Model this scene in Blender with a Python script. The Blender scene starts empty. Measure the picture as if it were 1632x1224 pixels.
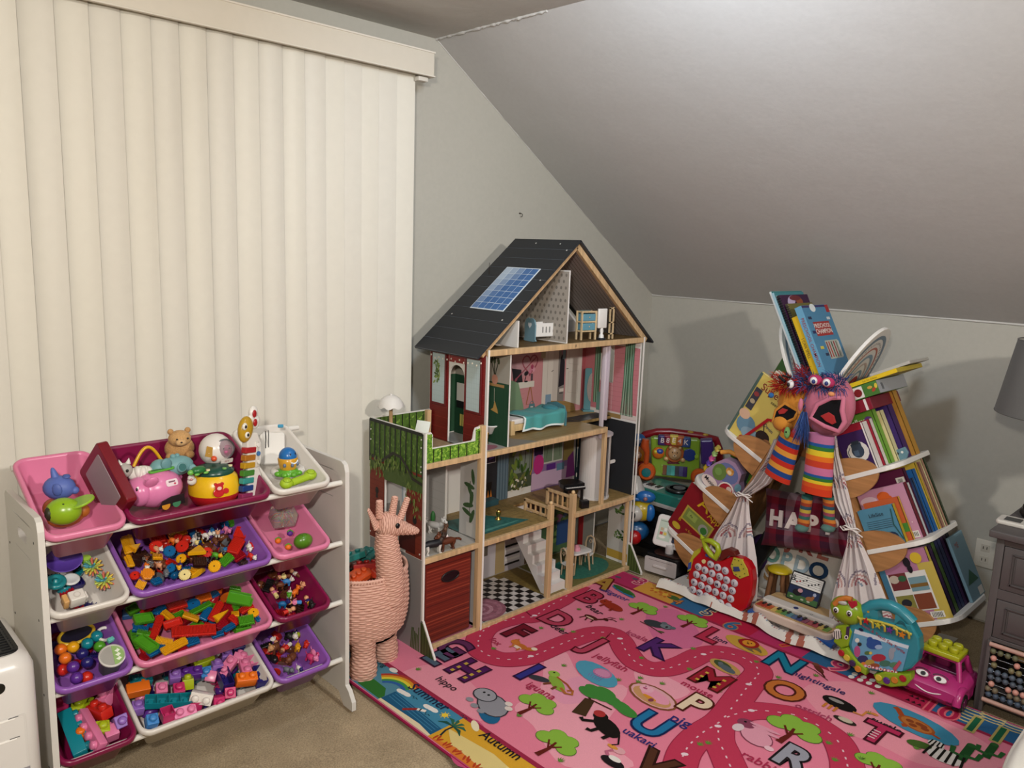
import bpy,math,random
from mathutils import Matrix,Vector,Euler,noise
PI = math.pi
D = bpy.data
SC = bpy.context.scene
COL = SC.collection

# ---------------------------------------------------------------- camera, light, exposure
F_PX = 1261.33
YAW,PITCH,ROLL = 0.775193732,0.168832685,-0.0355785677
CAM = Vector((0,0,1.5))
_f = Vector((math.sin(YAW)*math.cos(PITCH),math.cos(YAW)*math.cos(PITCH),-math.sin(PITCH)))
_r0 = Vector((math.cos(YAW),-math.sin(YAW),0));_d0 = _f.cross(_r0)
_r = math.cos(ROLL)*_r0 + math.sin(ROLL)*_d0
_d = -math.sin(ROLL)*_r0 + math.cos(ROLL)*_d0
cam_data = D.cameras.new('camera');cam = D.objects.new('camera',cam_data);COL.objects.link(cam)
cam_data.sensor_width = 36;cam_data.lens = F_PX/1632*36;cam_data.clip_start = 0.02
m = Matrix.Identity(4)
for i in range(3):
    m[i][0] = _r[i];m[i][1] = -_d[i];m[i][2] = -_f[i];m[i][3] = CAM[i]
cam.matrix_world = m
SC.camera = cam

W = D.worlds.new('world');SC.world = W;W.use_nodes = True
W.node_tree.nodes['Background'].inputs[0].default_value = (0.9,0.92,1.0,1)
W.node_tree.nodes['Background'].inputs[1].default_value = 0.02

def area(name,loc,target,size,watts,col,shape='DISK'):
    l = D.lights.new(name,'AREA');l.shape = shape;l.size = size;l.energy = watts;l.color = col
    o = D.objects.new(name,l);COL.objects.link(o);o.location = loc
    o.rotation_euler = (Vector(target)-Vector(loc)).to_track_quat('-Z','Y').to_euler();return o
def bulb(name,loc,r,watts,col):
    l = D.lights.new(name,'POINT');l.shadow_soft_size = r;l.energy = watts;l.color = col
    o = D.objects.new(name,l);COL.objects.link(o);o.location = loc;return o
area('room_lamp_light',(-0.22,0.0,1.78),(.9,2.5,.95),.10,25,(1.0,0.93,0.84))
area('ceiling_light',(1.25,-1.04,2.12),(1.3,2.5,1.1),.14,33,(1.0,0.94,0.87))
area('ceiling_lamp_light',(1.38,1.20,2.24),(2.7,1.4,1.7),.24,12,(0.76,0.86,1.0))

SC.view_settings.view_transform = 'Standard';SC.view_settings.look = 'None'
SC.view_settings.gamma = 1;SC.view_settings.use_curve_mapping = False
SC.view_settings.exposure = 0.46

# ---------------------------------------------------------------- measuring helpers (photo frame 1632x1224)
def _ray(x,y):
    return _r*((x-816)/F_PX) + _d*((y-612)/F_PX) + _f
def ON(x,y,ax,val):
    d = _ray(x,y);t = (val-CAM[ax])/d[ax];return CAM + d*t
def FL(x,y): return ON(x,y,2,0.0)

# ---------------------------------------------------------------- colours and materials
def lin(c):
    c = c/255
    return c/12.92 if c <= .04045 else ((c+.055)/1.055)**2.4
_cc = {}
def C(h):
    if isinstance(h,tuple): return h
    if h not in _cc:
        _cc[h] = tuple(lin(int(h[i:i+2],16)) for i in (0,2,4))
    return _cc[h]
MATS = {}
def mat(kind):
    if kind in MATS: return MATS[kind]
    # rough, specular, bump strength, bump scale, colour variation, noise stretch
    P = dict(plastic=(.28,.5,0,1,0,None),satin=(.5,.4,0,1,0,None),matte=(.8,.25,0,1,.04,None),paper=(.45,.35,0,1,0,None),
             fabric=(.95,.1,.35,900,.1,None),fur=(1,.05,.9,260,.25,None),wood=(.5,.3,.08,60,.3,(1,1,14)),woodx=(.5,.3,.08,60,.3,(14,1,1)),
             woody=(.5,.3,.08,60,.3,(1,14,1)),wall=(.75,.3,.12,55,.03,None),vinyl=(.5,.35,.02,30,.02,None),metal=(.25,.5,0,1,0,None),
             clear=(.1,.5,0,1,0,None),glass=(.03,.5,0,1,0,None),rug=(.92,.12,.25,700,.12,None),carpet=(1,.05,1.0,240,.45,None),
             wicker=(.6,.3,.2,500,.14,None),cloth=(.85,.15,.12,300,.04,None))[kind]
    M = D.materials.new(kind);M.use_nodes = True;nt = M.node_tree;N = nt.nodes;L = nt.links
    b = N['Principled BSDF'];b.inputs['Roughness'].default_value = P[0];b.inputs['Specular IOR Level'].default_value = P[1]
    a = N.new('ShaderNodeAttribute');a.attribute_name = 'Col';src = a.outputs['Color']
    if P[4] or P[2]:
        tc = N.new('ShaderNodeTexCoord');mp = N.new('ShaderNodeMapping');L.new(tc.outputs['Object'],mp.inputs['Vector'])
        if P[5]: mp.inputs['Scale'].default_value = tuple(1/q if q > 1 else 1 for q in P[5])
        no = N.new('ShaderNodeTexNoise');L.new(mp.outputs['Vector'],no.inputs['Vector'])
        no.inputs['Scale'].default_value = P[3];no.inputs['Detail'].default_value = 4
        if P[4]:
            mr = N.new('ShaderNodeMapRange');mr.inputs['From Min'].default_value = .25;mr.inputs['From Max'].default_value = .75
            mr.inputs['To Min'].default_value = 1-P[4];mr.inputs['To Max'].default_value = 1+P[4]*.6;L.new(no.outputs['Fac'],mr.inputs['Value'])
            mx = N.new('ShaderNodeVectorMath');mx.operation = 'MULTIPLY';L.new(src,mx.inputs[0]);L.new(mr.outputs['Result'],mx.inputs[1]);src = mx.outputs[0]
            if kind == 'carpet':
                n2 = N.new('ShaderNodeTexNoise');L.new(tc.outputs['Object'],n2.inputs['Vector']);n2.inputs['Scale'].default_value = 7;n2.inputs['Detail'].default_value = 6
                m2 = N.new('ShaderNodeMapRange');m2.inputs['From Min'].default_value = .3;m2.inputs['From Max'].default_value = .7
                m2.inputs['To Min'].default_value = .82;m2.inputs['To Max'].default_value = 1.12;L.new(n2.outputs['Fac'],m2.inputs['Value'])
                m3 = N.new('ShaderNodeVectorMath');m3.operation = 'MULTIPLY';L.new(src,m3.inputs[0]);L.new(m2.outputs['Result'],m3.inputs[1]);src = m3.outputs[0]
        if P[2]:
            bm = N.new('ShaderNodeBump');bm.inputs['Strength'].default_value = P[2];bm.inputs['Distance'].default_value = .004 if kind in ('wall','vinyl','carpet') else .0012
            L.new(no.outputs['Fac'],bm.inputs['Height']);L.new(bm.outputs['Normal'],b.inputs['Normal'])
            if kind == 'wall': # rolled paint: fine stipple plus slow unevenness
                n3 = N.new('ShaderNodeTexNoise');L.new(tc.outputs['Object'],n3.inputs['Vector']);n3.inputs['Scale'].default_value = 6;n3.inputs['Detail'].default_value = 3
                b3 = N.new('ShaderNodeBump');b3.inputs['Strength'].default_value = .15;b3.inputs['Distance'].default_value = .02
                L.new(n3.outputs['Fac'],b3.inputs['Height']);L.new(bm.outputs['Normal'],b3.inputs['Normal']);L.new(b3.outputs['Normal'],b.inputs['Normal'])
    L.new(src,b.inputs['Base Color'])
    if kind == 'metal': b.inputs['Metallic'].default_value = 1
    if kind == 'clear': b.inputs['Transmission Weight'].default_value = .75;b.inputs['IOR'].default_value = 1.15
    if kind == 'glass': b.inputs['Transmission Weight'].default_value = 1;b.inputs['IOR'].default_value = 1.45
    if kind in ('fur','fabric','cloth'): b.inputs['Sheen Weight'].default_value = .08
    MATS[kind] = M;return M

# ---------------------------------------------------------------- geometry builder
def rrect(w,h,r,n=4):
    P = []
    for cx,cy,a0 in ((w/2-r,h/2-r,0),(-w/2+r,h/2-r,90),(-w/2+r,-h/2+r,180),(w/2-r,-h/2+r,270)):
        for i in range(n+1):
            a = math.radians(a0+90*i/n);P.append((cx+r*math.cos(a),cy+r*math.sin(a)))
    return P
def disc(r,n=20,r2=None,cx=0,cy=0,a0=0,a1=360):
    full = (a1-a0) >= 360
    k = n if full else n+1
    return [(cx+r*math.cos(math.radians(a0+(a1-a0)*i/n)),cy+(r2 or r)*math.sin(math.radians(a0+(a1-a0)*i/n))) for i in range(k)]
def T(x=0,y=0,z=0,rx=0,ry=0,rz=0,s=1):
    M_ = Matrix.Translation((x,y,z)) @ Euler((math.radians(rx),math.radians(ry),math.radians(rz))).to_matrix().to_4x4()
    return M_ @ (Matrix.Diagonal((s[0],s[1],s[2],1)) if isinstance(s,(tuple,list)) else Matrix.Scale(s,4)) if s != 1 else M_
def frame(o,ex,ey,ez):
    M_ = Matrix.Identity(4)
    for i in range(3): M_[i][0] = ex[i];M_[i][1] = ey[i];M_[i][2] = ez[i];M_[i][3] = o[i]
    return M_
_txt = {}
def glyphs(s,off=0.0,bold=False):
    k = (s,off)
    if k not in _txt:
        cu = D.curves.new('t','FONT');cu.body = s;cu.size = 1;cu.offset = off;cu.resolution_u = 2 if len(s) > 3 else 4
        cu.align_x = 'CENTER';cu.align_y = 'CENTER'
        ob = D.objects.new('t',cu);me = ob.to_mesh()
        _txt[k] = ([tuple(v.co) for v in me.vertices],[tuple(p.vertices) for p in me.polygons])
        ob.to_mesh_clear();D.objects.remove(ob);D.curves.remove(cu)
    return _txt[k]
class G:
    def __init__(s,kind='plastic',M_=None):
        s.v = [];s.f = [];s.c = [];s.s = [];s.m = [];s.kinds = [kind];s.k = 0;s.M = M_ or Matrix.Identity(4)
    def kind(s,k):
        if k not in s.kinds: s.kinds.append(k)
        s.k = s.kinds.index(k);return s
    def at(s,M_=None): s.M = M_ or Matrix.Identity(4);return s
    def add(s,vs,fs,col,smooth=False,M_=None):
        b = len(s.v);X = s.M @ M_ if M_ else s.M;col = C(col)
        s.v += [tuple(X @ Vector(q)) for q in vs]
        for f in fs: s.f.append([b+i for i in f]);s.c.append(col);s.s.append(smooth);s.m.append(s.k)
        return s
    def box(s,x,y,z,sx,sy,sz,col,bev=0.0,M_=None):
        """x,y = centre, z = bottom"""
        hx,hy = sx/2,sy/2
        if bev <= 0:
            vs = [(x+i*hx,y+j*hy,z+k*sz) for k in (0,1) for i,j in ((-1,-1),(1,-1),(1,1),(-1,1))]
            return s.add(vs,[(3,2,1,0),(4,5,6,7),(0,1,5,4),(1,2,6,5),(2,3,7,6),(3,0,4,7)],col,False,M_)
        b = min(bev,hx*.99,hy*.99,sz*.49)
        if b >= .002:
            return s.prism(rrect(sx,sy,b,3),z,z+sz,col,ch=b*.7,M_=(M_ or Matrix.Identity(4)) @ Matrix.Translation((x,y,0)),smooth=True)
        o = [(-hx,-hy+b),(-hx+b,-hy),(hx-b,-hy),(hx,-hy+b),(hx,hy-b),(hx-b,hy),(-hx+b,hy),(-hx,hy-b)]
        i_ = [(-hx+b,-hy+b),(-hx+b,-hy+b),(hx-b,-hy+b),(hx-b,-hy+b),(hx-b,hy-b),(hx-b,hy-b),(-hx+b,hy-b),(-hx+b,hy-b)]
        vs = []
        for q,zz in ((i_,z),(o,z+b),(o,z+sz-b),(i_,z+sz)): vs += [(x+a,y+c,zz) for a,c in q]
        fs = [tuple(range(7,-1,-1)),tuple(range(24,32))]
        for r in range(3):
            for i in range(8): j = (i+1) % 8;fs.append((r*8+i,r*8+j,r*8+8+j,r*8+8+i))
        return s.add(vs,fs,col,False,M_)
    def prism(s,P,z0,z1,col,ch=0.0,M_=None,smooth=False,top=None):
        n = len(P)
        area_ = sum(P[i][0]*P[(i+1) % n][1]-P[(i+1) % n][0]*P[i][1] for i in range(n))
        if area_ < 0: P = P[::-1]
        rings = []
        def inset(d):
            Q = []
            for i in range(n):
                a = Vector(P[i-1]);b = Vector(P[i]);c = Vector(P[(i+1) % n])
                e1 = (b-a);e2 = (c-b)
                n1 = Vector((-e1.y,e1.x)).normalized() if e1.length > 1e-9 else Vector((0,0));n2 = Vector((-e2.y,e2.x)).normalized() if e2.length > 1e-9 else n1
                nn = n1+n2;l = nn.length
                Q.append(tuple(b+(nn/l)*min(d/max(l/2,.5),d*2)) if l > 1e-6 else tuple(b))
            return Q
        if ch > 0:
            I = inset(ch);J = inset(ch*.3)
            rings = [(I,z0),(J,z0+ch*.3),(P,z0+ch),(P,z1-ch),(J,z1-ch*.3),(I,z1)]
        else: rings = [(P,z0),(P,z1)]
        vs = [(a,b,z) for q,z in rings for a,b in q]
        fs = []
        for r in range(len(rings)-1):
            for i in range(n): j = (i+1) % n;fs.append((r*n+i,r*n+j,r*n+n+j,r*n+n+i))
        s.add(vs,fs,col,smooth,M_)
        k = (len(rings)-1)*n
        s.add([vs[i] for i in range(n)],[tuple(range(n-1,-1,-1))],col,False,M_)
        s.add([vs[k+i] for i in range(n)],[tuple(range(n))],top or col,False,M_)
        return s
    def lathe(s,prof,n,col,M_=None,smooth=True,cap=True):
        vs = [];fs = []
        cols = col if isinstance(col,list) else None
        for r,z in prof:
            for i in range(n): a = 2*PI*i/n;vs.append((r*math.cos(a),r*math.sin(a),z))
        for k in range(len(prof)-1):
            f2 = [(k*n+i,k*n+(i+1) % n,k*n+n+(i+1) % n,k*n+n+i) for i in range(n)]
            if cols: s.add([vs[q] for q in range(k*n,k*n+2*n)],[tuple(q-k*n for q in f) for f in f2],cols[k],smooth,M_)
            else: fs += f2
        if not cols: s.add(vs,fs,col,smooth,M_)
        if cap:
            if prof[0][0] > 1e-5: s.add(vs[:n],[tuple(range(n-1,-1,-1))],cols[0] if cols else col,False,M_)
            if prof[-1][0] > 1e-5: s.add(vs[-n:],[tuple(range(n))],cols[-1] if cols else col,False,M_)
        return s
    def cyl(s,x,y,z,r,h,col,n=16,r2=None,ch=0,M_=None):
        r2 = r if r2 is None else r2
        pr = [(r,0),(r2,h)] if not ch else [(r-ch,0),(r,ch),(r2,h-ch),(r2-ch,h)]
        return s.lathe(pr,n,col,(M_ or Matrix.Identity(4)) @ Matrix.Translation((x,y,z)))
    def ell(s,x,y,z,rx,ry,rz,col,n=12,M_=None,lo=-90,hi=90):
        m_ = max(4,n//2)
        pr = [(math.cos(math.radians(lo+(hi-lo)*k/m_)),math.sin(math.radians(lo+(hi-lo)*k/m_))) for k in range(m_+1)]
        pr = [(max(a,1e-6),b) for a,b in pr]
        return s.lathe(pr,n,col,(M_ or Matrix.Identity(4)) @ Matrix.Translation((x,y,z)) @ Matrix.Diagonal((rx,ry,rz,1)),cap=(lo > -89 or hi < 89))
    def tube(s,P,r,col,n=8,M_=None,cap=True,closed=False,sq=None):
        P = [Vector(p) for p in P];m_ = len(P)
        R = r if isinstance(r,(list,tuple)) else [r]*m_
        vs = [];up = None
        for i in range(m_):
            a = P[i-1] if (i > 0 or closed) else P[i];b = P[(i+1) % m_] if (i < m_-1 or closed) else P[i]
            t = (b-a).normalized() if (b-a).length > 1e-9 else Vector((0,0,1))
            if up is None: up = Vector((0,0,1)) if abs(t.z) < .9 else Vector((0,1,0))
            x_ = (up-t*up.dot(t));x_ = x_.normalized() if x_.length > 1e-6 else t.orthogonal().normalized()
            y_ = t.cross(x_);up = x_
            for k in range(n):
                an = 2*PI*k/n
                vs.append(tuple(P[i]+(x_*math.cos(an)+y_*math.sin(an)*(sq or 1))*R[i]))
        fs = []
        for i in range(m_ if closed else m_-1):
            j = (i+1) % m_
            for k in range(n): l = (k+1) % n;fs.append((i*n+k,i*n+l,j*n+l,j*n+k))
        s.add(vs,fs,col,True,M_)
        if cap and not closed:
            s.add(vs[:n],[tuple(range(n-1,-1,-1))],col,False,M_);s.add(vs[-n:],[tuple(range(n))],col,False,M_)
        return s
    def sheet(s,fn,nu,nv,col,smooth=True,M_=None,th=0):
        """fn(u,v)->point; col may be fn(u,v)"""
        vs = [fn(i/nu,j/nv) for j in range(nv+1) for i in range(nu+1)]
        b = len(s.v);X = s.M @ M_ if M_ else s.M
        s.v += [tuple(X @ Vector(q)) for q in vs]
        for j in range(nv):
            for i in range(nu):
                a = j*(nu+1)+i;s.f.append([b+a,b+a+1,b+a+nu+2,b+a+nu+1]);s.s.append(smooth);s.m.append(s.k)
                s.c.append(C(col((i+.5)/nu,(j+.5)/nv)) if callable(col) else C(col))
        return s
    # flat print on local xy plane at height z
    def flat(s,P,z,col,M_=None): 
        n = len(P);s.nf = getattr(s,'nf',0)+1;z += (s.nf % 40)*5e-6
        if sum(P[i][0]*P[(i+1) % n][1]-P[(i+1) % n][0]*P[i][1] for i in range(n)) < 0: P = P[::-1]
        return s.add([(a,b,z) for a,b in P],[tuple(range(n))],col,False,M_)
    def rect(s,x,y,w,h,z,col,M_=None): return s.flat([(x-w/2,y-h/2),(x+w/2,y-h/2),(x+w/2,y+h/2),(x-w/2,y+h/2)],z,col,M_)
    def oval(s,x,y,rx,ry,z,col,rot=0,n=18,M_=None):
        c,q = math.cos(math.radians(rot)),math.sin(math.radians(rot))
        return s.flat([(x+a*c-b*q,y+a*q+b*c) for a,b in disc(rx,n,ry)],z,col,M_)
    def stroke(s,P,w,z,col,M_=None,closed=False):
        m_ = len(P);vs = [];s.nf = getattr(s,'nf',0)+1;z += (s.nf % 40)*5e-6
        for i in range(m_):
            a = Vector(P[i-1]) if (i > 0 or closed) else Vector(P[i]);b = Vector(P[(i+1) % m_]) if (i < m_-1 or closed) else Vector(P[i])
            t = (b-a).normalized();n_ = Vector((-t.y,t.x));ww = (w[i] if isinstance(w,(list,tuple)) else w)/2
            p = Vector(P[i]);vs += [(p.x+n_.x*ww,p.y+n_.y*ww,z),(p.x-n_.x*ww,p.y-n_.y*ww,z)]
        fs = [(2*i+1,2*((i+1) % m_)+1,2*((i+1) % m_),2*i) for i in range(m_ if closed else m_-1)]
        return s.add(vs,fs,col,False,M_)
    def arc(s,x,y,r,w,z,col,a0=0,a1=180,n=12,ry=None,M_=None):
        return s.stroke([(x+r*math.cos(math.radians(a0+(a1-a0)*i/n)),y+(ry or r)*math.sin(math.radians(a0+(a1-a0)*i/n))) for i in range(n+1)],w,z,col,M_)
    def text(s,t,x,y,h,z,col,rot=0,off=0.0,sx=1.0,M_=None):
        vs,fs = glyphs(t,off)
        c,q = math.cos(math.radians(rot)),math.sin(math.radians(rot))
        return s.add([(x+(a*sx*c-b*q)*h,y+(a*sx*q+b*c)*h,z) for a,b,_ in vs],fs,col,False,M_)
    def build(s,name,parent=None,loc=None,rot=None):
        me = D.meshes.new(name);me.from_pydata(s.v,[],s.f)
        for k in s.kinds: me.materials.append(mat(k))
        me.polygons.foreach_set('material_index',s.m)
        me.polygons.foreach_set('use_smooth',s.s)
        at = me.color_attributes.new('Col','FLOAT_COLOR','CORNER')
        buf = []
        for p,c in zip(me.polygons,s.c): buf += [c[0],c[1],c[2],1.0]*p.loop_total
        at.data.foreach_set('color',buf)
        me.update()
        o = D.objects.new(name,me);COL.objects.link(o)
        if parent: o.parent = parent
        if loc: o.location = loc
        if rot: o.rotation_euler = rot
        return o
def tag(o,label,cat,group=None,kind=None):
    if label: o['label'] = label
    if cat: o['category'] = cat
    if group: o['group'] = group
    if kind: o['kind'] = kind
    return o
def thing(name,label,cat,loc=(0,0,0),rz=0,group=None,M_=None):
    o = D.objects.new(name,None);COL.objects.link(o);o.empty_display_size = .05
    if M_ is not None: o.matrix_world = M_
    else: o.location = loc;o.rotation_euler = (0,0,math.radians(rz))
    return tag(o,label,cat,group)
def struct(g,name): o = g.build(name);o['kind'] = 'structure';return o
def dup(root,M_=None,label=None,loc=None,rot=None):
    r = root.copy();COL.objects.link(r)
    if M_ is not None: r.matrix_world = M_
    if loc is not None: r.location = loc
    if rot is not None: r.rotation_euler = rot
    if label: r['label'] = label
    for ch in [q for q in D.objects if q.parent == root]:
        c = ch.copy();COL.objects.link(c);c.parent = r
    return r
ORD = ['first','second','third','fourth','fifth','sixth','seventh','eighth','ninth','tenth','eleventh','twelfth','thirteenth','fourteenth','fifteenth']
def mix(a,b,t): a = C(a);b = C(b);return tuple(a[i]*(1-t)+b[i]*t for i in range(3))
R = random.Random(7)
# ---------------------------------------------------------------- the room
YB,XR,ZK,XT,ZC = 2.68,3.715,1.272,2.125,2.33     # back wall, right wall, knee height, top of slope, ceiling
XL,YF = -1.4,-2.6
PAINT = 'b3b0a5'
g = G('carpet');g.sheet(lambda u,v: (XL+(XR-XL)*u,YF+(YB-YF)*v,-.012+.004*noise.noise(Vector((u*30,v*30,0)))),60,60,'b3a184');struct(g,'floor')
g = G('wall');g.prism([(XL,0),(XR,0),(XR,ZK),(XT,ZC),(XL,ZC)],0,.1,PAINT,M_=frame((0,YB+.1,0),(1,0,0),(0,0,1),(0,-1,0)))
struct(g,'wall_back')
g = G('wall');g.box(XR+.05,0,-.02,.1,5.4,ZK+.02,PAINT);struct(g,'wall_right')
g = G('wall');g.box(XL-.05,0,-.02,.1,5.4,ZC+.02,PAINT);struct(g,'wall_left')
g = G('wall');g.box(1.1,YF-.05,-.02,5.2,.1,ZC+.02,PAINT);struct(g,'wall_front')
g = G('wall');g.box((XL+XT)/2,0,ZC,XT-XL,5.4,.08,'c0bdb6');struct(g,'ceiling')
# sloped ceiling
sl = Vector((XT-XR,0,ZC-ZK));ln = sl.length;ex = sl.normalized()
g = G('wall',frame((XR,-2.7,ZK),ex,(0,1,0),(-ex.z,0,ex.x) if ex.x < 0 else (0,0,1)))
g.box(ln/2,2.7,0,ln,5.4,-.08,'bdbbb7');o = struct(g,'ceiling_slope')
# caulk beads where the slope meets the walls
def bead(name,a,b,r,seed):
    rr = random.Random(seed);a = Vector(a);b = Vector(b);n = 60;P = [];Rr = []
    for i in range(n+1):
        t = i/n;P.append(tuple(a.lerp(b,t)+Vector((0,0,rr.uniform(-1,1)*.0012))));Rr.append(r*rr.uniform(.6,1.5))
    g = G('wall');g.tube(P,Rr,'c6c4be',6);struct(g,name)
bead('trim_1',(XR,YB-.001,ZK+.002),(XT,YB-.001,ZC),.0028,1)
bead('trim_2',(XR-.001,YB,ZK-.002),(XR-.001,-2.6,ZK-.002),.004,2)
bead('trim_3',(XT,YB,ZC-.001),(XT,YB-.62,ZC-.001),.006,3)
g = G('satin');g.box((2.0+XR)/2,YB-.008,0,XR-2.0,.016,.09,'cfccc4',.003);struct(g,'baseboard_back')
g = G('satin');g.box(XR-.008,0,0,.016,5.18,.09,'cfccc4',.003);struct(g,'baseboard_right')
# glass door behind the blind: dark night beyond
g = G('satin')
for x in (-.9,.46,1.9): g.box(x,YB-.02,.02,.07,.04,2.02,'d8d5cc',.004)
g.box(.5,YB-.02,2.04,2.9,.04,.07,'d8d5cc',.004);g.box(.5,YB-.02,0,2.9,.05,.05,'a9a69d',.004)
o = struct(g,'door_1')
g = G('glass');g.box(.45,YB-.012,.05,2.7,.006,1.99,'20242a');gl = g.build('pane',o)
g = G('satin');g.box(.45,YB-.004,.05,2.7,.006,1.99,'0b0d10');g.build('night_view',o)

# vertical blind
bl = thing('vertical_blind','cream vertical slat blind with a boxed valance covering the glass door','blind',(0,2.52,0))
VX,VZ = 1.980,2.135
g = G('vinyl');g.box(VX-1.51,-.01,VZ,3.02,.012,.092,'d3ccbd',.003);g.box(VX,.05,VZ,.012,.12,.092,'d3ccbd',.003)
g.box(VX-1.51,-.0175,VZ+.086,3.025,.006,.006,'d9d3c6',.001);g.box(VX-1.51,-.0175,VZ,3.025,.006,.005,'d9d3c6',.001)
g.build('valance',bl)
g = G('satin');g.box(VX-1.52,.055,VZ+.02,2.98,.05,.035,'cfcabf',.002);g.build('head_rail',bl)
g = G('satin');g.box(VX-.035,.02,VZ-.016,.045,.03,.016,'cfcabf',.002);g.build('rail_end',bl)
xs = [-1.02+.0805*i for i in range(19)]+[.489,.575,.662,.745,.825,.908,.985,1.07,1.152,1.236,1.316,1.396,1.47,1.545,1.612,1.69,1.77,1.85]
xs = [x*1.0413 for x in xs]
rr = random.Random(3)
for i in range(len(xs)-1):
    x0,x1 = xs[i],xs[i+1];wdt = .094;c = (x0+x1)/2;ang = -(rr.uniform(7,12) if x0 < 1.46 else rr.uniform(4,7))
    bow = rr.uniform(.008,.013) if x0 < 1.46 else .003
    bend = {30: .0,}.get(i,0)
    sway = .012 if i == len(xs)-5 else (-.010 if i == len(xs)-4 else 0)
    ca,sa = math.cos(math.radians(ang)),math.sin(math.radians(ang))
    def fn(u,v,th=0):
        t = (u-.5)*wdt;b = -bow*(1-(2*u-1)**2)
        z = .03+v*2.12
        k = sway*math.exp(-((z-.75)/.3)**2)
        return (c+t*ca-b*sa*.3+k,.045+t*sa+b+th+abs(k)*.6,z)
    g = G('vinyl');cl = 'd9d5c8' if i % 2 else 'd6d2c6'
    g.sheet(lambda u,v: fn(u,v),8,12,cl);g.sheet(lambda u,v: fn(1-u,v,.0012),8,12,cl)
    g.build('slat',bl)
# screw hook in the back wall
g = G('metal');hx,hz = ON(828,340,1,YB)[0],ON(828,340,1,YB)[2]
g.tube([(0,0,0),(0,-.012,0),(.002,-.018,-.006),(.0,-.018,-.014),(-.004,-.012,-.016)],.0016,'3a342c',6);g.kind('satin');g.cyl(0,0,0,.004,.003,'4a453c',10,M_=T(rx=90))
tag(g.build('screw_hook',loc=(hx,YB-.0005,hz)),'small dark metal screw hook in the bare wall above the dollhouse roof','hook')
g = G('satin');g.box(0,0,-.06,.008,.075,.12,'d5cfc0',.003)
for s_ in (-1,1):
    g.box(-.004,0,s_*.026-.016,.003,.033,.032,'c9c2b2',.001)
    for q in (-1,1): g.box(-.0062,q*.007,s_*.026-.005,.001,.003,.012,'3c382f')
p = ON(1570,882,0,XR)
tag(g.build('wall_outlet',loc=(XR-.005,p[1],p[2])),'cream double wall outlet beside the grey cabinet','outlet')
# ---------------------------------------------------------------- toy organiser with twelve bins
org = thing('toy_organizer','white toy organiser rack with four tiers of tilted plastic bins','toy rack',(.885,2.07,0))
def side_panel(x,nm):
    g = G('satin');Y = frame((x,0,0),(0,1,0),(0,0,1),(1,0,0))
    out = [(-.052,.0),(-.052,.03),(-.03,.062),(-.012,.075),(-.012,.795),(-.004,.818),(.012,.826),(.29,.826),(.302,.815),(.302,.0),(.262,.0),(.24,.04),(.03,.04),(.0,.0)]
    hole = rrect(.085,.03,.0148,4);hy,hz = .14,.745
    # plate with a real slot: quads from the slot to an enclosing box, then the rest
    t = .015
    bx = [(.06,.70),(.22,.70),(.22,.79),(.06,.79)]
    g.at(Y)
    lower = [out[0],out[1],out[2],out[3],(-.012,.70),(.302,.70),(.302,0),out[10],out[11],out[12],out[13]]
    g.prism(lower,0,t,'cfccc6')
    g.prism([(-.012,.70),(-.012,.795),(-.004,.818),(.012,.826),(.06,.826),(.06,.70)],0,t,'cfccc6')
    g.prism([(.22,.70),(.22,.826),(.29,.826),(.302,.815),(.302,.70)],0,t,'cfccc6')
    g.prism([(.06,.79),(.06,.826),(.22,.826),(.22,.79)],0,t,'cfccc6')
    H = [(hy+a,hz+b) for a,b in hole];n = len(H)
    def outer(p):
        dx,dy = p[0]-hy,p[1]-hz;k = min(.08/abs(dx) if dx else 9e9,.045/abs(dy) if dy else 9e9);return (hy+dx*k,hz+dy*k)
    O = [outer(p) for p in H]
    vs = [(a,b,z) for z in (0,t) for Q in (H,O) for a,b in Q]
    fs = []
    for i in range(n):
        j = (i+1) % n;fs += [(i,n+i,n+j,j),(2*n+i,2*n+j,3*n+j,3*n+i),(i,j,2*n+j,2*n+i)]
    g.add(vs,fs,'cfccc6')
    for cx,cy in ((-1,-1),(1,-1),(1,1),(-1,1)):
        pass
    for i in range(n):   # fill the corners of the enclosing box
        j = (i+1) % n
        if abs(O[i][0]-O[j][0]) > 1e-4 and abs(O[i][1]-O[j][1]) > 1e-4:
            cx = hy+.08*(1 if O[i][0]+O[j][0] > 2*hy else -1);cy = hz+.045*(1 if O[i][1]+O[j][1] > 2*hz else -1)
            g.add([(O[i][0],O[i][1],0),(O[j][0],O[j][1],0),(cx,cy,0)],[(0,1,2)],'cfccc6');g.add([(O[i][0],O[i][1],t),(O[j][0],O[j][1],t),(cx,cy,t)],[(2,1,0)],'cfccc6')
    for k in range(4):   # dark screw sockets
        for yy,dz in ((.03,.757),(.281,.884)):
            zz = dz-.2*k
            if zz < .8: g.lathe([(.0035,0),(.0035,.0006)],8,'2a2825',T(yy,zz,-.0006 if nm else t))
    return g.build('side_panel',org)
side_panel(-.430,1);side_panel(.418,0)
for k in range(4):
    g = G('satin');g.tube([(-.416,.012,.757-.2*k),(.42,.012,.757-.2*k)],.0085,'d9d6cf',12);g.build('front_rod',org)
    g = G('satin');g.tube([(-.416,.281,.884-.2*k),(.42,.281,.884-.2*k)],.0085,'d9d6cf',12);g.build('rear_rod',org)
BIN = {}
ROWN = ['top','second','third','bottom']
def ring(w,h,r,z,cy): return [(a,b+cy,z) for a,b in rrect(w,h,r,5)]
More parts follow.
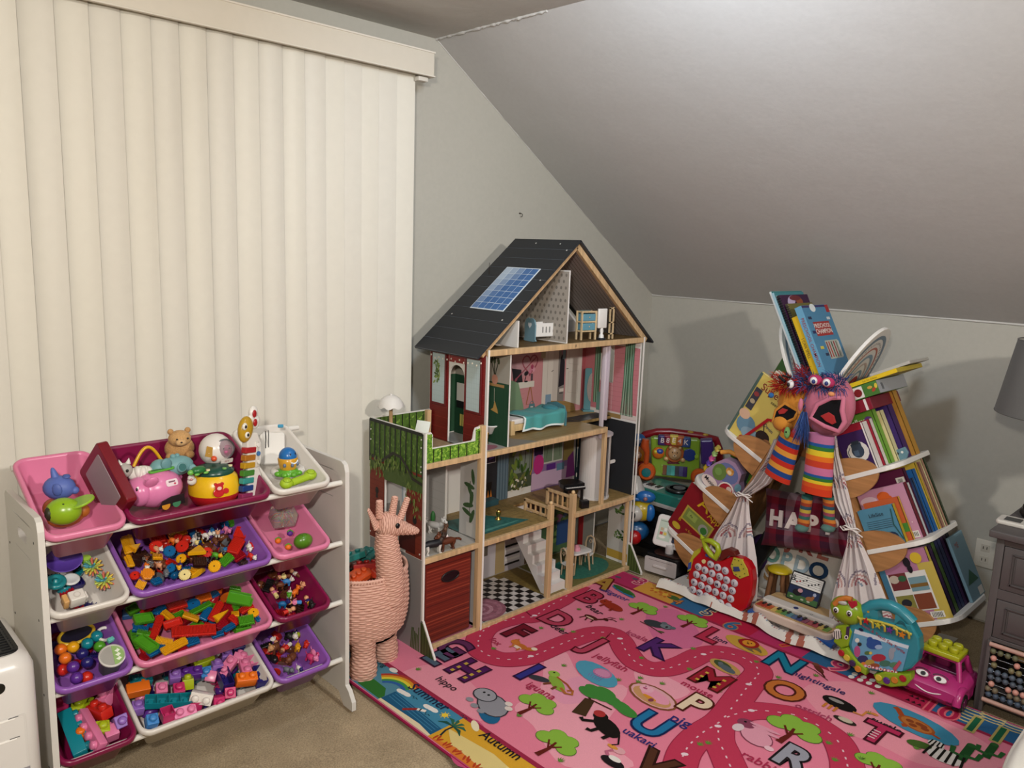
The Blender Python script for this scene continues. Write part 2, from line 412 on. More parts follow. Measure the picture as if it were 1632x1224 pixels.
def make_bin(row,cx,w,colname,col,dark,where):
    L_ = .33
    M_ = T(cx,2.046,.777-.2*row,rx=23.5)
    g = G('plastic');rg = []
    for ins,z in ((.042,-.096),(.036,-.1),(.013,-.016),(.001,-.016),(.0,-.010),(.0,-.002),(.003,.002),(.009,.002),(.012,-.004),(.038,-.088),(.044,-.093)):
        rg.append(ring(w-2*ins,L_-2*ins,max(.034-ins*.6,.006),z,L_/2))
    n = len(rg[0]);vs = [p for q in rg for p in q];fs = []
    for k in range(len(rg)-1):
        for i in range(n): j = (i+1) % n;fs.append((k*n+i,k*n+j,k*n+n+j,k*n+n+i))
    g.add(vs,fs,col,True)
    g.add(rg[0],[tuple(range(n-1,-1,-1))],col);g.add(rg[-1],[tuple(range(n))],col)
    o = g.build('storage_bin');o.matrix_world = M_
    tag(o,f'{colname} plastic bin on the {ROWN[row]} tier, {where}','bin','plastic bins of the toy organiser')
    BIN[(row,where.split()[0])] = (M_,w,L_)
    return o
PK,MG,WH,PU = 'd77a9e','7a1240','d6d1ca','8a55ab'
for row,cols in enumerate([(('pink',PK),('magenta',MG),('white',WH)),(('white',WH),('purple',PU),('pink',PK)),
                            (('purple',PU),('pink',PK),('magenta',MG)),(('magenta',MG),('white',WH),('purple',PU))]):
    make_bin(row,.564,.192,cols[0][0],cols[0][1],0,'left end')
    make_bin(row,.861,.395,'wide '+cols[1][0],cols[1][1],0,'middle position')
    make_bin(row,1.160,.192,cols[2][0],cols[2][1],0,'right end')
def bpt(key,x,y,w):
    """photo pixel -> local (u, v) on the plane z = w of a bin"""
    M_ = BIN[key][0];Mi = M_.inverted();o = Mi @ CAM;d = Mi.to_3x3() @ _ray(x,y);t = (w-o.z)/d.z;p = o+d*t;return p.x,p.y
def bplace(key,x0,y0,x1,y1,w,tilt=0,roll=0):
    """matrix with local X along the pixel segment; returns (matrix, length)"""
    a = bpt(key,x0,y0,w);b = bpt(key,x1,y1,w);L_ = math.hypot(b[0]-a[0],b[1]-a[1]);an = math.degrees(math.atan2(b[1]-a[1],b[0]-a[0]))
    bw,bl = BIN[key][1],BIN[key][2]
    cx = max(-bw/2+.02,min(bw/2-.02,(a[0]+b[0])/2));cy = max(.02,min(bl-.02,(a[1]+b[1])/2))
    return BIN[key][0] @ T(cx,cy,w,rz=an) @ T(rx=roll,ry=tilt),L_
CN = {'red': 'c8281c','orange': 'e2701c','yellow': 'e3a414','green': '4f9a22','lime': 'a6b51e','blue': '0f5f95','navy': '241f66','teal': '117f8c','dark red': '9a1220','pink': 'd978a0',
      'hot pink': 'c03068','lavender': '8a63b4','purple': '5b2c8a','white': 'ddd8d0','brown': '6a3a22','dark brown': '33190f','grey': '66696e','cream': 'e2cf8a','tan': 'c49260','black': '1c1a1a','light blue': '3a7fc0','peach': 'd99a72'}
# ---- small toys (each is one mesh with its own shape, length L along X)
def bristle(L_,Wd,H,col,kind='bar'):
    g = G('plastic');c = CN[col]
    if kind == 'disc':
        g.cyl(0,0,0,L_/2,H*.6,c,22,ch=.0015);g.cyl(0,0,H*.6,L_*.42,.0012,c,20);g.cyl(0,0,H*.6,.0022,.0016,'201010',8);g.cyl(0,0,-H*.8,L_*.28,H*.8,c,12)
        for i in range(20): a = 2*PI*i/20;g.box(0,0,0,.0022,.0022,H*.55,c,M_=T(L_/2*math.cos(a),L_/2*math.sin(a),0,rz=math.degrees(a)))
        return g
    if kind == 'panel':
        g.prism([(-L_/2,-Wd/2),(L_/2,-Wd/2),(L_/2,Wd/2),(-L_/2,Wd/2)],0,H*.5,c,ch=.001)
        for a,b,sx,sy in ((0,Wd/2,L_,.003),(0,-Wd/2,L_,.003),(L_/2,0,.003,Wd),(-L_/2,0,.003,Wd)): g.box(a,b,0,sx,sy,H,c)
        n = int(L_/.0035)
        for i in range(n):
            for s_ in (-1,1): g.box(-L_/2+(i+.5)*L_/n,s_*(Wd/2+.002),H*.2,.0016,.004,H*.7,c)
        g.box(0,0,H*.5,L_*.5,Wd*.5,.001,c);return g
    if kind == 'wedge':
        g.prism([(-L_/2,-Wd/2),(L_/2,0),(-L_/2,Wd/2)],0,H,c,ch=.0012);n = 7
        for i in range(n): g.box(-L_/2-.002,-Wd/2+(i+.5)*Wd/n,0,.004,.0016,H*.9,c)
        return g
    g.box(0,0,0,L_,Wd,H*.62,c,.001)
    n = max(3,int(L_/.0036))
    for i in range(n): g.box(-L_/2+(i+.5)*L_/n,0,H*.62,.0017,Wd*.92,H*.38,c)
    for i in range(n):
        for s_ in (-1,1): g.box(-L_/2+(i+.5)*L_/n,s_*(Wd/2+.0018),H*.12,.0017,.0036,H*.45,c)
    return g
def block(nx,ny,col,s=.032,h=None,up=True,open_=False,printed=False):
    g = G('plastic');c = CN[col];h = h or s
    if open_:
        t = .002;X,Y = nx*s,ny*s
        for a,b,sx,sy in ((0,Y/2,X,t),(0,-Y/2,X,t),(X/2,0,t,Y),(-X/2,0,t,Y)): g.box(a,b,0,sx,sy,h,c)
        g.box(0,0,0,X,Y,.004,c)
        for i in range(1,nx): g.box(-X/2+i*s,0,0,t,Y,h*.95,c)
        for i in range(nx):
            for j in range(ny): g.cyl(-X/2+(i+.5)*s,-Y/2+(j+.5)*s,.004,s*.26,h*.35,c,12,ch=.002)
        return g
    g.box(0,0,0,nx*s,ny*s,h,c,.0022)
    for i in range(nx):
        for j in range(ny):
            x,y = (i-(nx-1)/2)*s,(j-(ny-1)/2)*s
            g.lathe([(s*.33,h-.001),(s*.33,h+s*.22),(s*.29,h+s*.31),(s*.17,h+s*.36),(1e-5,h+s*.37)],14,c,T(x,y,0))
    if printed:
        Mf = frame((0,-ny*s/2-.0003,h/2),(1,0,0),(0,0,1),(0,-1,0));g.rect(0,0,nx*s*.75,h*.55,.0003,'c47a2c',Mf);g.rect(0,0,nx*s*.6,h*.38,.0006,'6fa6cf',Mf);g.rect(-.008,-.004,.012,.005,.0009,'c02a2a',Mf);g.rect(.009,-.004,.012,.006,.0009,'233a5e',Mf)
    return g
def critter(L_,body,head,feet=None,cap=None,spot=None):
    """standing toy animal / character: oval body, round head with ears and eyes, four stub legs"""
    g = G('satin');b,h,f = CN[body],CN[head],CN[feet or body];s = L_
    g.ell(0,0,s*.32,s*.36,s*.22,s*.22,b,12);g.ell(s*.36,0,s*.52,s*.2,s*.19,s*.19,h,12);g.ell(s*.52,0,s*.47,s*.09,s*.11,s*.08,h,8)
    for i in (-1,1):
        for k in (-1,1): g.lathe([(s*.08,0),(s*.09,s*.04),(s*.07,s*.22)],8,f,T(i*s*.2,k*s*.12,0))
        g.ell(s*.32,i*s*.15,s*.68,s*.05,s*.07,s*.08,h,8);g.ell(s*.5,i*s*.09,s*.58,s*.022,s*.02,s*.026,'14100f',6)
    g.tube([(-s*.34,0,s*.36),(-s*.46,0,s*.42),(-s*.5,0,s*.52)],[s*.035,s*.03,s*.02],b,6)
    if spot: g.ell(-s*.1,0,s*.42,s*.17,s*.2,s*.13,CN[spot],10)
    if cap: g.lathe([(s*.21,0),(s*.19,s*.08),(s*.1,s*.16),(1e-5,s*.18)],12,CN[cap],T(s*.36,0,s*.6))
    return g
def figure(L_,shirt,legs,skin='peach',hair='brown',hat=None):
    """small standing toy person lying down: along X from feet to head"""
    g = G('satin',T(-L_/2,0,0,ry=90));s = L_;g.at(frame((-s*.5,0,s*.14),(0,1,0),(0,0,1),(1,0,0)))
    g.lathe([(s*.13,0),(s*.15,s*.05),(s*.13,s*.28),(s*.15,s*.34)],10,CN[legs]);g.box(0,0,0,.002,s*.2,s*.25,'1c1514')
    g.lathe([(s*.16,s*.33),(s*.17,s*.4),(s*.12,s*.6),(s*.06,s*.64)],10,CN[shirt])
    g.ell(0,0,s*.8,s*.17,s*.16,s*.18,CN[skin],12)
    g.ell(0,-s*.03,s*.85,s*.185,s*.17,s*.17,CN[hat or hair],12,lo=0)
    for i in (-1,1):
        g.tube([(i*s*.12,0,s*.56),(i*s*.22,s*.03,s*.46),(i*s*.2,s*.1,s*.38)],s*.045,CN[shirt],7);g.ell(i*s*.2,s*.12,s*.37,s*.045,s*.045,s*.045,CN[skin],6)
        g.ell(i*s*.06,s*.155,s*.82,s*.02,s*.012,s*.026,'15110f',6)
    return g
PCOUNT = {}
def put(g,name,label,M_,group=None,cat='toy'):
    o = g.build(name);o.matrix_world = M_
    return tag(o,label,cat,group)
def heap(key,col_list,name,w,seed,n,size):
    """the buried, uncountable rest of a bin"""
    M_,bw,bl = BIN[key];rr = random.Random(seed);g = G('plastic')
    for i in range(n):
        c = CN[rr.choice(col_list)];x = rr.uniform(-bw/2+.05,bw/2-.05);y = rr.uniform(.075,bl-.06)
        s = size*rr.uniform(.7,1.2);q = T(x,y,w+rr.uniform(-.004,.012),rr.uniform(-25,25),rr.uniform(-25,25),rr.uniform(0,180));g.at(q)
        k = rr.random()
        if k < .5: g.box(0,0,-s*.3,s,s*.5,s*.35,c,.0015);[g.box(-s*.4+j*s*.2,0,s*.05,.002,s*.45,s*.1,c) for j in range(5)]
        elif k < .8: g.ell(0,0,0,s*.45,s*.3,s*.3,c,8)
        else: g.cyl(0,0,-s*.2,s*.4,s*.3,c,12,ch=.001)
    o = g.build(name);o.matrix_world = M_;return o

# row 3, wide pink bin: bristle blocks.   crop factor 6.528 at (190, 920)
K5 = lambda x,y: (190+x/6.528,920+y/6.528)
heapd = heap((2,'middle'),['red','blue','green','orange','dark red'],'bristle_blocks',-.07,11,46,.05);tag(heapd,'jumble of bristle blocks buried under the others in the wide pink bin','blocks',kind='stuff')
BR = [('bar','red',530,590,1010,545,.030,-.026,'long red bristle plate lying across the front of the wide pink bin'),
      ('bar','yellow',440,800,690,655,.018,-.030,'long yellow bristle bar slanting against the pink front rim'),
      ('bar','yellow',375,660,550,690,.016,-.034,'short yellow bristle bar above the long slanting yellow one'),
      ('panel','green',200,640,360,780,.030,-.034,'light green hinged bristle panel at the front left of the wide pink bin'),
      ('panel','green',150,470,340,420,.027,-.036,'green hollow square bristle block near the left wall of the wide pink bin'),
      ('bar','green',175,590,320,605,.015,-.040,'green bristle strip between the hollow square and the hinged panel'),
      ('bar','blue',300,820,470,730,.018,-.042,'blue bristle bar in the front left corner of the wide pink bin'),
      ('bar','blue',690,700,820,655,.022,-.045,'blue bristle block tucked under the front of the long red plate'),
      ('bar','red',350,640,430,430,.015,-.034,'upright narrow red bristle bar left of the long red plate'),
      ('panel','red',465,520,640,470,.020,-.040,'red open bristle frame behind the left end of the long red plate'),
      ('bar','yellow',450,375,545,445,.016,-.040,'small yellow channel block left of the serrated yellow block'),
      ('bar','yellow',660,405,825,450,.016,-.036,'serrated yellow bristle block in the centre of the wide pink bin'),
      ('bar','red',500,340,690,280,.028,-.046,'square red bristle block at the back left of the wide pink bin'),
      ('disc','blue',700,280,840,300,.03,-.050,'blue star shaped bristle wheel with an orange hub at the back'),
      ('bar','green',740,385,950,290,.014,-.036,'thin green bristle rack slanting behind the serrated yellow block'),
      ('bar','blue',860,460,940,330,.018,-.038,'upright blue bristle bar right of the serrated yellow block'),
      ('bar','red',950,450,1050,280,.016,-.030,'upright red bristle bar leaning in the middle of the wide pink bin'),
      ('wedge','yellow',1000,450,1130,360,.022,-.032,'yellow wedge bristle block right of the leaning red bar'),
      ('bar','dark red',1050,540,1150,300,.030,-.050,'dark red flat block lying under the yellow wedge'),
      ('panel','green',1130,215,1380,255,.036,-.022,'large smooth green bristle slab at the right of the wide pink bin'),
      ('bar','green',1180,115,1420,140,.012,-.040,'flat green bristle strip behind the large green slab'),
      ('wedge','yellow',1370,310,1430,220,.018,-.034,'tall yellow triangle block right of the large green slab'),
      ('bar','red',1260,370,1385,310,.018,-.034,'red curved block below the large green slab'),
      ('disc','yellow',1340,380,1450,375,.02,-.026,'yellow bristle wheel near the right wall of the wide pink bin'),
      ('bar','green',1245,465,1400,450,.028,-.024,'square green bristle block at the front right, below the yellow wheel'),
      ('bar','blue',1470,370,1520,450,.016,-.040,'blue bristle bar standing at the right wall of the wide pink bin'),
      ('bar','red',1150,420,1240,490,.014,-.036,'small red bar left of the square green block'),
      ('bar','yellow',1165,400,1245,395,.014,-.036,'small yellow bristle block between the dark red block and the square green block'),
      ('bar','blue',1090,570,1190,505,.014,-.042,'narrow blue bar at the front rim, right end of the long red plate'),
      ('bar','blue',370,400,460,310,.018,-.046,'blue block behind the upright narrow red bar'),
      ('bar','red',220,340,370,310,.022,-.055,'red block in the shaded back left corner of the wide pink bin'),
      ('panel','green',90,370,190,320,.024,-.052,'dark green block against the left wall of the wide pink bin'),
      ('bar','blue',140,540,300,560,.016,-.044,'blue block under the green hollow square block'),
      ('bar','blue',950,210,1020,170,.022,-.056,'blue block in the shade at the back of the wide pink bin'),
      ('bar','orange',800,230,950,200,.024,-.058,'orange red block in the shade under the purple bin'),
      ('bar','green',570,420,670,380,.014,-.048,'green bar half hidden behind the serrated yellow block'),
      ('bar','green',1165,330,1240,310,.016,-.046,'green piece peeping out under the large green slab'),
      ('bar','blue',960,630,1080,590,.012,-.05,'blue strip showing under the right end of the long red plate')]
rr = random.Random(5)
for kd,c,x0,y0,x1,y1,wd,w,lab in BR:
    M_,L_ = bplace((2,'middle'),*K5(x0,y0),*K5(x1,y1),w,rr.uniform(-9,9),rr.uniform(-14,14))
    put(bristle(min(L_,.12),wd,.012,c,kd),'bristle_block',lab,M_,'bristle blocks in the wide pink bin','toy block')

# row 2, wide purple bin: bristle wheels, farm animals and figures.   crop 6.277 at (180, 790)
K4 = lambda x,y: (180+x/6.277,790+y/6.277)
k_ = (1,'middle')
tag(heap(k_,['dark brown','brown','red','dark brown','blue','yellow','grey'],'small_toys',-.07,12,60,.045),'jumble of small toys buried under the others in the wide purple bin','toys',kind='stuff')
MX = [('d','red',430,510,66,-.026,'red bristle wheel with a pink face under it, back left of the purple bin'),('d','red',695,510,66,-.028,'red bristle wheel in the middle of the wide purple bin'),
      ('d','red',940,570,52,-.030,'smaller red wheel right of the yellow wedge'),('d','yellow',1020,710,62,-.024,'yellow wheel lying at the front rim of the wide purple bin'),
      ('d','yellow',685,635,50,-.026,'yellow wheel above the bee piece'),('d','blue',565,560,60,-.030,'blue bristle wheel tilted beside the middle red wheel'),
      ('d','cream',720,795,58,-.026,'pale yellow ringed wheel at the front rim'),('d','red',220,805,48,-.030,'red wheel in the front left corner of the wide purple bin'),
      ('d','blue',575,735,48,-.026,'blue cap shaped wheel above the grey elephant at the front'),('d','red',1420,500,45,-.034,'red wheel standing at the right wall of the purple bin')]
for _,c,x,y,r_,w,lab in MX:
    M_,L_ = bplace(k_,*K4(x-r_,y),*K4(x+r_,y),w,rr.uniform(-28,10),rr.uniform(8,28))
    put(bristle(L_,L_,.010,c,'disc'),'spiked_disc_block',lab,M_,'small toys in the wide purple bin','toy wheel')
BX = [('bar','yellow',110,420,170,590,.014,-.03,'outermost yellow bar standing at the left wall of the purple bin'),('bar','yellow',150,400,190,560,.012,-.035,'second yellow bar from the left wall of the purple bin'),
      ('wedge','yellow',190,560,270,500,.024,-.03,'yellow wedge beside the two standing yellow bars'),('bar','yellow',140,620,180,720,.012,-.04,'small yellow bar near the front left of the purple bin'),
      ('wedge','yellow',890,560,750,600,.040,-.022,'big yellow wedge on top of the dark brown basket'),('bar','red',1180,590,1270,440,.030,-.024,'bright red bristle brick at the right of the purple bin'),
      ('panel','red',1230,370,1340,400,.034,-.040,'dark red hollow box at the back right of the purple bin'),('bar','green',1080,690,1180,620,.022,-.030,'green bristle piece at the front right of the purple bin'),
      ('bar','yellow',390,630,490,625,.018,-.032,'yellow cross shaped piece below the back left red wheel'),('bar','blue',1070,290,1140,275,.024,-.045,'blue block in the shaded back of the purple bin'),
      ('bar','green',1150,290,1200,270,.022,-.045,'green block next to the blue one in the shaded back'),('bar','dark red',1200,640,1300,590,.026,-.036,'dark red brick under the lying white and red dog'),
      ('bar','red',620,420,680,440,.018,-.036,'small dark red block behind the middle red wheel'),('bar','yellow',550,400,720,350,.030,-.052,'yellow slab in the shade at the back of the purple bin'),
      ('bar','yellow',230,890,320,910,.020,-.040,'orange yellow piece in the very front left corner'),('bar','blue',390,890,470,850,.016,-.040,'dark blue piece at the front rim left of the grey elephant'),
      ('bar','red',370,450,520,420,.03,-.045,'dark red bristle brick behind the back left red wheel')]
for kd,c,x0,y0,x1,y1,wd,w,lab in BX:
    M_,L_ = bplace(k_,*K4(x0,y0),*K4(x1,y1),w,rr.uniform(-12,12),rr.uniform(-18,18))
    put(bristle(min(L_,.06),wd,.012,c,kd),'bristle_block',lab,M_,'small toys in the wide purple bin','toy block')
# honeycomb piece, woven basket, link, bee
M_,L_ = bplace(k_,*K4(255,800),*K4(420,790),-.024,6,16);g = G('plastic');g.prism(disc(.018,6),0,.01,'e08a1c',ch=.001)
for i in range(9): g.box(-.016+.004*i,0,.01,.0016,.03-abs(i-4)*.004,.003,'e08a1c')
put(g,'honeycomb_piece','orange six sided bristle piece at the front left of the wide purple bin',M_,None,'toy block')
M_,L_ = bplace(k_,*K4(760,690),*K4(960,680),-.030,4,10);g = G('plastic')
g.box(0,0,0,.036,.028,.014,'2c150d',.003)
for i in range(6): g.box(0,-.0125+.005*i,.013,.036,.003,.003,'3a2014');g.box(-.0155+.0062*i,0,.0145,.002,.027,.003,'3a2014')
put(g,'toy_basket','dark brown woven toy basket under the big yellow wedge',M_,None,'toy')
M_,L_ = bplace(k_,*K4(270,610),*K4(430,740),-.018);g = G('plastic');g.tube([(-.016,0,.004),(.016,0,.004)],.0014,'7d746c',8)
for x in (-.018,0,.018): g.cyl(x,0,.002,.0038,.004,'7d746c',12);g.cyl(x,0,.0061,.0018,.0002,'1a1512',8)
put(g,'connecting_link','thin grey connecting link with round eyes on the dark pieces',M_,None,'toy')
CR = [('white','black',840,420,'white cow with dark patches behind the big yellow wedge'),('white','white',930,425,'white and black cow next to the brown animal'),('white','cream',800,475,'white animal with a yellow head right of the middle red wheel'),
      ('white','peach',1045,405,'pale pink animal near the back of the purple bin'),('white','white',1350,530,'white toy dog lying at the right wall of the purple bin'),('red','white',1370,625,'white and red toy dog in the front right corner of the purple bin'),
      ('brown','brown',1010,470,'brown animal behind the grey elephant'),('grey','grey',1085,570,'grey elephant with a blue wheel for a hat'),('grey','grey',520,790,'grey elephant at the front rim of the purple bin'),
      ('pink','pink',1120,360,'bright pink star shaped animal near the back right'),('navy','yellow',675,730,'navy and yellow bee figure above the pale yellow wheel'),('peach','white',430,560,'small pink and white pig below the back left red wheel'),
      ('orange','white',330,720,'orange and white fox above the six sided orange piece'),('orange','peach',590,470,'orange animal between the two large red wheels'),('peach','brown',470,720,'pink faced monkey left of the front elephant'),
      ('green','yellow',1020,610,'green and yellow bug beside the grey elephant'),('dark brown','brown',340,640,'dark brown bear at the left of the purple bin'),('blue','white',980,370,'blue and white penguin at the back of the purple bin')]
for i,(a,b,x,y,lab) in enumerate(CR):
    M_,L_ = bplace(k_,*K4(x-55,y),*K4(x+55,y),-.036,rr.uniform(-15,15),rr.uniform(-20,20))
    put(critter(.034,a,b,spot='black' if b == 'black' else None,cap='blue' if i == 7 else None),'toy_animal',lab,M_ @ T(rz=rr.uniform(-120,-20)),'small toys in the wide purple bin','toy animal')

# row 4, wide white bin and magenta bin: big building blocks
k_ = (3,'middle')
tag(heap(k_,['navy','purple','navy','teal','hot pink','pink','purple'],'building_blocks',-.07,13,40,.05),'jumble of building blocks buried under the others in the wide white bin','blocks',kind='stuff')
KA = lambda x,y: (260+x/3.776,900+y/3.776)
KB = lambda x,y: (x/3.777,900+y/3.777)
BB = [(KA,2,1,'orange',425,720,560,700,-.030,{},0,'orange two stud building block at the right of the wide white bin'),
      (KA,2,1,'white',170,780,300,800,-.018,{'printed': 1},60,'white building block with a printed train window picture'),
      (KA,1,2,'navy',330,720,400,700,-.030,{'open_': 1},0,'dark purple upturned block between the white and orange blocks'),
      (KA,1,2,'navy',550,700,600,690,-.036,{'open_': 1},0,'dark purple upturned block at the right wall of the wide white bin'),
      (KA,1,2,'pink',365,610,420,640,-.032,{},20,'pink block behind the orange two stud block'),(KA,1,1,'pink',420,590,460,600,-.026,{},-60,'small pink block on its side at the back right'),
      (KA,3,1,'pink',470,560,500,680,-.024,{'h': .02},0,'narrow pink bar standing behind the orange block'),(KA,1,1,'pink',520,610,560,600,-.036,{'open_': 1},0,'pink open block at the right wall behind the orange block'),
      (KA,1,1,'hot pink',370,780,425,775,-.040,{},30,'hot pink block at the front rim below the orange block'),(KA,1,1,'hot pink',300,820,340,810,-.042,{},60,'hot pink block beside the printed white block'),
      (KA,1,1,'lavender',30,700,100,690,-.026,{},8,'lavender block standing at the centre left of the wide white bin'),(KA,1,1,'lime',110,750,190,740,-.030,{},-30,'lime block between the lavender and printed blocks'),
      (KA,1,1,'hot pink',60,775,120,765,-.034,{},14,'hot pink block in front of the lavender one'),(KA,2,1,'lime',180,620,290,580,-.034,{},10,'lime two stud block at the back of the wide white bin'),
      (KA,1,1,'lavender',340,570,410,560,-.032,{},6,'lavender block at the back right of the wide white bin'),(KA,1,1,'lavender',290,650,350,640,-.028,{},-20,'lavender block in the middle, studs up'),
      (KA,2,1,'purple',120,680,210,670,-.040,{},0,'deep purple two stud block behind the lime block'),(KA,1,1,'light blue',225,670,285,660,-.040,{},20,'light blue block behind the printed white block'),
      (KA,2,1,'navy',440,520,520,500,-.046,{},0,'dark purple block in the shaded back right corner of the white bin'),(KA,2,1,'purple',20,640,110,620,-.044,{},0,'deep purple block at the shaded back left of the white bin'),
      (KA,1,1,'pink',250,700,310,710,-.036,{},-50,'pink block behind the printed white block'),(KA,1,1,'hot pink',150,860,230,850,-.040,{'open_': 1},0,'pink open block at the front rim right of the teal row block'),
      (KB,2,1,'orange',790,790,880,770,-.030,{},-80,'orange block with its stud pointing right, left side of the white bin'),(KB,1,1,'pink',930,770,1000,760,-.028,{},10,'pink one stud block right of the left orange block'),
      (KB,4,1,'teal',850,850,1165,820,-.022,{'open_': 1,'h': .022},0,'teal upturned four cell block at the front of the wide white bin'),(KB,1,1,'light blue',865,970,945,950,-.030,{},10,'light blue one stud block in the front left corner of the white bin'),
      (KB,1,1,'hot pink',960,940,1050,910,-.034,{'open_': 1},0,'pink open block below the teal four cell block'),(KB,1,1,'lavender',800,890,850,880,-.040,{},0,'lavender block at the left wall of the white bin'),
      (KB,2,1,'teal',790,730,880,710,-.046,{},0,'dark teal block in the shaded back left of the white bin'),(KB,2,1,'pink',1050,920,1150,890,-.042,{},20,'pink block half buried right of the pink open block')]
def bbs(key,lst,grp):
    for Kf,nx,ny,c,x0,y0,x1,y1,w,kw,roll,lab in lst:
        M_,L_ = bplace(key,*Kf(x0,y0),*Kf(x1,y1),w,rr.uniform(-6,6),roll*1.0+rr.uniform(-6,6))
        put(block(nx,ny,c,s=.031 if key[1] == 'middle' else .034,**kw),'building_block',lab,M_,grp,'toy block')
bbs(k_,BB,'building blocks in the wide white bin')
k_ = (3,'left')
tag(heap(k_,['navy','pink','teal','purple','orange','pink'],'building_blocks',-.075,14,16,.05),'jumble of building blocks buried in the magenta bin at bottom left','blocks',kind='stuff')
BM = [(KB,4,1,'teal',350,925,445,1155,-.034,{},-70,'teal four stud bar along the left wall of the magenta bin'),(KB,4,1,'pink',515,880,635,1110,-.020,{'h': .022},70,'pink four stud bar lying on its side in the magenta bin'),
      (KB,2,1,'pink',640,850,690,770,-.036,{},-20,'pink two stud block at the back right of the magenta bin'),(KB,1,2,'red',560,940,650,880,-.026,{'h': .03},-30,'red block with a small printed badge in the magenta bin'),
      (KB,1,1,'lavender',680,970,750,940,-.030,{},30,'lavender block with its stud pointing left in the magenta bin'),(KB,1,1,'pink',640,1060,720,1030,-.030,{},-80,'pale pink block with its stud pointing right at the front rim'),
      (KB,2,1,'lime',440,860,570,840,-.044,{'h': .014},8,'lime flat plate at the back of the magenta bin'),(KB,1,1,'lime',580,1020,630,1010,-.040,{},0,'lime block between the pink bar and the pale pink block'),
      (KB,1,1,'hot pink',335,880,375,860,-.046,{},0,'dark pink block in the back left corner of the magenta bin'),(KB,1,1,'navy',385,850,430,840,-.052,{},0,'navy block in the shade at the back of the magenta bin'),
      (KB,1,1,'orange',460,1070,500,1050,-.052,{},0,'orange block showing under the pink four stud bar')]
bbs(k_,BM,'building blocks in the magenta bin at bottom left')

# row 3, purple bin left: bead cluster and rattle
k_ = (2,'left')
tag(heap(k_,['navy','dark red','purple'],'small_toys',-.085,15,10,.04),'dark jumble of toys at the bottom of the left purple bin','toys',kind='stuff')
M_ = BIN[k_][0]
bc = thing('bead_cluster','rattle of shiny coloured balls joined in a ring in the left purple bin','rattle',M_=M_ @ T(-.04,.12,-.05))
B0 = (M_ @ T(-.04,.12,-.05)).inverted() @ M_
for c,x,y,w in [('orange',365,510,-.035),('orange',392,562,-.028),('yellow',440,495,-.035),('teal',525,475,-.030),('teal',582,430,-.030),('green',600,492,-.040),('navy',495,535,-.042),('navy',525,588,-.030),
                   ('purple',440,615,-.030),('purple',460,682,-.034),('red',380,632,-.055),('red',522,678,-.060)]:
    a = bpt(k_,*KB(x,y),w);g = G('plastic');g.ell(0,0,0,.0155,.0155,.0155,CN[c],16);q = B0 @ Vector((a[0],a[1],w));g.build('ball',bc,loc=tuple(q))
M_,L_ = bplace(k_,*KB(580,570),*KB(765,545),-.012,0,12)
rt = thing('drum_rattle','round white toy with a brown and green lid showing white leaf marks','rattle',M_=M_ @ T(rz=8))
g = G('plastic');g.lathe([(.026,-.055),(.028,-.05),(.030,0),(.033,.006),(.033,.010),(.030,.013),(.0285,.009)],28,['5a5560','5a5560','d8d5ce','d8d5ce','d8d5ce','d8d5ce']);g.build('drum',rt)
g = G('plastic');g.cyl(0,0,.007,.0285,.002,'7d6a58',28);g.flat([(.002,-.028)]+[(.0283*math.cos(math.radians(a)),.0283*math.sin(math.radians(a))) for a in range(-84,85,12)]+[(.002,.028)],.0094,'8fb06c')
for yy in (-.012,0,.012): g.flat([(.014,yy-.006),(.021,yy),(.014,yy+.007),(.014,yy+.003),(.007,yy)],.0098,'e8efdc')
g.build('lid',rt)
g = G('plastic');a = bpt(k_,*KB(665,462),-.02);g.box(0,0,0,.017,.011,.012,'6cc7b8',.002);put(g,'teething_tab','small mint green tab behind the round white toy',BIN[k_][0] @ T(a[0],a[1],-.02,rz=15),None,'toy')
a = bpt(k_,*KB(460,420),-.03);g = G('plastic');g.tube([(.045*math.cos(t*PI/12),.028*math.sin(t*PI/12),0) for t in range(24)],.005,'c9a52a',8,closed=True);g.prism(disc(.040,24,.024),-.004,.002,'1c1a2c',ch=.001)
put(g,'toy_mirror','dark oval toy mirror with a yellow rim at the back of the left purple bin',BIN[k_][0] @ T(a[0],a[1],-.03,rz=12),None,'toy')
a = bpt(k_,*KB(630,420),-.03);g = G('plastic');g.tube([(.018*math.cos(t*PI/10),.02*math.sin(t*PI/10),0) for t in range(20)],.0045,'d9d6cf',8,closed=True)
put(g,'teething_ring','white teething ring at the back right of the left purple bin',BIN[k_][0] @ T(a[0],a[1],-.028,rx=10),None,'toy')

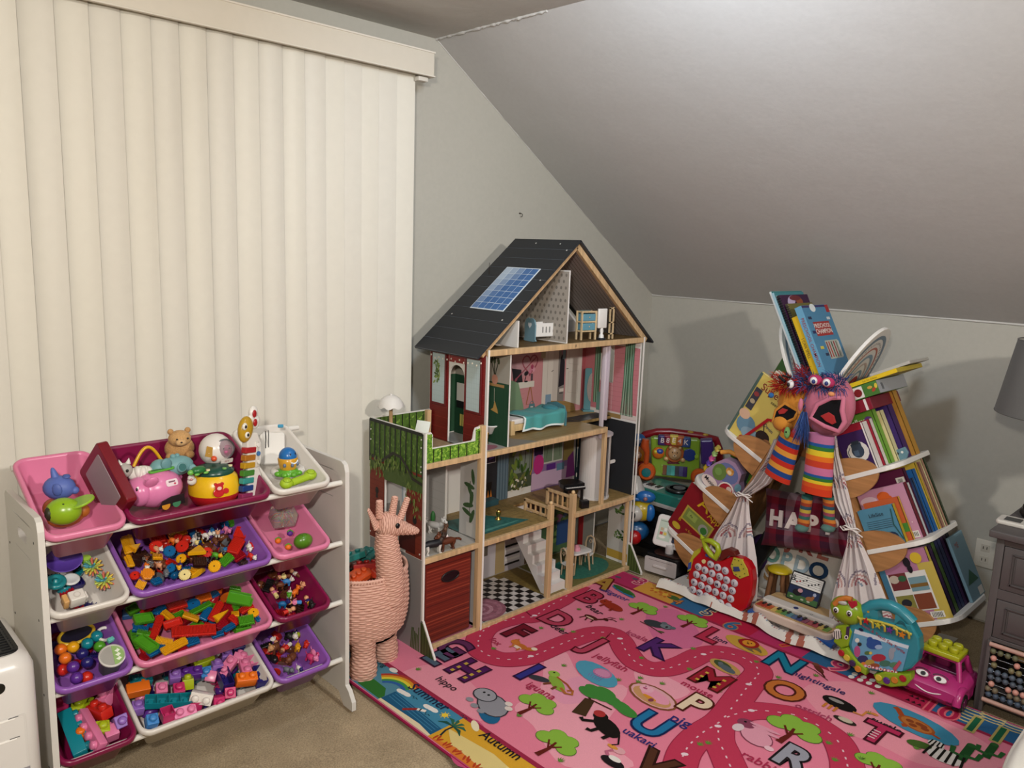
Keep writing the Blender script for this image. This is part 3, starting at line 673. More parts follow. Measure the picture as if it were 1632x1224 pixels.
# row 2, white bin left
k_ = (1,'left');KC = lambda x,y: (x/4.08,640+y/4.08)
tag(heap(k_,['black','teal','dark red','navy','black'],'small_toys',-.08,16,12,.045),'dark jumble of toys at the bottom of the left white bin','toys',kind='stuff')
def bowlset():
    M_,L_ = bplace(k_,*KC(320,1060),*KC(500,1040),-.018,0,28);g = G('plastic');g.lathe([(1e-5,0),(.02,.002),(.040,.02),(.044,.028),(.041,.028),(.036,.02),(1e-5,.006)],24,'5a3f9e')
    put(g,'toy_bowl','shiny purple toy bowl at the back of the left white bin',M_ @ T(s=(1.0,.8,1)),None,'toy bowl')
    M_,L_ = bplace(k_,*KC(520,1040),*KC(600,1030),-.022);g = G('plastic');g.ell(0,0,0,.012,.012,.012,'79b52c',14);g.cyl(0,0,.004,.011,.008,'a5d04a',14)
    put(g,'round_toy','small light green cap beside the purple toy bowl',M_,None,'toy')
    for (x0,y0,x1,y1),lab in (((530,1080,680,1070),'upper spiky ball of coloured rubber tips in the left white bin'),((590,1170,770,1160),'lower spiky ball of coloured rubber tips in the left white bin')):
        M_,L_ = bplace(k_,*KC(x0,y0),*KC(x1,y1),-.022);g = G('satin');rq = random.Random(int(x0));r_ = .025
        g.ell(0,0,0,.010,.010,.010,'5d7a8a',10)
        for i in range(46):
            z = 1-2*(i+.5)/46;a = i*2.39996;q = math.sqrt(1-z*z);d = Vector((q*math.cos(a),q*math.sin(a),z));c = ['b9c95a','c96a5a','4f9fb0','d2b24c','7fb86a'][i % 5]
            g.tube([d*.008,d*r_*.8,d*r_],[.0026,.0030,.0022],c,6)
        put(g,'spiky_ball',lab,M_,None,'ball')
    M_,L_ = bplace(k_,*KC(300,1190),*KC(420,1180),-.03);g = G('plastic');g.lathe([(.022,0),(.026,.006),(.024,.012),(.016,.014),(.014,.010),(.006,.010),(.005,.016),(1e-5,.017)],22,'1d7f86')
    put(g,'stacking_cup','teal round toy lid at the left of the left white bin',M_,None,'toy')
    M_,L_ = bplace(k_,*KC(410,1160),*KC(510,1160),-.036);g = G('plastic');g.lathe([(.020,0),(.022,.004),(.017,.006),(.012,.003),(1e-5,.003)],22,'cfd3d2')
    put(g,'toy_plate','white ringed toy plate right of the teal lid',M_,None,'toy')
    M_,L_ = bplace(k_,*KB(330,250),*KB(550,210),-.032,0,8);g = G('plastic');g.box(.006,0,0,.036,.030,.032,'d8d4cc',.003);g.box(-.0205,0,.002,.012,.026,.028,'cfa064',.002);g.cyl(.006,0,.0315,.009,.001,'c3beb6',16);g.cyl(.006,0,.0325,.006,.0006,'d8d4cc',16)
    g.box(.027,0,.01,.008,.02,.012,'d8d4cc',.002);Mf = frame((-.0268,0,.016),(0,-1,0),(0,0,1),(-1,0,0))
    g.stroke([(-.008,-.006),(-.003,.006),(.002,-.003),(.008,.005)],.0015,.0003,'5a3a20',Mf);g.oval(.004,-.004,.003,.002,.0003,'9c3d20',0,10,Mf)
    put(g,'activity_cube','white activity cube with a tan picture side in the left white bin',M_ @ T(rz=10),None,'toy')
bowlset()
# ---------------------------------------------------------------- large toys in the top tier
def inbin(key,u,v,w,**k): return BIN[key][0] @ T(u,v,w,**k)
UP = T(rx=-23.5)   # undo the tilt: things that stand upright
def sitter(name,label,cat,key,px,py,w,rz=0,up=True,group=None,s=1):
    u,v = bpt(key,px,py,w);return thing(name,label,cat,M_=BIN[key][0] @ T(u,v,w) @ (UP if up else Matrix.Identity(4)) @ T(rz=rz,s=s),group=group)
# --- pink bin: drawing tablet, hedgehog, cap toy, orange animal
k_ = (0,'left')
A_,B_,D_ = Vector((.634,2.18,.965)),Vector((.664,2.062,.832)),Vector((.619,2.289,.864))
e1 = (B_-A_).normalized();e2 = (D_-A_);e2 = (e2-e1*e2.dot(e1)).normalized();e3 = e1.cross(e2)
if e3.x > 0: e3 = -e3
ctr = A_+(B_-A_)/2+(D_-A_)/2
t = thing('drawing_tablet','dark red drawing tablet with a grey screen standing aslant in the pink bin','drawing board',M_=frame(ctr,e1,e3.cross(e1),e3))
g = G('plastic');g.prism(rrect(.185,.155,.010,4),-.024,.004,'6e0d1c',ch=.003);g.build('frame',t)
g = G('satin');g.prism(rrect(.135,.105,.006,3),.0,.0055,'97868e',ch=.001,M_=T(0,.005));g.build('screen',t)
g = G('satin');g.text('Sketch',0,-.064,.018,.0046,'b98f93');g.build('lettering',t)
t = sitter('bath_hedgehog','blue rubber spiky animal sitting on a brown one in the pink bin','toy animal',k_,96,800,-.035,-35,s=1.3)
g = G('satin');g.ell(0,0,.03,.030,.024,.024,'5468ae',18);g.ell(.028,0,.024,.009,.009,.008,'5468ae',10);g.build('body',t)
g = G('satin');g.lathe([(.008,0),(.005,.014),(.003,.02),(1e-5,.022)],12,'5468ae',T(-.006,0,.05,ry=-14));g.lathe([(.008,0),(.006,.005),(1e-5,.006)],12,'465a9c',T(.014,.0,.051));g.build('spike',t)
for s_ in (-1,1):
    g = G('satin');g.ell(.004,s_*.022,.032,.010,.004,.013,'4c5fa3',10);g.build('ear',t)
t = sitter('orange_bear_toy','orange brown rubber animal squeezed under the green capped head','toy animal',k_,106,832,-.06,10,s=1.2)
g = G('satin');g.ell(0,0,.016,.040,.026,.026,'a8601f',16);g.ell(-.026,.006,.036,.017,.017,.020,'8d4a24',14);g.ell(.03,-.01,.02,.015,.014,.015,'a8601f',12);g.build('body',t)
t = sitter('cap_toy','glossy lime green capped head with a wide peak in the pink bin','toy',k_,102,828,-.030,-20,s=1.35)
g = G('plastic');g.ell(0,0,.016,.031,.024,.026,'86ab1e',20);g.build('cap',t)
g = G('plastic');g.prism([(a*1.0,b) for a,b in disc(.026,18,.022,.036,.004)],.018,.023,'8db52a',ch=.0015,M_=T(ry=-18,rx=8));g.build('peak',t)
g = G('satin');g.ell(-.022,-.006,.016,.009,.014,.014,'2a2a18',10);g.ell(.002,-.016,.034,.0022,.001,.0022,'10200c',6);g.build('face_opening',t)
# --- wide magenta bin
k_ = (0,'middle');KD = lambda x,y: (260+x/4.08,640+y/4.08)
t = sitter('pig_bank','shiny pink pig coin bank with a green slot in the magenta bin','coin bank',k_,252,808,-.06,12,s=1.22)
g = G('plastic');g.ell(0,0,.044,.058,.042,.042,'d67aa8',26);g.ell(-.044,0,.046,.028,.033,.033,'d67aa8',20);g.build('body',t)
g = G('plastic');g.cyl(0,0,0,.013,.016,'c54f8d',16,ch=.003,M_=T(-.068,-.004,.044,ry=-96));g.build('snout',t)
g = G('plastic');g.prism(rrect(.062,.014,.0068,5),0,.004,'59a83a',ch=.001,M_=T(.008,-.006,.0845,rx=6));g.prism(rrect(.05,.0045,.002,3),.0038,.0044,'2a5a1c',M_=T(.008,-.006,.0845,rx=6));g.build('coin_slot',t)
for s_ in (-1,1):
    g = G('plastic');g.ell(0,0,0,.014,.005,.017,'d67aa8',12,M_=T(-.034,s_*.034,.072,rx=s_*-38,ry=25));g.build('ear',t)
    g = G('plastic');g.ell(-.058,s_*.021,.060,.0045,.003,.006,'efe9e6',8);g.ell(-.0615,s_*.0225,.060,.0025,.002,.0042,'161013',8);g.build('eye',t)
g = G('plastic');g.prism([(-.03,-.004),(-.022,.014),(.0,.021),(.03,.021),(.036,-.004)],0,.002,'2b2226',M_=frame((.006,-.0385,.012),(1,0,0),(0,-.25,1),(0,-1,0)));g.build('belly_window',t)
for q,c in ((-.012,'c98a2a'),(.014,'3f7a58')):
    g = G('plastic');g.cyl(0,0,0,.010,.002,c,16,M_=frame((.006+q,-.0395,.014),(1,0,0),(0,0,1),(0,-1,0)));g.build('coin',t)
g = G('satin');Mf = frame((.012,-.0375,.062),(1,0,0),(0,.45,1),(0,-1,.4));g.prism(rrect(.028,.014,.004,3),.0,.0012,'e3cfd6',M_=Mf);g.rect(0,.002,.016,.003,.0015,'7a4a60',Mf);g.oval(.006,-.003,.003,.002,.0015,'c03a5a',0,10,Mf);g.build('sticker',t)
g = G('plastic');g.tube([(.056,0,.05),(.064,.004,.056),(.062,.008,.06),(.058,.004,.058)],.003,'c9699a',6);g.build('tail',t)
# honey pot
t = sitter('honey_pot','yellow and red musical pot with a red bear figure in the magenta bin','musical toy',k_,342,800,-.07,-6,s=1.28)
g = G('plastic');g.lathe([(.034,0),(.046,.004),(.054,.020),(.0545,.026)],28,'a81c22');g.build('base',t)
g = G('plastic');g.lathe([(.0545,.026),(.055,.04),(.050,.062),(.042,.070)],28,'e2b41a');g.build('pot',t)
g = G('plastic');g.lathe([(.043,.070),(.044,.076),(.034,.084),(.018,.088),(1e-5,.089)],24,'17463a');g.build('lid',t)
Mf = frame((-.004,-.0535,.042),(1,0,0),(0,.12,1),(0,-1,.1));g = G('plastic')
g.prism(disc(.012,16,.010),0,.004,'b91f26',ch=.001,M_=Mf @ T(-.004,-.004));g.prism(disc(.009,14),.002,.006,'b91f26',ch=.001,M_=Mf @ T(-.003,.008));g.prism(disc(.0035,10),.002,.006,'b91f26',M_=Mf @ T(-.010,.015));g.prism(disc(.0035,10),.002,.006,'b91f26',M_=Mf @ T(.004,.015));g.prism(disc(.006,12),0,.004,'b91f26',M_=Mf @ T(.012,-.002));g.oval(-.003,.006,.005,.004,.0063,'e0b8a8',0,12,Mf);g.build('bear_emblem',t)
g = G('plastic');[g.cyl(0,0,0,.0045,.003,c,12,M_=T((.0)+.036*math.cos(a),.036*math.sin(a),.0835)) for a,c in ((-2.2,'e9dfae'),(-1.2,'74b05c'),(-.5,'e9dfae'),(3.6,'5a9f4a'))];g.build('button',t)
t = sitter('turtle_toy','small green toy turtle perched on the yellow pot','toy animal',k_,316,752,.052,10,s=1.25)
g = G('plastic');g.ell(0,0,.004,.018,.012,.009,'256a34',16);g.build('shell',t);g = G('plastic');g.ell(-.018,0,.002,.008,.006,.006,'6bb04a',10);[g.ell(x,y,-.002,.007,.004,.003,'6bb04a',8) for x,y in ((-.01,-.011),(.012,-.011),(.012,.011),(-.01,.011))];g.build('head',t)
g = G('plastic');g.ell(0,0,0,.0085,.0085,.0085,'d2502a',14);u,v = bpt(k_,341,731,.05);put(g,'orange_ball','small orange ball between the turtle and the helmet',inbin(k_,u,v,.05),None,'ball')
# space helmet toy
t = sitter('helmet_toy','white round head toy with a clear visor and a pink pig inside','toy',k_,344,737,.012,0,s=1.3)
g = G('plastic');g.ell(0,0,.03,.036,.034,.036,'d8d2cc',24);g.build('helmet',t)
g = G('clear');g.ell(.010,-.020,.034,.022,.018,.022,'cdb9c4',18);g.build('visor',t)
g = G('plastic');g.tube([(.010+.022*math.cos(a*PI/12),-.0235,.034+.022*math.sin(a*PI/12)) for a in range(24)],.0022,'55565a',6,closed=True);g.build('visor_rim',t)
g = G('satin');g.ell(.012,-.026,.032,.013,.010,.013,'cf7fa0',14);g.ell(.008,-.037,.031,.0045,.003,.0035,'b85d85',8);g.ell(.004,-.034,.038,.0018,.0018,.0022,'150f12',6);g.ell(.016,-.035,.038,.0018,.0018,.0022,'150f12',6);g.build('pig_face',t)
g = G('satin');g.prism([(-.009,-.011),(.007,-.014),(.008,.009),(-.004,.012)],0,.002,'b48a3c',M_=frame((-.024,-.0225,.034),(.75,-.66,0),(0,0,1),(-.66,-.75,0)));g.build('cat_sticker',t)
g = G('satin');Mf = frame((.012,-.030,.008),(1,.2,0),(0,-.4,1),(0,-1,-.4));g.prism(rrect(.03,.010,.002),0,.001,'d8d2cc',M_=Mf);g.text('FFY',0,0,.008,.0013,'9c2a34',M_=Mf);g.build('name_label',t)
# xylophone / piano toy, white frame with coloured keys, yellow owl head
t = sitter('keyboard_toy','white tilted toy keyboard with coloured keys and a round yellow face on top','musical toy',k_,392,786,-.035,24,s=1.28)
g = G('plastic');g.prism([(.0,-.02),(.036,-.02),(.042,.0),(.044,.035),(.037,.05),(.046,.075),(.046,.11),(.034,.135),(.012,.138),(.0,.12)],-.008,.008,'d9d5ce',ch=.002,M_=T(rx=90));g.build('body',t)
for i,c in enumerate(['a02026','a5681c','b58a1c','3d7a2c','2f8f88','1c3f7a','8a2f5a']):
    g = G('plastic');g.box(-.006,-.004,.094-.0175*i,.036,.014,.013,c,.0015,M_=T(ry=8));g.build('key',t)
g = G('plastic');g.box(.030,-.006,.055,.014,.010,.062,'c9c4bb',.004);g.cyl(0,0,0,.0055,.003,'3a6fa8',12,M_=T(.030,-.011,.088,rx=90));g.cyl(0,0,0,.0045,.003,'e2dfd8',12,M_=T(.030,-.011,.108,rx=90));g.cyl(0,0,0,.0045,.003,'e2dfd8',12,M_=T(.030,-.011,.068,rx=90));g.build('control_panel',t)
g = G('plastic');g.ell(0,0,0,.021,.013,.030,'b08a1e',20,M_=T(-.002,-.004,.150,ry=12));g.build('yellow_head',t)
for x,z in ((-.015,.160),(-.008,.140)):
    g = G('plastic');g.ell(x,-.014,z,.0075,.004,.0085,'d9d5c8',12);g.ell(x-.001,-.0175,z,.0035,.002,.004,'17120c',8);g.build('eye',t)
g = G('plastic');g.ell(.030,0,.182,.014,.008,.016,'d9d5ce',14);g.ell(.034,0,.160,.017,.008,.017,'d9d5ce',14);g.ell(.022,0,.168,.012,.007,.012,'d9d5ce',12);g.build('paw',t)
for x,z in ((.026,.181),(.028,.160)):
    g = G('plastic');g.ell(x,-.007,z,.0065,.003,.009,'a01c22',12);g.build('red_pad',t)
# plush bear
t = sitter('plush_bear','sandy plush bear slumped at the back of the magenta bin','soft toy',k_,289,732,-.02,-10)
g = G('fur');g.ell(0,.02,.03,.042,.03,.034,'b98f5e',18);g.ell(.022,-.006,.014,.014,.018,.012,'b98f5e',12);g.ell(-.03,-.004,.012,.014,.016,.012,'b98f5e',12);g.build('body',t)
g = G('fur');g.ell(-.002,.004,.062,.032,.027,.025,'c39a68',18);g.ell(-.004,-.02,.056,.016,.012,.011,'cfa878',12);g.ell(-.026,.006,.084,.009,.006,.009,'b98f5e',10);g.ell(.022,.01,.084,.009,.006,.009,'b98f5e',10);g.build('head',t)
g = G('plastic');g.ell(.016,-.020,.066,.0035,.002,.003,'16110d',8);g.ell(-.014,-.022,.066,.003,.002,.0028,'16110d',8);g.ell(-.004,-.0315,.058,.0035,.002,.0025,'16110d',8);g.build('nose_and_eyes',t)
# elephant
t = sitter('elephant_toy','grey blue plastic elephant lying behind the pig bank','toy animal',k_,274,757,-.0,4,s=1.2)
g = G('satin');g.ell(.012,0,.02,.040,.022,.024,'6e9a9e',20);g.ell(-.030,-.004,.024,.022,.020,.020,'6e9a9e',16);g.tube([(-.044,-.006,.018),(-.06,-.008,.010),(-.072,-.008,.010),(-.08,-.006,.016)],[.011,.008,.0065,.006],'6e9a9e',10);g.build('body',t)
g = G('satin');g.cyl(0,0,0,.012,.014,'6e9a9e',14,ch=.002,M_=T(.014,-.012,.018,rx=75));g.cyl(0,0,.0141,.009,.0005,'27605f',14,M_=T(.014,-.012,.018,rx=75));g.cyl(0,0,0,.010,.016,'6e9a9e',14,ch=.002,M_=T(.040,-.008,.01,rx=75));g.build('foot',t)
g = G('satin');g.ell(-.022,-.022,.034,.013,.004,.015,'5f8b90',12);g.ell(.004,0,.044,.007,.007,.006,'6e9a9e',10);g.ell(.014,0,.045,.006,.006,.005,'6e9a9e',10);g.build('ear',t)
# white cat and yellow handle toy
t = sitter('loop_rattle','toy with a curved yellow tube between an orange cup and a white cat','toy',k_,236,742,.01,6)
P = [(-.040+.080*i/14,0,.005+.048*math.sin(PI*i/14)) for i in range(15)]
g = G('plastic');g.tube(P,.0045,'d6a21c',12);g.build('handle_loop',t)
g = G('plastic');g.lathe([(.008,0),(.013,.004),(.013,.012),(.009,.016)],16,'d0582a',T(.042,0,-.006,ry=15));g.build('orange_cup',t)
t = sitter('cat_toy','white plastic cat with a grey face and red paw in the magenta bin','toy animal',k_,212,762,.012,-4,s=1.2)
g = G('satin');g.ell(.018,0,.008,.030,.016,.018,'d8d3cd',18);[g.ell(.008+.012*i,-.006,.014-.002*i,.008,.014,.014,'dcd8d2',12) for i in range(3)];g.build('body',t)
g = G('satin');g.ell(-.018,-.004,.022,.017,.015,.017,'a9a49e',16);g.lathe([(.006,0),(1e-5,.013)],10,'d8d3cd',T(-.026,-.004,.036,ry=-12));g.lathe([(.006,0),(1e-5,.013)],10,'d8d3cd',T(-.010,-.004,.037,ry=12));g.ell(-.016,-.019,.024,.0035,.002,.004,'15120f',8);g.ell(-.028,-.014,.016,.003,.003,.0025,'15120f',8);g.build('head',t)
g = G('satin');g.ell(0,-.010,-.008,.008,.008,.006,'a03a2a',12);g.build('red_paw',t)
t = sitter('cow_charm','tiny white cow charm between the pig bank and the pot','toy animal',k_,306,772,.01,0,s=1.2)
g = G('satin');g.ell(0,0,.008,.011,.008,.010,'d8d3cd',12);g.ell(-.004,-.006,.018,.008,.007,.007,'d8d3cd',12);g.ell(-.006,-.012,.016,.0035,.003,.003,'c98a90',8);g.build('body',t)
# --- white bin right
k_ = (0,'right')
t = sitter('toy_scanner','white toy hand device with a blue mark leaning in the right white bin','toy',k_,435,728,-.05,-25,s=1.1)
g = G('plastic');g.prism(rrect(.07,.095,.012,4),0,.028,'d3d0ca',ch=.004,M_=T(0,.01,.02,rx=68,rz=-6));g.build('case',t)
g = G('satin');[g.box(-.02+.008*i,-.013,.03+.002*i,.0022,.003,.05,'3a3a3c') for i in range(2)];g.box(.022,-.012,.088,.016,.004,.010,'3c8fb4',.002);g.build('vent',t)
t = sitter('ring_base','white ring shaped toy base under the blue capped ball','toy',k_,459,755,-.035,0,s=1.25)
g = G('plastic');g.tube([(.034*math.cos(a*PI/14),.028*math.sin(a*PI/14),.008) for a in range(28)],.009,'d6d2cc',10,closed=True,sq=1.1);g.cyl(0,0,0,.03,.006,'d6d2cc',24);g.build('ring',t)
t = sitter('octopus_ball','blue topped ball toy with a yellow skirt and green feet','toy',k_,459,756,-.022,0,s=1.35)
g = G('plastic');g.ell(0,0,.042,.020,.020,.021,'1c66a8',22,lo=-10);g.build('dome',t)
g = G('plastic');pr = [];g.lathe([(.017,.012),(.021,.026),(.0225,.038),(.020,.040)],22,'c9962c');[g.ell(.0215*math.cos(a),.0215*math.sin(a),.026,.004,.004,.005,'5f6c86',8) for a in (-2.4,-1.6,-.8)];g.build('skirt',t)
g = G('plastic');g.lathe([(.026,0),(.027,.006),(.020,.014)],22,'5ba02c');[g.ell(.025*math.cos(a),.025*math.sin(a),.005,.008,.008,.006,'5ba02c',10) for a in [i*PI/4 for i in range(8)]];g.build('feet',t)
g = G('plastic');g.arc(0,0,.010,.0025,.0,'d8e4ee',200,340,10,M_=frame((.004,-.0195,.040),(1,0,0),(0,.3,1),(0,-1,.3)));g.ell(-.003,-.018,.05,.002,.001,.003,'0e1f3a',6);g.ell(.010,-.016,.05,.002,.001,.003,'0e1f3a',6);g.build('face',t)
M_,L_ = bplace(k_,446,776,507,754,-.012);t = thing('green_bone','lime green rubber bone rattle at the front of the right white bin','rattle',M_=M_ @ T(s=1.55))
g = G('satin');g.tube([(-.02,0,0),(.02,0,0)],.0075,'9bb824',12);[g.cyl(x,0,0,.0085,.003,'8aa61c',12,M_=T(ry=90)) for x in ()];g.build('grip',t)
for s_ in (-1,1):
    g = G('satin');g.ell(s_*.029,.003,0,.014,.012,.010,'9bb824',14);g.tube([(s_*.029+.008*math.cos(a*PI/6),.003+.007*math.sin(a*PI/6),.008) for a in range(12)],.001,'7f9a16',5,closed=True);g.build('end',t)
# --- pink bin right row 2
k_ = (1,'right')
t = sitter('band_box','clear lidded box of coloured rubber bands at the back of the right pink bin','box',k_,449,832,-.045,-8,False)
g = G('clear');g.box(0,.0,.0,.075,.06,.05,'d8d2cc',.008);g.build('tub',t)
rq = random.Random(4)
for nm,z0,n in (('rubber_bands',.036,34),('pencils',.008,30)):
    g = G('satin')
    for i in range(n):
        a = rq.uniform(0,PI);x,y = rq.uniform(-.018,.018),rq.uniform(-.02,.02);l = rq.uniform(.01,.018)
        g.tube([(x-l*math.cos(a),y-l*math.sin(a),z0),(x,y,z0+rq.uniform(.004,.014)),(x+l*math.cos(a),y+l*math.sin(a),z0)],.0012,rq.choice(['d8b82a','c2407a','4ca05a','6a4ab0','d8662a','cfd6c0']),5)
    o = g.build(nm,t);o['kind'] = 'stuff'
t = sitter('dome_toy','smooth green dome toy at the front of the right pink bin','toy',k_,483,862,-.04,0,False,s=1.15)
g = G('plastic');g.ell(0,0,0,.027,.020,.022,'4f7f1c',22);g.tube([(.007*math.cos(a*PI/8),.005*math.sin(a*PI/8),.0215) for a in range(12)],.0008,'3a6412',5);g.build('dome',t)
for c,x,y,lab in (('orange',443,862,'orange ball in the front left corner of the right pink bin'),('orange',459,872,'orange and green clip below the clear box'),('purple',462,850,'purple band ball under the clear box')):
    M_,L_ = bplace(k_,x-5,y,x+5,y,-.05);g = G('satin');g.ell(0,0,0,.010,.009,.009,CN[c],12);g.tube([(-.01,0,.006),(0,.006,.01),(.01,0,.006)],.002,'4f9a22',6);put(g,'small_ball',lab,M_,None,'toy')
# --- magenta bin right row 3 and purple bin right row 4: figures
rr = random.Random(21)
k_ = (2,'right')
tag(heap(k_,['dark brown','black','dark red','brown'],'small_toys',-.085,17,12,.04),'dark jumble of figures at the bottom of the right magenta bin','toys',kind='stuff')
FG = [(840,130,'peach','orange','f'),(790,180,'orange','orange','c'),(760,190,'white','green','c'),(665,175,'pink','cream','f'),(715,255,'blue','navy','c'),(785,235,'pink','light blue','f'),
      (760,285,'tan','red','f'),(870,225,'navy','yellow','f'),(880,250,'black','black','c'),(700,140,'brown','dark brown','c'),(790,60,'white','brown','f'),(720,80,'cream','brown','f'),(740,120,'light blue','white','c')]
FL_ = ['fox coloured figure lying at the back of the right magenta bin','orange toy animal in the middle of the right magenta bin','white and green toy animal at the left of the right magenta bin','pink doll with a cream dress at the left wall of the magenta bin','blue toy animal in the front left corner of the magenta bin',
       'pink and light blue doll near the front of the right magenta bin','tan and red figure lying at the front rim of the magenta bin','navy and yellow figure at the front right of the magenta bin','black toy animal at the right of the magenta bin','dark brown animal at the back left of the magenta bin',
       'white figure with brown legs standing at the very back of the magenta bin','cream figure at the back left of the right magenta bin','light blue and white penguin behind the orange animal']
for (x,y,a,b,kd),lab in zip(FG,FL_):
    q = KA(x,y);M_,L_ = bplace(k_,q[0]-6,q[1],q[0]+6,q[1],-.045);M_ = M_ @ T(rz=rr.uniform(-180,180),rx=rr.uniform(-15,15))
    put(figure(.046,a,b) if kd == 'f' else critter(.04,a,b),'toy_figure' if kd == 'f' else 'toy_animal',lab,M_,'figures in the right magenta bin','toy figure')
k_ = (3,'right')
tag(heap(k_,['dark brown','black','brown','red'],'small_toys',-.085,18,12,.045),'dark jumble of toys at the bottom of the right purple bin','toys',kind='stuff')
FG = [(755,450,'black','white','c',.05,'black and white toy dog at the back of the right purple bin'),(670,520,'brown','tan','c',.055,'brown toy bear at the left wall of the right purple bin'),(735,510,'red','white','f',.05,'striped red and white figure beside the brown bear'),
      (805,510,'yellow','yellow','c',.042,'yellow duck in the middle of the right purple bin'),(860,490,'red','red','c',.045,'red toy crab behind the pink pig'),(760,580,'brown','brown','c',.06,'large brown horse at the front of the right purple bin'),
      (880,580,'hot pink','pink','c',.05,'pink toy pig at the front right of the right purple bin'),(935,540,'pink','hot pink','c',.048,'rosy pig at the right wall of the right purple bin'),(745,645,'grey','grey','c',.04,'grey car shaped animal at the front rim of the purple bin'),
      (815,635,'white','navy','c',.032,'small white and navy animal at the front rim'),(850,400,'navy','blue','f',.045,'dark blue figure at the shaded back of the right purple bin'),(800,440,'lime','green','c',.04,'olive green animal at the back of the right purple bin'),(660,460,'white','purple','f',.045,'white and purple figure in the back left corner of the purple bin')]
for x,y,a,b,kd,s_,lab in FG:
    q = KA(x,y);M_,L_ = bplace(k_,q[0]-6,q[1],q[0]+6,q[1],-.05);M_ = M_ @ T(rz=rr.uniform(-150,-30),rx=rr.uniform(-12,12))
    put(figure(s_,a,b) if kd == 'f' else critter(s_,a,b,spot='black' if b == 'white' else None),'toy_figure' if kd == 'f' else 'toy_animal',lab,M_,'figures in the right purple bin','toy figure')
g = G('satin');g.tube([(.0,-.012,0),(.004,-.006,.004),(.006,0,.005),(.004,.008,.004),(0,.012,0)],.0015,'ded9d2',6)
M_,L_ = bplace(k_,*KA(880,440),*KA(910,480),-.03);put(g,'toy_loop','thin white curved handle at the right of the right purple bin',M_,None,'toy')
# ---------------------------------------------------------------- air purifier, lower left
t = thing('air_purifier','white boxy air purifier with a black grille top left of the toy rack','air purifier',(.280,2.085,0),0)
Wd,Dp,Ht = .26,.30,.555
g = G('plastic');rg = []
for ins,z,r in ((.008,0,.03),(0,.01,.035),(0,Ht-.035,.04),(.008,Ht-.012,.04),(.024,Ht,.035)):
    rg.append([(a,b,z) for a,b in rrect(Wd-2*ins,Dp-2*ins,r,5)])
n = len(rg[0]);g.add([p for q in rg for p in q],[(k*n+i,k*n+(i+1) % n,k*n+n+(i+1) % n,k*n+n+i) for k in range(4) for i in range(n)],'d4d1cd',True);g.add(rg[0],[tuple(range(n-1,-1,-1))],'d4d1cd');g.add(rg[-1],[tuple(range(n))],'d4d1cd');g.build('housing',t)
g = G('satin');g.prism(rrect(Wd-.05,Dp-.06,.022,4),Ht,Ht+.004,'0d0e10',ch=.001)
for i in range(9): g.box(-.092+.023*i,0,Ht+.004,.004,Dp-.075,.003,'17191c')
for j in range(17): g.box(0,-.112+.014*j,Ht+.0045,Wd-.065,.0022,.002,'17191c')
g.build('grille',t)
FR = frame((0,-Dp/2,0),(1,0,0),(0,0,1),(0,-1,0))
g = G('plastic');g.prism(rrect(.13,.026,.0128,5),-.003,.0015,'0c0d0e',ch=.001,M_=FR @ T(.0,Ht-.06));g.build('handle_slot',t)
g = G('satin');g.prism(rrect(.2,.16,.006,3),0,.0012,'cfccc8',M_=FR @ T(.0,.34));g.prism(rrect(.19,.15,.006,3),.0008,.0018,'d4d1cd',M_=FR @ T(.0,.34));g.build('panel',t)
g = G('satin')
for z in (.415,.365): g.prism(rrect(.038,.004,.0015,2),.0015,.003,'f2f0ec',M_=FR @ T(.06,z));g.rect(.075,z+.003,.02,.002,.0035,'4a4a4a',FR)
for z in range(6): g.rect(.03,.265-.006*z,.085,.0014,.0022,'77757a',FR)
g.rect(.085,.268,.032,.036,.0022,'8d8b90',FR);g.oval(.085,.268,.009,.007,.0026,'bdbbbf',0,12,FR)
g.build('printed_label',t)
g = G('metal');g.tube([(-.010+.013*math.cos(a*PI/10),-Dp/2-.002,.315+.013*math.sin(a*PI/10)) for a in range(20)],.0018,'9a9a9e',6,closed=True);g.build('knob_ring',t)

# ---------------------------------------------------------------- woven giraffe basket
GX,GY = 1.500,2.25
t = thing('giraffe_basket','pale pink woven giraffe basket with legs, long neck and horns','basket',(GX,GY,0))
PKW = 'dcae9c'
def woven(name,ringf,nu,nv,rows,stakes,amp=.0022,closed_top=False):
    """real over-under relief: rows of strands alternately pushed out and in between the stakes"""
    g = G('wicker')
    def fn(u,v):
        c,rad,ex_,ey_ = ringf(v)
        a = 2*PI*u;row = v*rows;k = int(row)
        prof = math.sqrt(max(0,math.sin(PI*(row-k))))
        wave = math.cos(a*stakes/2+PI*k)
        r_ = 1+(amp*(prof*(.55+.75*wave)-.5))/max(rad[0],1e-4)
        p = Vector(c)+Vector(ex_)*rad[0]*r_*math.cos(a)+Vector(ey_)*rad[1]*r_*math.sin(a)
        return tuple(p)
    def colr(u,v):
        row = v*rows;k = row-int(row);w = math.cos(2*PI*u*stakes/2+PI*int(row))
        return mix('94604f',PKW,max(0,min(1,.10+3.4*min(k,1-k)+.30*w)))
    g.sheet(fn,nu,nv,colr);return g.build(name,t)
def interp(tab,v):
    v *= len(tab)-1;i = min(int(v),len(tab)-2);f = v-i;f = f*f*(3-2*f) if len(tab) < 5 else f
    return [tab[i][k]*(1-f)+tab[i+1][k]*f for k in range(len(tab[0]))]
body = [(.125,.066),(.134,.125),(.16,.150),(.20,.160),(.24,.165),(.29,.165),(.33,.162),(.375,.156)]   # z, radius
def bodyf(v):
    z,r = interp(body,v);return ((0,0,z-.03*(1-v)*0),(r,r*.92),(1,0,0),(0,1,0))
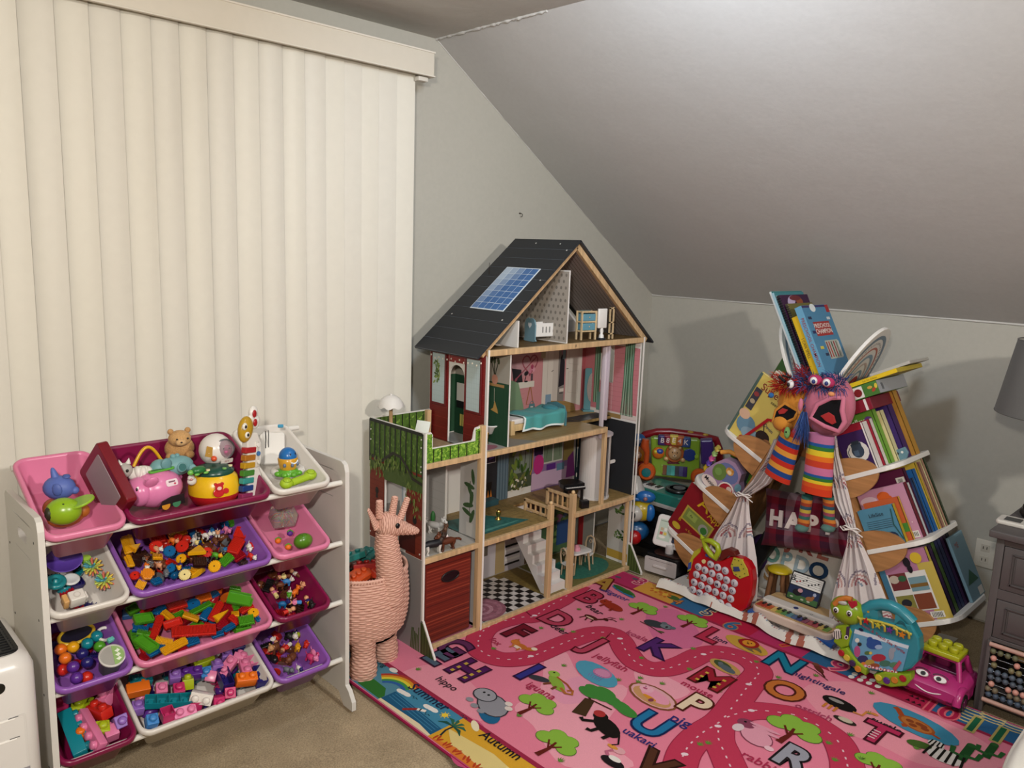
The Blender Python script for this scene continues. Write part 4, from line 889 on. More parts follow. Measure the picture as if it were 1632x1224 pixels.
# rim lower at the front, higher at the back
def bodyr(v):
    z,r = interp(body,v);return ((0,0,z),(r,r*.92),(1,0,.0),(0,1,0))
woven('body',bodyr,260,240,36,44,.0030)
g = G('wicker')
g.lathe([(1e-5,.13),(.12,.13)],24,'6f463a');g.build('basket_floor',t)
g = G('wicker');P = []
for i in range(64):
    a = 2*PI*i/64;P.append((.156*math.cos(a),.143*math.sin(a),.375))
g.tube(P,.0052,PKW,8,closed=True)
for i in range(96):
    a = 2*PI*i/96;g.tube([(.161*math.cos(a),.148*math.sin(a),.367),(.157*math.cos(a+.04),.144*math.sin(a+.04),.3815),(.150*math.cos(a+.07),.137*math.sin(a+.07),.368)],.0018,'dcae9c',4)
g.build('rim',t)
for (x,y) in ((-.05,-.075),(.08,-.02),(-.08,.08),(.05,.1)):
    def legf(v,x=x,y=y):
        r = .045+.003*math.sin(v*9);return ((x,y,.002+v*.175),(r,r),(1,0,0),(0,1,0))
    woven('leg',legf,96,110,18,16,.0022)
nk = [(.034,-.112,.27,.052,.046),(.032,-.118,.33,.051,.045),(.026,-.122,.39,.048,.043),(.018,-.124,.44,.045,.041),(.010,-.124,.49,.042,.039),(.006,-.124,.54,.034,.032)]
def neckf(v):
    x,y,z,a,b = interp(nk,v);return ((x,y,z),(a,b),(1,0,.1),(0,1,0))
woven('neck',neckf,108,200,34,16,.0022)
# head: axis along the muzzle, pointing right and slightly down
hd = [(-.034,.560,.010,.012),(-.022,.562,.032,.034),(.0,.562,.041,.043),(.024,.557,.040,.039),(.050,.547,.033,.029),(.078,.535,.025,.021),(.104,.525,.020,.015),(.120,.521,.014,.010),(.128,.520,.002,.002)]
def headf(v):
    x,z,a,b = interp(hd,v);return ((.006+x*.95,-.124-x*.22,z),(a,b),(-.22,-.97,0),(.15,0,1))
woven('head',headf,96,120,24,16,.0018)
def cone(name,b,tip,r0,r1,flat_=1.0,rows=11):
    b = Vector(b);tip = Vector(tip);d = (tip-b).normalized();ex_ = d.orthogonal().normalized();ey_ = d.cross(ex_)
    def f(v):
        r = r0+(r1-r0)*v;r *= (1 if v < .93 else max(.05,(1-v)/.07));return (tuple(b.lerp(tip,v)),(r,r*flat_),ex_,ey_)
    woven(name,f,40,60,rows,10,.0012)
cone('horn',(-.016,-.118,.59),(-.022,-.125,.655),.013,.011)
cone('horn',(.024,-.132,.590),(.034,-.138,.662),.013,.011)
cone('horn',(.056,-.138,.575),(.086,-.140,.648),.012,.010)
cone('ear',(-.028,-.118,.56),(-.066,-.122,.632),.022,.008,.45)
g = G('plastic');g.ell(.022,-.170,.566,.0085,.006,.0095,'0f0d0e',14);g.build('eye',t)
# toys in the basket
for i,(c,x,y,z,rz,L_,lab) in enumerate([('c24a1e',-.055,-.050,.372,15,.10,'orange plastic toy block at the front of the giraffe basket'),('9e2a26',.0,-.02,.385,-25,.10,'dark red toy piece in the middle of the giraffe basket'),
                                           ('c8402a',.02,-.07,.37,40,.09,'bright red toy piece beside the giraffe neck'),('1f7570',-.04,.02,.415,-8,.12,'teal toy roof piece on top of the giraffe basket'),('2c6f6a',.045,.045,.395,30,.08,'small dark teal toy piece at the back of the giraffe basket')]):
    g = G('plastic');g.prism([(-L_/2,-.03),(L_/2-.015,-.03),(L_/2,-.01),(L_/2,.03),(-L_/2+.02,.03),(-L_/2,.012)],0,.022,c,ch=.003)
    for q in (-1,0,1): g.cyl(q*L_*.26,0,.022,.010,.008,c,14,ch=.002)
    o = g.build('basket_toy');o.matrix_world = Matrix.Translation((GX+x,GY+y,z-.015)) @ T(rz=rz,rx=(-1)**i*12,ry=8*((i % 3)-1));tag(o,lab,'toy','toys in the giraffe basket')
g = G('satin')
for i in range(22):
    q = random.Random(i+90);a = q.uniform(0,6.28);r = q.uniform(0,.085);g.ell(r*math.cos(a),r*math.sin(a),q.uniform(.0,.02),.03,.025,.02,q.choice(['8a2a20','b5451c','1f6b66','5a1c18']),8)
tag(g.build('toy_heap',loc=(GX,GY,.335)),'toys buried under the others in the giraffe basket','toys',kind='stuff')
# ---------------------------------------------------------------- dollhouse
HX,HY = 1.985,2.168
DW,DD = .965,.335
dh = thing('dollhouse','tall wooden dollhouse with a black pitched roof, solar panel and red side wall','dollhouse',(HX,HY,0))
PINE,WH2 = 'c8a87e','dad7d1'
BACK = frame((0,DD-.006,0),(1,0,0),(0,0,1),(0,-1,0))          # (x, z) on the back wall
def LEFTFACE(x): return frame((x,0,0),(0,-1,0),(0,0,1),(-1,0,0)) # faces -x; coordinates (-y, z)
def RFACE(x): return frame((x,0,0),(0,1,0),(0,0,1),(1,0,0))      # faces +x; (y, z)
def part(name,kind='satin'): return G(kind),name
def wallx(name,x,th,segs,outc,inc,holes_arch=()):
    """wall in a plane x = const made of boxes (y0,y1,z0,z1)"""
    g = G('satin')
    for y0,y1,z0,z1 in segs: g.box(x,(y0+y1)/2,z0,th,y1-y0,z1-z0,WH2)
    return g
def arch_fill(g,x,th,y0,y1,zs,zt,col):
    """spandrel above a round arch between y0,y1: springing zs up to zt"""
    r = (y1-y0)/2;yc = (y0+y1)/2;P = [(y1,zt),(y0,zt)]+[(yc-r*math.cos(PI*i/10),zs+min(r,zt-zs-.004)*math.sin(PI*i/10)) for i in range(11)]
    g.prism(P,-th/2,th/2,col,M_=frame((x,0,0),(0,1,0),(0,0,1),(1,0,0)))
Z2,Z3,ZA = .372,.730,1.122
# back panels
g = G('satin');g.box(DW/2,DD-.002,0,DW,.006,ZA,WH2);g.at(BACK)
# level 3 back: bathroom and bedroom print
g.rect(.066,.93,.13,.39,.001,'2c4f38');g.rect(.066,1.05,.13,.14,.0014,'a9a294')
g.rect(.55,.925,.83,.385,.001,'c98b90')
for i in range(16): g.rect(.34,.76+.023*i,.40,.0012,.0014,'b5747a')
g.rect(.36,1.02,.42,.17,.0016,'bb9298')
hx,hz = .571,.987 # heart with arrow
hp = [(hx+.0034*16*math.sin(t)**3*.9,hz+.0034*(13*math.cos(t)-5*math.cos(2*t)-2*math.cos(3*t)-math.cos(4*t))*.95) for t in [2*PI*i/26 for i in range(26)]]
g.stroke(hp,.007,.002,'9c4f5e',closed=True);g.stroke([(hx-.085,hz-.062),(hx+.04,hz+.03)],.006,.002,'9c4f5e');g.oval(hx-.088,hz-.066,.010,.007,.0022,'9c4f5e',40)
# desk, chair, computer, lamp, flowers, bag, shoes
g.rect(.535,.893,.135,.028,.002,'dcd6cc');g.flat([(.475,.89),(.455,.975),(.515,.965),(.53,.895)],.0018,'25262b');g.flat([(.43,.93),(.50,.905),(.535,.80),(.54,.78),(.45,.78),(.415,.87)],.0024,'7f9c7c')
for x0,x1 in ((.44,.43),(.48,.485),(.50,.515)): g.stroke([(x0,.79),(x1,.735)],.005,.0022,'b07a52')
g.stroke([(.575,.88),(.555,.80),(.60,.80),(.58,.88)],.006,.0022,'a86f4c');g.oval(.548,.945,.014,.010,.0022,'1b1b1f',20);g.stroke([(.548,.94),(.54,.91)],.004,.0022,'1b1b1f');g.oval(.548,.908,.012,.004,.0024,'1b1b1f')
g.rect(.585,.925,.014,.032,.0022,'5a4a52');[g.oval(.585+dx,.955+dz,.009,.011,.0024,c) for dx,dz,c in ((-.012,0,'cf7f98'),(.010,.005,'d99aac'),(0,.018,'a3405e'))]
g.flat([(.56,.74),(.62,.74),(.61,.80),(.575,.80)],.0024,'54808a');g.arc(.592,.80,.012,.003,.0024,'54808a');g.rect(.592,.785,.018,.006,.0026,'e0ddd6')
g.oval(.655,.748,.016,.010,.0024,'8a4f3a');g.oval(.68,.742,.018,.007,.0026,'dcd8d2',25)
# wardrobe with open doors
g.rect(.735,.925,.145,.385,.002,'c9c2ba');g.rect(.785,.93,.045,.33,.0024,'85807c');g.flat([(.655,.735),(.655,1.115),(.725,1.115),(.725,.755)],.0026,'d8d2c9');g.rect(.688,.93,.002,.33,.003,'b8b0a6')
g.rect(.700,.81,.038,.045,.003,'7d9cb4');g.rect(.700,.775,.038,.022,.003,'c9a2b0');g.rect(.655,1.05,.030,.085,.0032,'b3a489');g.stroke([(.715,.94),(.728,.945)],.003,.0032,'3c342c')
g.flat([(.768,.86),(.775,1.00),(.79,1.03),(.805,.98),(.808,.87)],.0028,'23222a');g.oval(.79,1.035,.010,.022,.003,'9a6f84',0);g.rect(.80,1.02,.022,.05,.003,'6b8894');g.stroke([(.776,.83),(.80,.83)],.004,.003,'2c2c2c');g.rect(.79,.845,.03,.016,.003,'d8d2c9')
g.flat([(.72,.732),(.72,.80),(.88,.78),(.90,.732)],.0028,'9c7f4e');[g.stroke([(.72,.742+.01*i),(.88,.738+.009*i)],.0012,.003,'7f6238') for i in range(5)]
g.flat([(.815,.79),(.815,1.115),(.93,1.115),(.93,.755)],.0032,'d6d1c8')
for z0,z1 in ((.83,.93),(.97,1.09)): g.stroke([(.835,z0),(.905,z0-.012),(.905,z1),(.835,z1)],.002,.0036,'b5aea4',closed=True)
g.stroke([(.818,.945),(.832,.945)],.003,.0036,'3c342c');g.rect(.945,.925,.025,.385,.0032,'a6585e')
# level 2 back: living room
def remap(g,i0,tab):
    for i in range(i0,len(g.v)):
        x,y,z = g.v[i]
        for (a,A),(b,B) in zip(tab,tab[1:]):
            if x <= b or (b,B) == tab[-1]: g.v[i] = (A+(B-A)*(x-a)/(b-a),y,z);break
i0_ = len(g.v)
g.rect(.05,.545,.11,.345,.001,'24262b');g.rect(.035,.615,.09,.115,.0014,'d0ccc6');g.flat([(-.008,.56),(-.008,.67),(.078,.67),(.078,.56)],.0018,'2b1b42')
g.flat([(.0,.58),(.02,.66),(.05,.66),(.03,.585)],.0021,'a83a78');g.flat([(.035,.57),(.05,.64),(.07,.655),(.07,.58)],.0021,'5b3fa0')
g.flat([(.0,.385),(.05,.385),(.06,.47),(.0,.47)],.0018,'15110f');[g.flat([(.01+.018*i,.39),(.018+.018*i,.435),(.028+.018*i,.39)],.0021,'d07a2a') for i in range(3)]
g.rect(.13,.545,.085,.345,.0014,'566a76');[g.stroke([(.095+.011*i,.375),(.097+.010*i,.71)],.0035,.0017,c) for i,c in enumerate(['6f838f','3f525e']*4)]
g.rect(.26,.56,.17,.31,.0014,'46503c');g.stroke([(.185,.715),(.34,.715)],.01,.0017,'c9c4b8');g.rect(.275,.59,.12,.22,.0017,'7a8478');[g.stroke([(.255+.035*i,.49),(.265+.033*i,.70)],.004,.002,'2f3428') for i in range(3)]
rr = random.Random(31)
for i in range(26): x,z = rr.uniform(.19,.31),rr.uniform(.42,.70);g.oval(x,z,.010,.024,.0022+.00002*i,rr.choice(['4e6a2a','2f4a1c','6c7f34']),rr.uniform(-50,50),8)
for i in range(30): x,z = rr.uniform(.20,.31),rr.uniform(.395,.47);g.oval(x,z,.006,.011,.003+.00002*i,rr.choice(['3f4a24','6a6a3a','d6cfc2']),rr.uniform(-70,70),7)
g.stroke([(.33,.46),(.348,.49),(.348,.715)],.008,.0034,'b08e3a')
g.rect(.525,.545,.36,.345,.001,'8a6d96');g.flat([(.345,.38),(.345,.46),(.72,.46),(.72,.38)],.0014,'c4a6c0');g.rect(.405,.63,.08,.17,.0017,'2c1838');g.rect(.415,.64,.022,.05,.002,'7a6a98');g.rect(.40,.615,.08,.004,.002,'8a7a58')
g.rect(.535,.60,.19,.21,.002,'c2beb4');g.rect(.487,.60,.083,.195,.0024,'6f7f68');g.rect(.580,.60,.083,.195,.0024,'77866e')
for x,s_ in ((.475,1),(.60,-1)): g.stroke([(x,.52),(x+.01*s_,.60),(x-.01*s_,.66),(x,.70)],.003,.0027,'3a4430');g.stroke([(x+.01*s_,.60),(x+.035*s_,.65)],.002,.0027,'3a4430')
g.stroke([(.43,.55),(.45,.62),(.44,.70)],.003,.0027,'15120f');g.stroke([(.45,.62),(.475,.66)],.003,.0027,'15120f')
g.oval(.405,.50,.045,.048,.003,'b8307a',0,22);g.rect(.52,.475,.085,.030,.003,'5a2a7c');g.rect(.61,.465,.07,.035,.003,'5f7f96');g.rect(.675,.60,.085,.22,.0026,'b09a5c');g.rect(.68,.65,.07,.10,.003,'c4b8c6')
for i in range(14): g.oval(rr.uniform(.65,.71),rr.uniform(.61,.695),.004,.004,.0033,'5a3f6a',0,7)
g.flat([(.66,.40),(.67,.50),(.715,.53),(.74,.40)],.0033,'8a3f86');g.rect(.85,.545,.22,.345,.0012,'26333c');g.rect(.79,.60,.05,.085,.002,'9a8f78');g.rect(.79,.50,.012,.12,.0018,'d8d2c6');g.rect(.79,.54,.06,.008,.0021,'d8d2c6');g.oval(.79,.565,.018,.022,.0024,'b89a6a');g.oval(.79,.40,.025,.012,.0021,'d8d2c6')
remap(g,i0_,[(-.01,.29),(.0,.30),(.078,.373),(.09,.390),(.17,.455),(.18,.46),(.34,.607),(.405,.649),(.44,.682),(.63,.823),(.71,.896),(.75,.925),(.96,.964)])
# level 1 back: hall doors, kitchen view
i0_ = len(g.v)
g.rect(.20,.19,.40,.34,.001,'aaa3aa');g.rect(.07,.18,.13,.32,.0014,'c2bcc0');g.rect(.055,.22,.05,.19,.0018,'6c6458');g.rect(.055,.25,.036,.12,.0021,'a8a294')
g.rect(.15,.19,.03,.34,.0014,'a9936a');g.rect(.225,.20,.13,.30,.0014,'c6bfc2');g.rect(.235,.24,.055,.15,.0018,'4a3c30');g.rect(.235,.265,.036,.07,.0021,'8a7a64')
[g.rect(.225,.05+.022*i,.12,.010,.0021,'d8d3ce' if i % 2 else '1d1a1a') for i in range(5)];g.rect(.32,.19,.03,.34,.0018,'b7b0b2');g.rect(.37,.19,.07,.34,.0016,'5f4a34')
g.rect(.49,.19,.15,.34,.0014,'4d6a48');[g.oval(.44+rr.uniform(0,.11),rr.uniform(.08,.33),.012,.022,.0017+.00003*i,rr.choice(['6b8a4c','31492c','8a5a78','5f7a9a','b884a0']),rr.uniform(0,180),8) for i in range(40)]
g.rect(.52,.12,.10,.12,.0032,'2c4a7c');g.rect(.76,.19,.38,.34,.0014,'76766e');g.rect(.70,.19,.004,.34,.0018,'c9c4ba');g.rect(.86,.19,.004,.34,.0018,'c9c4ba');g.rect(.64,.19,.07,.33,.0018,'9b8f4e')
remap(g,i0_,[(-.01,.22),(.02,.29),(.15,.406),(.16,.45),(.29,.553),(.32,.567),(.37,.62),(.41,.68),(.44,.77),(.565,.91),(.66,.935),(.96,.964)])
g.build('back_wall',dh)
# attic back gable (open triangle print)
g = G('satin');zt = 1.53;P = [(.03,ZA),(DW-.03,ZA),(.49,zt-.015)]
g.prism(P,-.003,.003,WH2,M_=frame((0,DD-.003,0),(1,0,0),(0,0,1),(0,-1,0)))
g.at(frame((0,DD-.0065,0),(1,0,0),(0,0,1),(0,-1,0)))
g.flat([(.06,ZA),(.455,ZA),(.455,1.49),(.40,1.44)],.001,'a59c90')
for i in range(13):
    for j in range(13):
        x,z = .09+.028*i+(.014 if j % 2 else 0),ZA+.02+.026*j
        if x < .45 and z < 1.10+(x-.03)*.88: g.oval(x,z,.0065,.008,.0014,'7d766c',0,7)
g.flat([(.47,ZA),(.92,ZA),(.50,1.49),(.47,1.49)],.001,'9d958c')
g.flat([(.245,1.14),(.245,1.27),(.31,1.32),(.31,1.14)],.0018,'8f8672');g.flat([(.30,1.16),(.335,1.16),(.335,1.33),(.315,1.36)],.002,'c9c2b4');g.rect(.205,1.20,.03,.035,.002,'b0a898');g.rect(.285,1.165,.075,.022,.0022,'6f5334')
g.flat([(.355,1.40),(.425,1.40),(.425,1.31),(.385,1.26),(.36,1.31)],.002,'7c5f44');g.rect(.39,1.403,.085,.006,.0023,'33291f');g.oval(.30,1.37,.018,.010,.0025,'5c4322');g.stroke([(.30,1.44),(.30,1.38)],.003,.0025,'2c2218');g.oval(.30,1.36,.008,.010,.0028,'c9a860')
g.oval(.255,1.192,.014,.014,.0026,'6a4a3a');g.oval(.255,1.192,.010,.010,.0028,'d8d0c0');g.build('gable_wall',dh)
# floors with pine front edges
def floor(x0,x1,z,top,name,th=.012,d0=.0):
    g = G('wood' if top is None else 'satin');w = x1-x0
    g.box((x0+x1)/2,DD/2+d0/2,z-th,w,DD-d0-.004,th,top or PINE);g.kind('wood');g.box((x0+x1)/2,-.004,z-.020,w,.018,.021,PINE,.0015)
    return g,name
g,_ = floor(0,DW,.02,'a8a39c','')
n = 12;s_ = .033
for i in range(13):
    for j in range(11):
        x,y = .005+s_*i,.01+s_*j-.0
        if x+s_ > .405 or y+s_ > DD-.02 or x+y*.62 > .52: continue
        g.rect(x+s_/2,y+s_/2,s_*.98,s_*.98,.0206,'1f1a19' if (i+j) % 2 else 'c9c2bd')
g.flat([(.52,.0),(.405,.0),(.405,.05),(.30,.32),(.53,.32)],.0205,'7c6838')
for k,(r_,c) in enumerate([(.115,'8f5a68'),(.098,'a06c7a'),(.078,'8f5a68'),(.058,'b48490'),(.040,'8f5a68'),(.022,'b48490')]): g.oval(.10,.10,r_,r_*.86,.0210+.0003*k,c,0,26)
g.rect(.75,.16,.42,.32,.0205,'6f6a3c');g.oval(.76,.13,.17,.11,.0212,'2f6a5a',0,24);g.build('ground_floor',dh)
def planks(g,x0,x1,y0,y1,z,base,dark,n):
    g.rect((x0+x1)/2,(y0+y1)/2,x1-x0,y1-y0,z,base)
    for i in range(1,n): y = y0+(y1-y0)*i/n;g.rect((x0+x1)/2,y,x1-x0,.0015,z+.0003,dark)
    rq = random.Random(int(x0*1000)+n)
    for i in range(n*3): x = rq.uniform(x0,x1);k = rq.randrange(n);g.rect(x,y0+(y1-y0)*(k+.5)/n,.0015,(y1-y0)/n,z+.0003,dark)
g,_ = floor(0,.405,Z2,'8f7a4a','');planks(g,0,.405,0,DD-.01,Z2+.0004,'8f7848','6a5630',9)
g.flat([(.0,.045),(.33,.06),(.20,.24),(.0,.27)],Z2+.001,'2f6660');g.flat([(.0,.06),(.25,.075),(.30,.085),(.0,.09)],Z2+.0013,'4f8a80');g.build('landing_floor',dh)
g,_ = floor(.545,DW,Z2,'8f7a4a','');planks(g,.545,DW,0,DD-.01,Z2+.0004,'94794a','6a5630',9);g.build('music_room_floor',dh)
g = G('wood');g.box(.475,DD-.05,Z2-.012,.14,.09,.012,'94794a');g.build('stair_head',dh)
g = G('satin');g.box(.365,DD/2,Z3-.012,.73,DD-.004,.012,'9c978e');g.kind('wood');g.box(.365,-.004,Z3-.020,.73,.018,.021,PINE,.0015);g.box(.85,DD*.72,Z3-.012,.23,DD*.55,.012,'94794a');g.kind('satin')
g.rect(.066,DD/2,.13,DD-.01,Z3+.0004,'9a9690');[g.rect(.066,.02+.02*i,.13,.001,Z3+.0007,'7c7872') for i in range(16)];g.oval(.05,.05,.062,.036,Z3+.001,'8f5a64',0,20)
planks(g,.136,.73,0,DD-.01,Z3+.0004,'8c7448','66532e',10);g.flat([(.136,0),(.30,0),(.20,.16),(.136,.16)],Z3+.001,'77736a');g.flat([(.57,.24),(.73,.14),(.73,.24)],Z3+.001,'141416');g.kind('satin');g.rect(.85,DD*.72,.23,.18,Z3+.0006,'94794a');g.flat([(.735,.152),(.965,.152),(.965,.24),(.735,.24)],Z3+.001,'141416')
g.build('bedroom_floor',dh)
g = G('wood');g.box(DW/2,DD/2,ZA-.012,DW,DD-.004,.012,PINE);g.box(DW/2,-.004,ZA-.022,DW,.018,.023,PINE,.0015);planks(g,.012,DW-.012,0,DD-.01,ZA+.0004,'6b532f','4c3a20',9)
g.kind('satin');g.text('JR',.49,-.0135,.014,0,'2c2118',M_=frame((0,-.0136,ZA-.010),(1,0,0),(0,0,1),(0,-1,0)) @ T(0,.0135));g.build('attic_floor',dh)
# right outer wall with window, doorway
g = G('satin');x = DW-.004;t = .008
for y0,y1,z0,z1 in ((0,.13,0,Z2),(.22,DD,0,Z2),(0,DD,Z2,.89),(0,.15,.89,ZA),(.225,DD,.89,ZA),(.13,.22,.33,Z2)): g.box(x,(y0+y1)/2,z0,t,y1-y0,z1-z0,WH2)
arch_fill(g,x,t,.15,.225,1.02,ZA,WH2)
Lf = LEFTFACE(x-t/2)
g.rect(-.065,.19,.125,.30,.001,'b9b6ae',Lf);g.rect(-.065,.055,.125,.04,.0014,'b08f3a',Lf);[g.oval(-.06+rr.uniform(-.025,.025),z+rr.uniform(-.022,.022),.005,.010,.0018,rr.choice(['4a6a34','2f4a24','6a7f44']),rr.uniform(0,180),7,Lf) for z in (.16,.285) for k in range(16)]
g.rect(-.275,.19,.11,.33,.001,'8a8880',Lf);g.rect(-.165,.545,.33,.345,.001,'26282b',Lf);g.rect(-.075,.90,.148,.34,.001,'c07a80',Lf);g.rect(-.28,.92,.11,.38,.001,'b97076',Lf);g.rect(-.1875,.81,.075,.16,.001,'c98b90',Lf)
for i in range(15): g.rect(-.165,.76+.023*i,.33,.0011,.0013,'a8666c',Lf) if not (.885 < .76+.023*i < 1.05) else g.rect(-.07,.76+.023*i,.13,.0011,.0013,'a8666c',Lf)
g.rect(-.165,.742,.33,.022,.0016,'d0c6be',Lf);g.rect(-.155,.735,.13,.02,.002,'94794a',Lf)
for i,c in enumerate(['4f7a5e','8fb096','3a5f48','7da288','3f6a50']*2):
    g.stroke([(-.082+.0055*i,1.11),(-.084+.0055*i,.90),(-.092+.0075*i,.745)],.0052,.0022,c,Lf); 
    if i < 6: g.stroke([(-.262+.006*i,1.11),(-.262+.006*i,.78)],.0055,.0022,c,Lf)
for y0 in (-.227,-.149): g.rect(y0,.96,.004,.13,.002,'d8d4cc',Lf)
g.rect(-.225,.79,.035,.09,.0024,'5f8478',Lf)
g.build('right_wall',dh)
g = G('satin');g.box(x-.002,.30,0,.012,.03,.33,'8f1a20');g.build('red_door',dh)
# left main wall: level 3 with arched doorway, level 2 with doorway, level 1
g = G('satin');x = .004
for y0,y1,z0,z1 in ((0,.122,Z3,ZA),(.215,DD,Z3,ZA),(0,.132,Z2,Z3),(.222,DD,Z2,Z3),(0,DD,0,Z2),(.132,.222,.66,Z3)): g.box(x,(y0+y1)/2,z0,t,y1-y0,z1-z0,WH2)
arch_fill(g,x,t,.122,.215,1.0,ZA,WH2)
Lf = LEFTFACE(0)
for y0,y1 in ((0,.122),(.215,DD)):
    g.rect(-(y0+y1)/2,.955,y1-y0-.002,.33,.0006,'7c1a18',Lf);g.rect(-(y0+y1)/2,.80,y1-y0-.002,.14,.0008,'6a1814',Lf)
    for i in range(18): g.rect(-(y0+y1)/2,.74+.021*i,y1-y0-.002,.0011,.001,'54100f' if i % 2 else '96302a',Lf)
g.flat([(-.215,1.055),(-.122,1.055),(-.122,ZA),(-.215,ZA)],.0006,'8a2420',Lf)
g.build('left_wall',dh)
for y0,y1 in ((.018,.112),(.228,.322)):
    yc = (y0+y1)/2;g = G('satin');g.box(-.003,yc,.872,.006,y1-y0,.218,'5f1012',.001);g.rect(-yc,.981,y1-y0-.018,.20,.0001,'aebdbd',LEFTFACE(-.006))
    for i in range(6): g.rect(-yc-.034+.0135*i,.981,.0007,.20,.0003,'97a6a6',LEFTFACE(-.006))
    for i in range(10): g.rect(-yc,.89+.02*i,y1-y0-.018,.0006,.0003,'97a6a6',LEFTFACE(-.006))
    if y0 > .2:
        for i in range(26): g.oval(-yc-.008+rr.uniform(-.016,.016),.985+rr.uniform(-.03,.07),.0045,.010,.0006+.00002*i,rr.choice(['5f7a3a','3a5224','7f8f4a']),rr.uniform(0,180),7,LEFTFACE(-.006))
        g.stroke([(-yc-.006,1.05),(-yc-.006,1.11)],.001,.001,'cfc8be',LEFTFACE(-.006))
    g.build('shutter',dh)
for i in range(13):
    y = .02+.025*i;g = G('plastic');g.ell(-.008,y,1.072-.012*abs(math.sin(i*1.3)),.003,.003,.0042,'e8e0d0',8);g.build('light_bulb',dh)
g = G('satin');Lf = LEFTFACE(0);g.rect(-.28,.545,.11,.345,.0006,'b9b6b2',Lf);g.rect(-.066,.545,.13,.345,.0006,'c1beb9',Lf)
for i in range(9): g.rect(-.28,.40+.037*i,.11,.0009,.0009,'9c9994',Lf)
for dy,z,a in ((-.055,.62,60),(-.075,.58,-50),(-.06,.53,40),(-.08,.50,-30),(-.055,.46,30),(-.07,.56,80),(-.085,.47,-60)): g.oval(dy,z,.010,.032,.0012,'3f5a34',a-50,10,Lf)
g.stroke([(-.07,.40),(-.07,.60)],.003,.001,'4a4030',Lf);g.flat([(-.085,.375),(-.055,.375),(-.05,.43),(-.09,.43)],.0012,'d0ccc4',Lf);g.build('plant_print',dh)
# bathroom prints seen through the doorway sit on the partition
g = G('satin');g.box(.131,DD/2,Z3,.006,DD-.004,ZA-Z3-.02,WH2);Lf = LEFTFACE(.128)
g.rect(-.166,.855,.325,.25,.0006,'20452f',Lf);[g.rect(-.01-.022*i,.855,.0008,.25,.0009,'18361f',Lf) for i in range(15)];g.flat([(-.33,.98),(-.002,.98),(-.002,1.10),(-.33,1.10)],.0006,'9d978a',Lf)
g.rect(-.08,.968,.10,.011,.0015,'a67f4e',Lf);g.oval(-.085,.99,.018,.020,.0016,'b9826c',0,14,Lf);[g.stroke([(-.085,1.0),(-.085+dx,1.06)],.004,.0014,'2c3320',Lf) for dx in (-.02,-.004,.016)];[g.oval(-.085+dx,1.065,.008,.014,.0015,'39402a',dx*900,8,Lf) for dx in (-.02,-.004,.018)]
g.stroke([(-.085,.955),(-.085,.90)],.002,.0012,'d0c8b4',Lf);g.flat([(-.105,.865),(-.06,.855),(-.065,.872),(-.082,.905),(-.090,.875)],.0014,'b08a4a',Lf)
g.rect(-.29,.90,.05,.09,.0012,'d8d4cc',Lf);g.rect(-.29,.855,.05,.03,.0016,'18181a',Lf);[g.rect(-.285+.016*i,.79,.012,.05,.0014,'c9b860',Lf) for i in range(2)]
g.build('partition',dh)
# attic posts / walls
g = G('satin');g.box(.169,DD/2,ZA,.007,DD-.01,.105,WH2);g.build('attic_rail_wall',dh)
g = G('satin');g.box(.453,DD/2,ZA,.007,DD-.01,.30,WH2);Lf = LEFTFACE(.4495)
g.rect(-.165,ZA+.15,.32,.29,.0006,'a59c90',Lf)
for i in range(12):
    for j in range(11): g.oval(-.02-.026*i-(.013 if j % 2 else 0),ZA+.02+.026*j,.006,.0075,.001,'7d766c',0,7,Lf) if -.02-.026*i-.013 > -.32 else None
g.build('attic_wall',dh)
# posts
def post(x,y,z0,z1,w=.022,ball=False):
    g = G('wood');g.box(x,y,z0,w,w,z1-z0,PINE,.0012)
    if ball: g.ell(x,y,z1+.007,.009,.009,.009,'d8b88a',12)
    g.build('post',dh)
post(.405,.008,.02,Z2+.065,.022,True);post(.545,.008,.02,Z2+.085,.024,True);post(.740,.008,Z2,Z3,.018);post(.944,.012,.02,Z2-.02,.014);post(.405,.16,Z2,Z2+.055,.012);post(.545,.16,Z2,Z2+.075,.012)
for x,zb in ((.405,.05),(.545,.07)):
    g = G('wood');g.box(x,.085,Z2+zb-.008,.012,.16,.012,PINE,.001);g.box(x,.085,Z2+.004,.010,.15,.010,PINE,.001);g.build('handrail',dh)
    for i in range(4): g = G('wood');g.box(x,.038+.030*i,Z2+.010,.005,.007,zb-.016,'cfa878');g.build('baluster',dh)
# staircase
g = G('satin');N_ = 9;y1,y0 = .02,.30;P = [(y1,.02)]
for i in range(N_):
    ya = y1+(y0-y1)*i/N_;yb = y1+(y0-y1)*(i+1)/N_;za = .02+(Z2-.012-.02)*(i+1)/N_;P += [(ya,za),(yb,za)]
P += [(y0,Z2-.06),(y1+.035,.02)]
g.prism(P,.415,.532,'d4cfcb',M_=frame((0,0,0),(0,1,0),(0,0,1),(1,0,0)));g.build('staircase',dh)
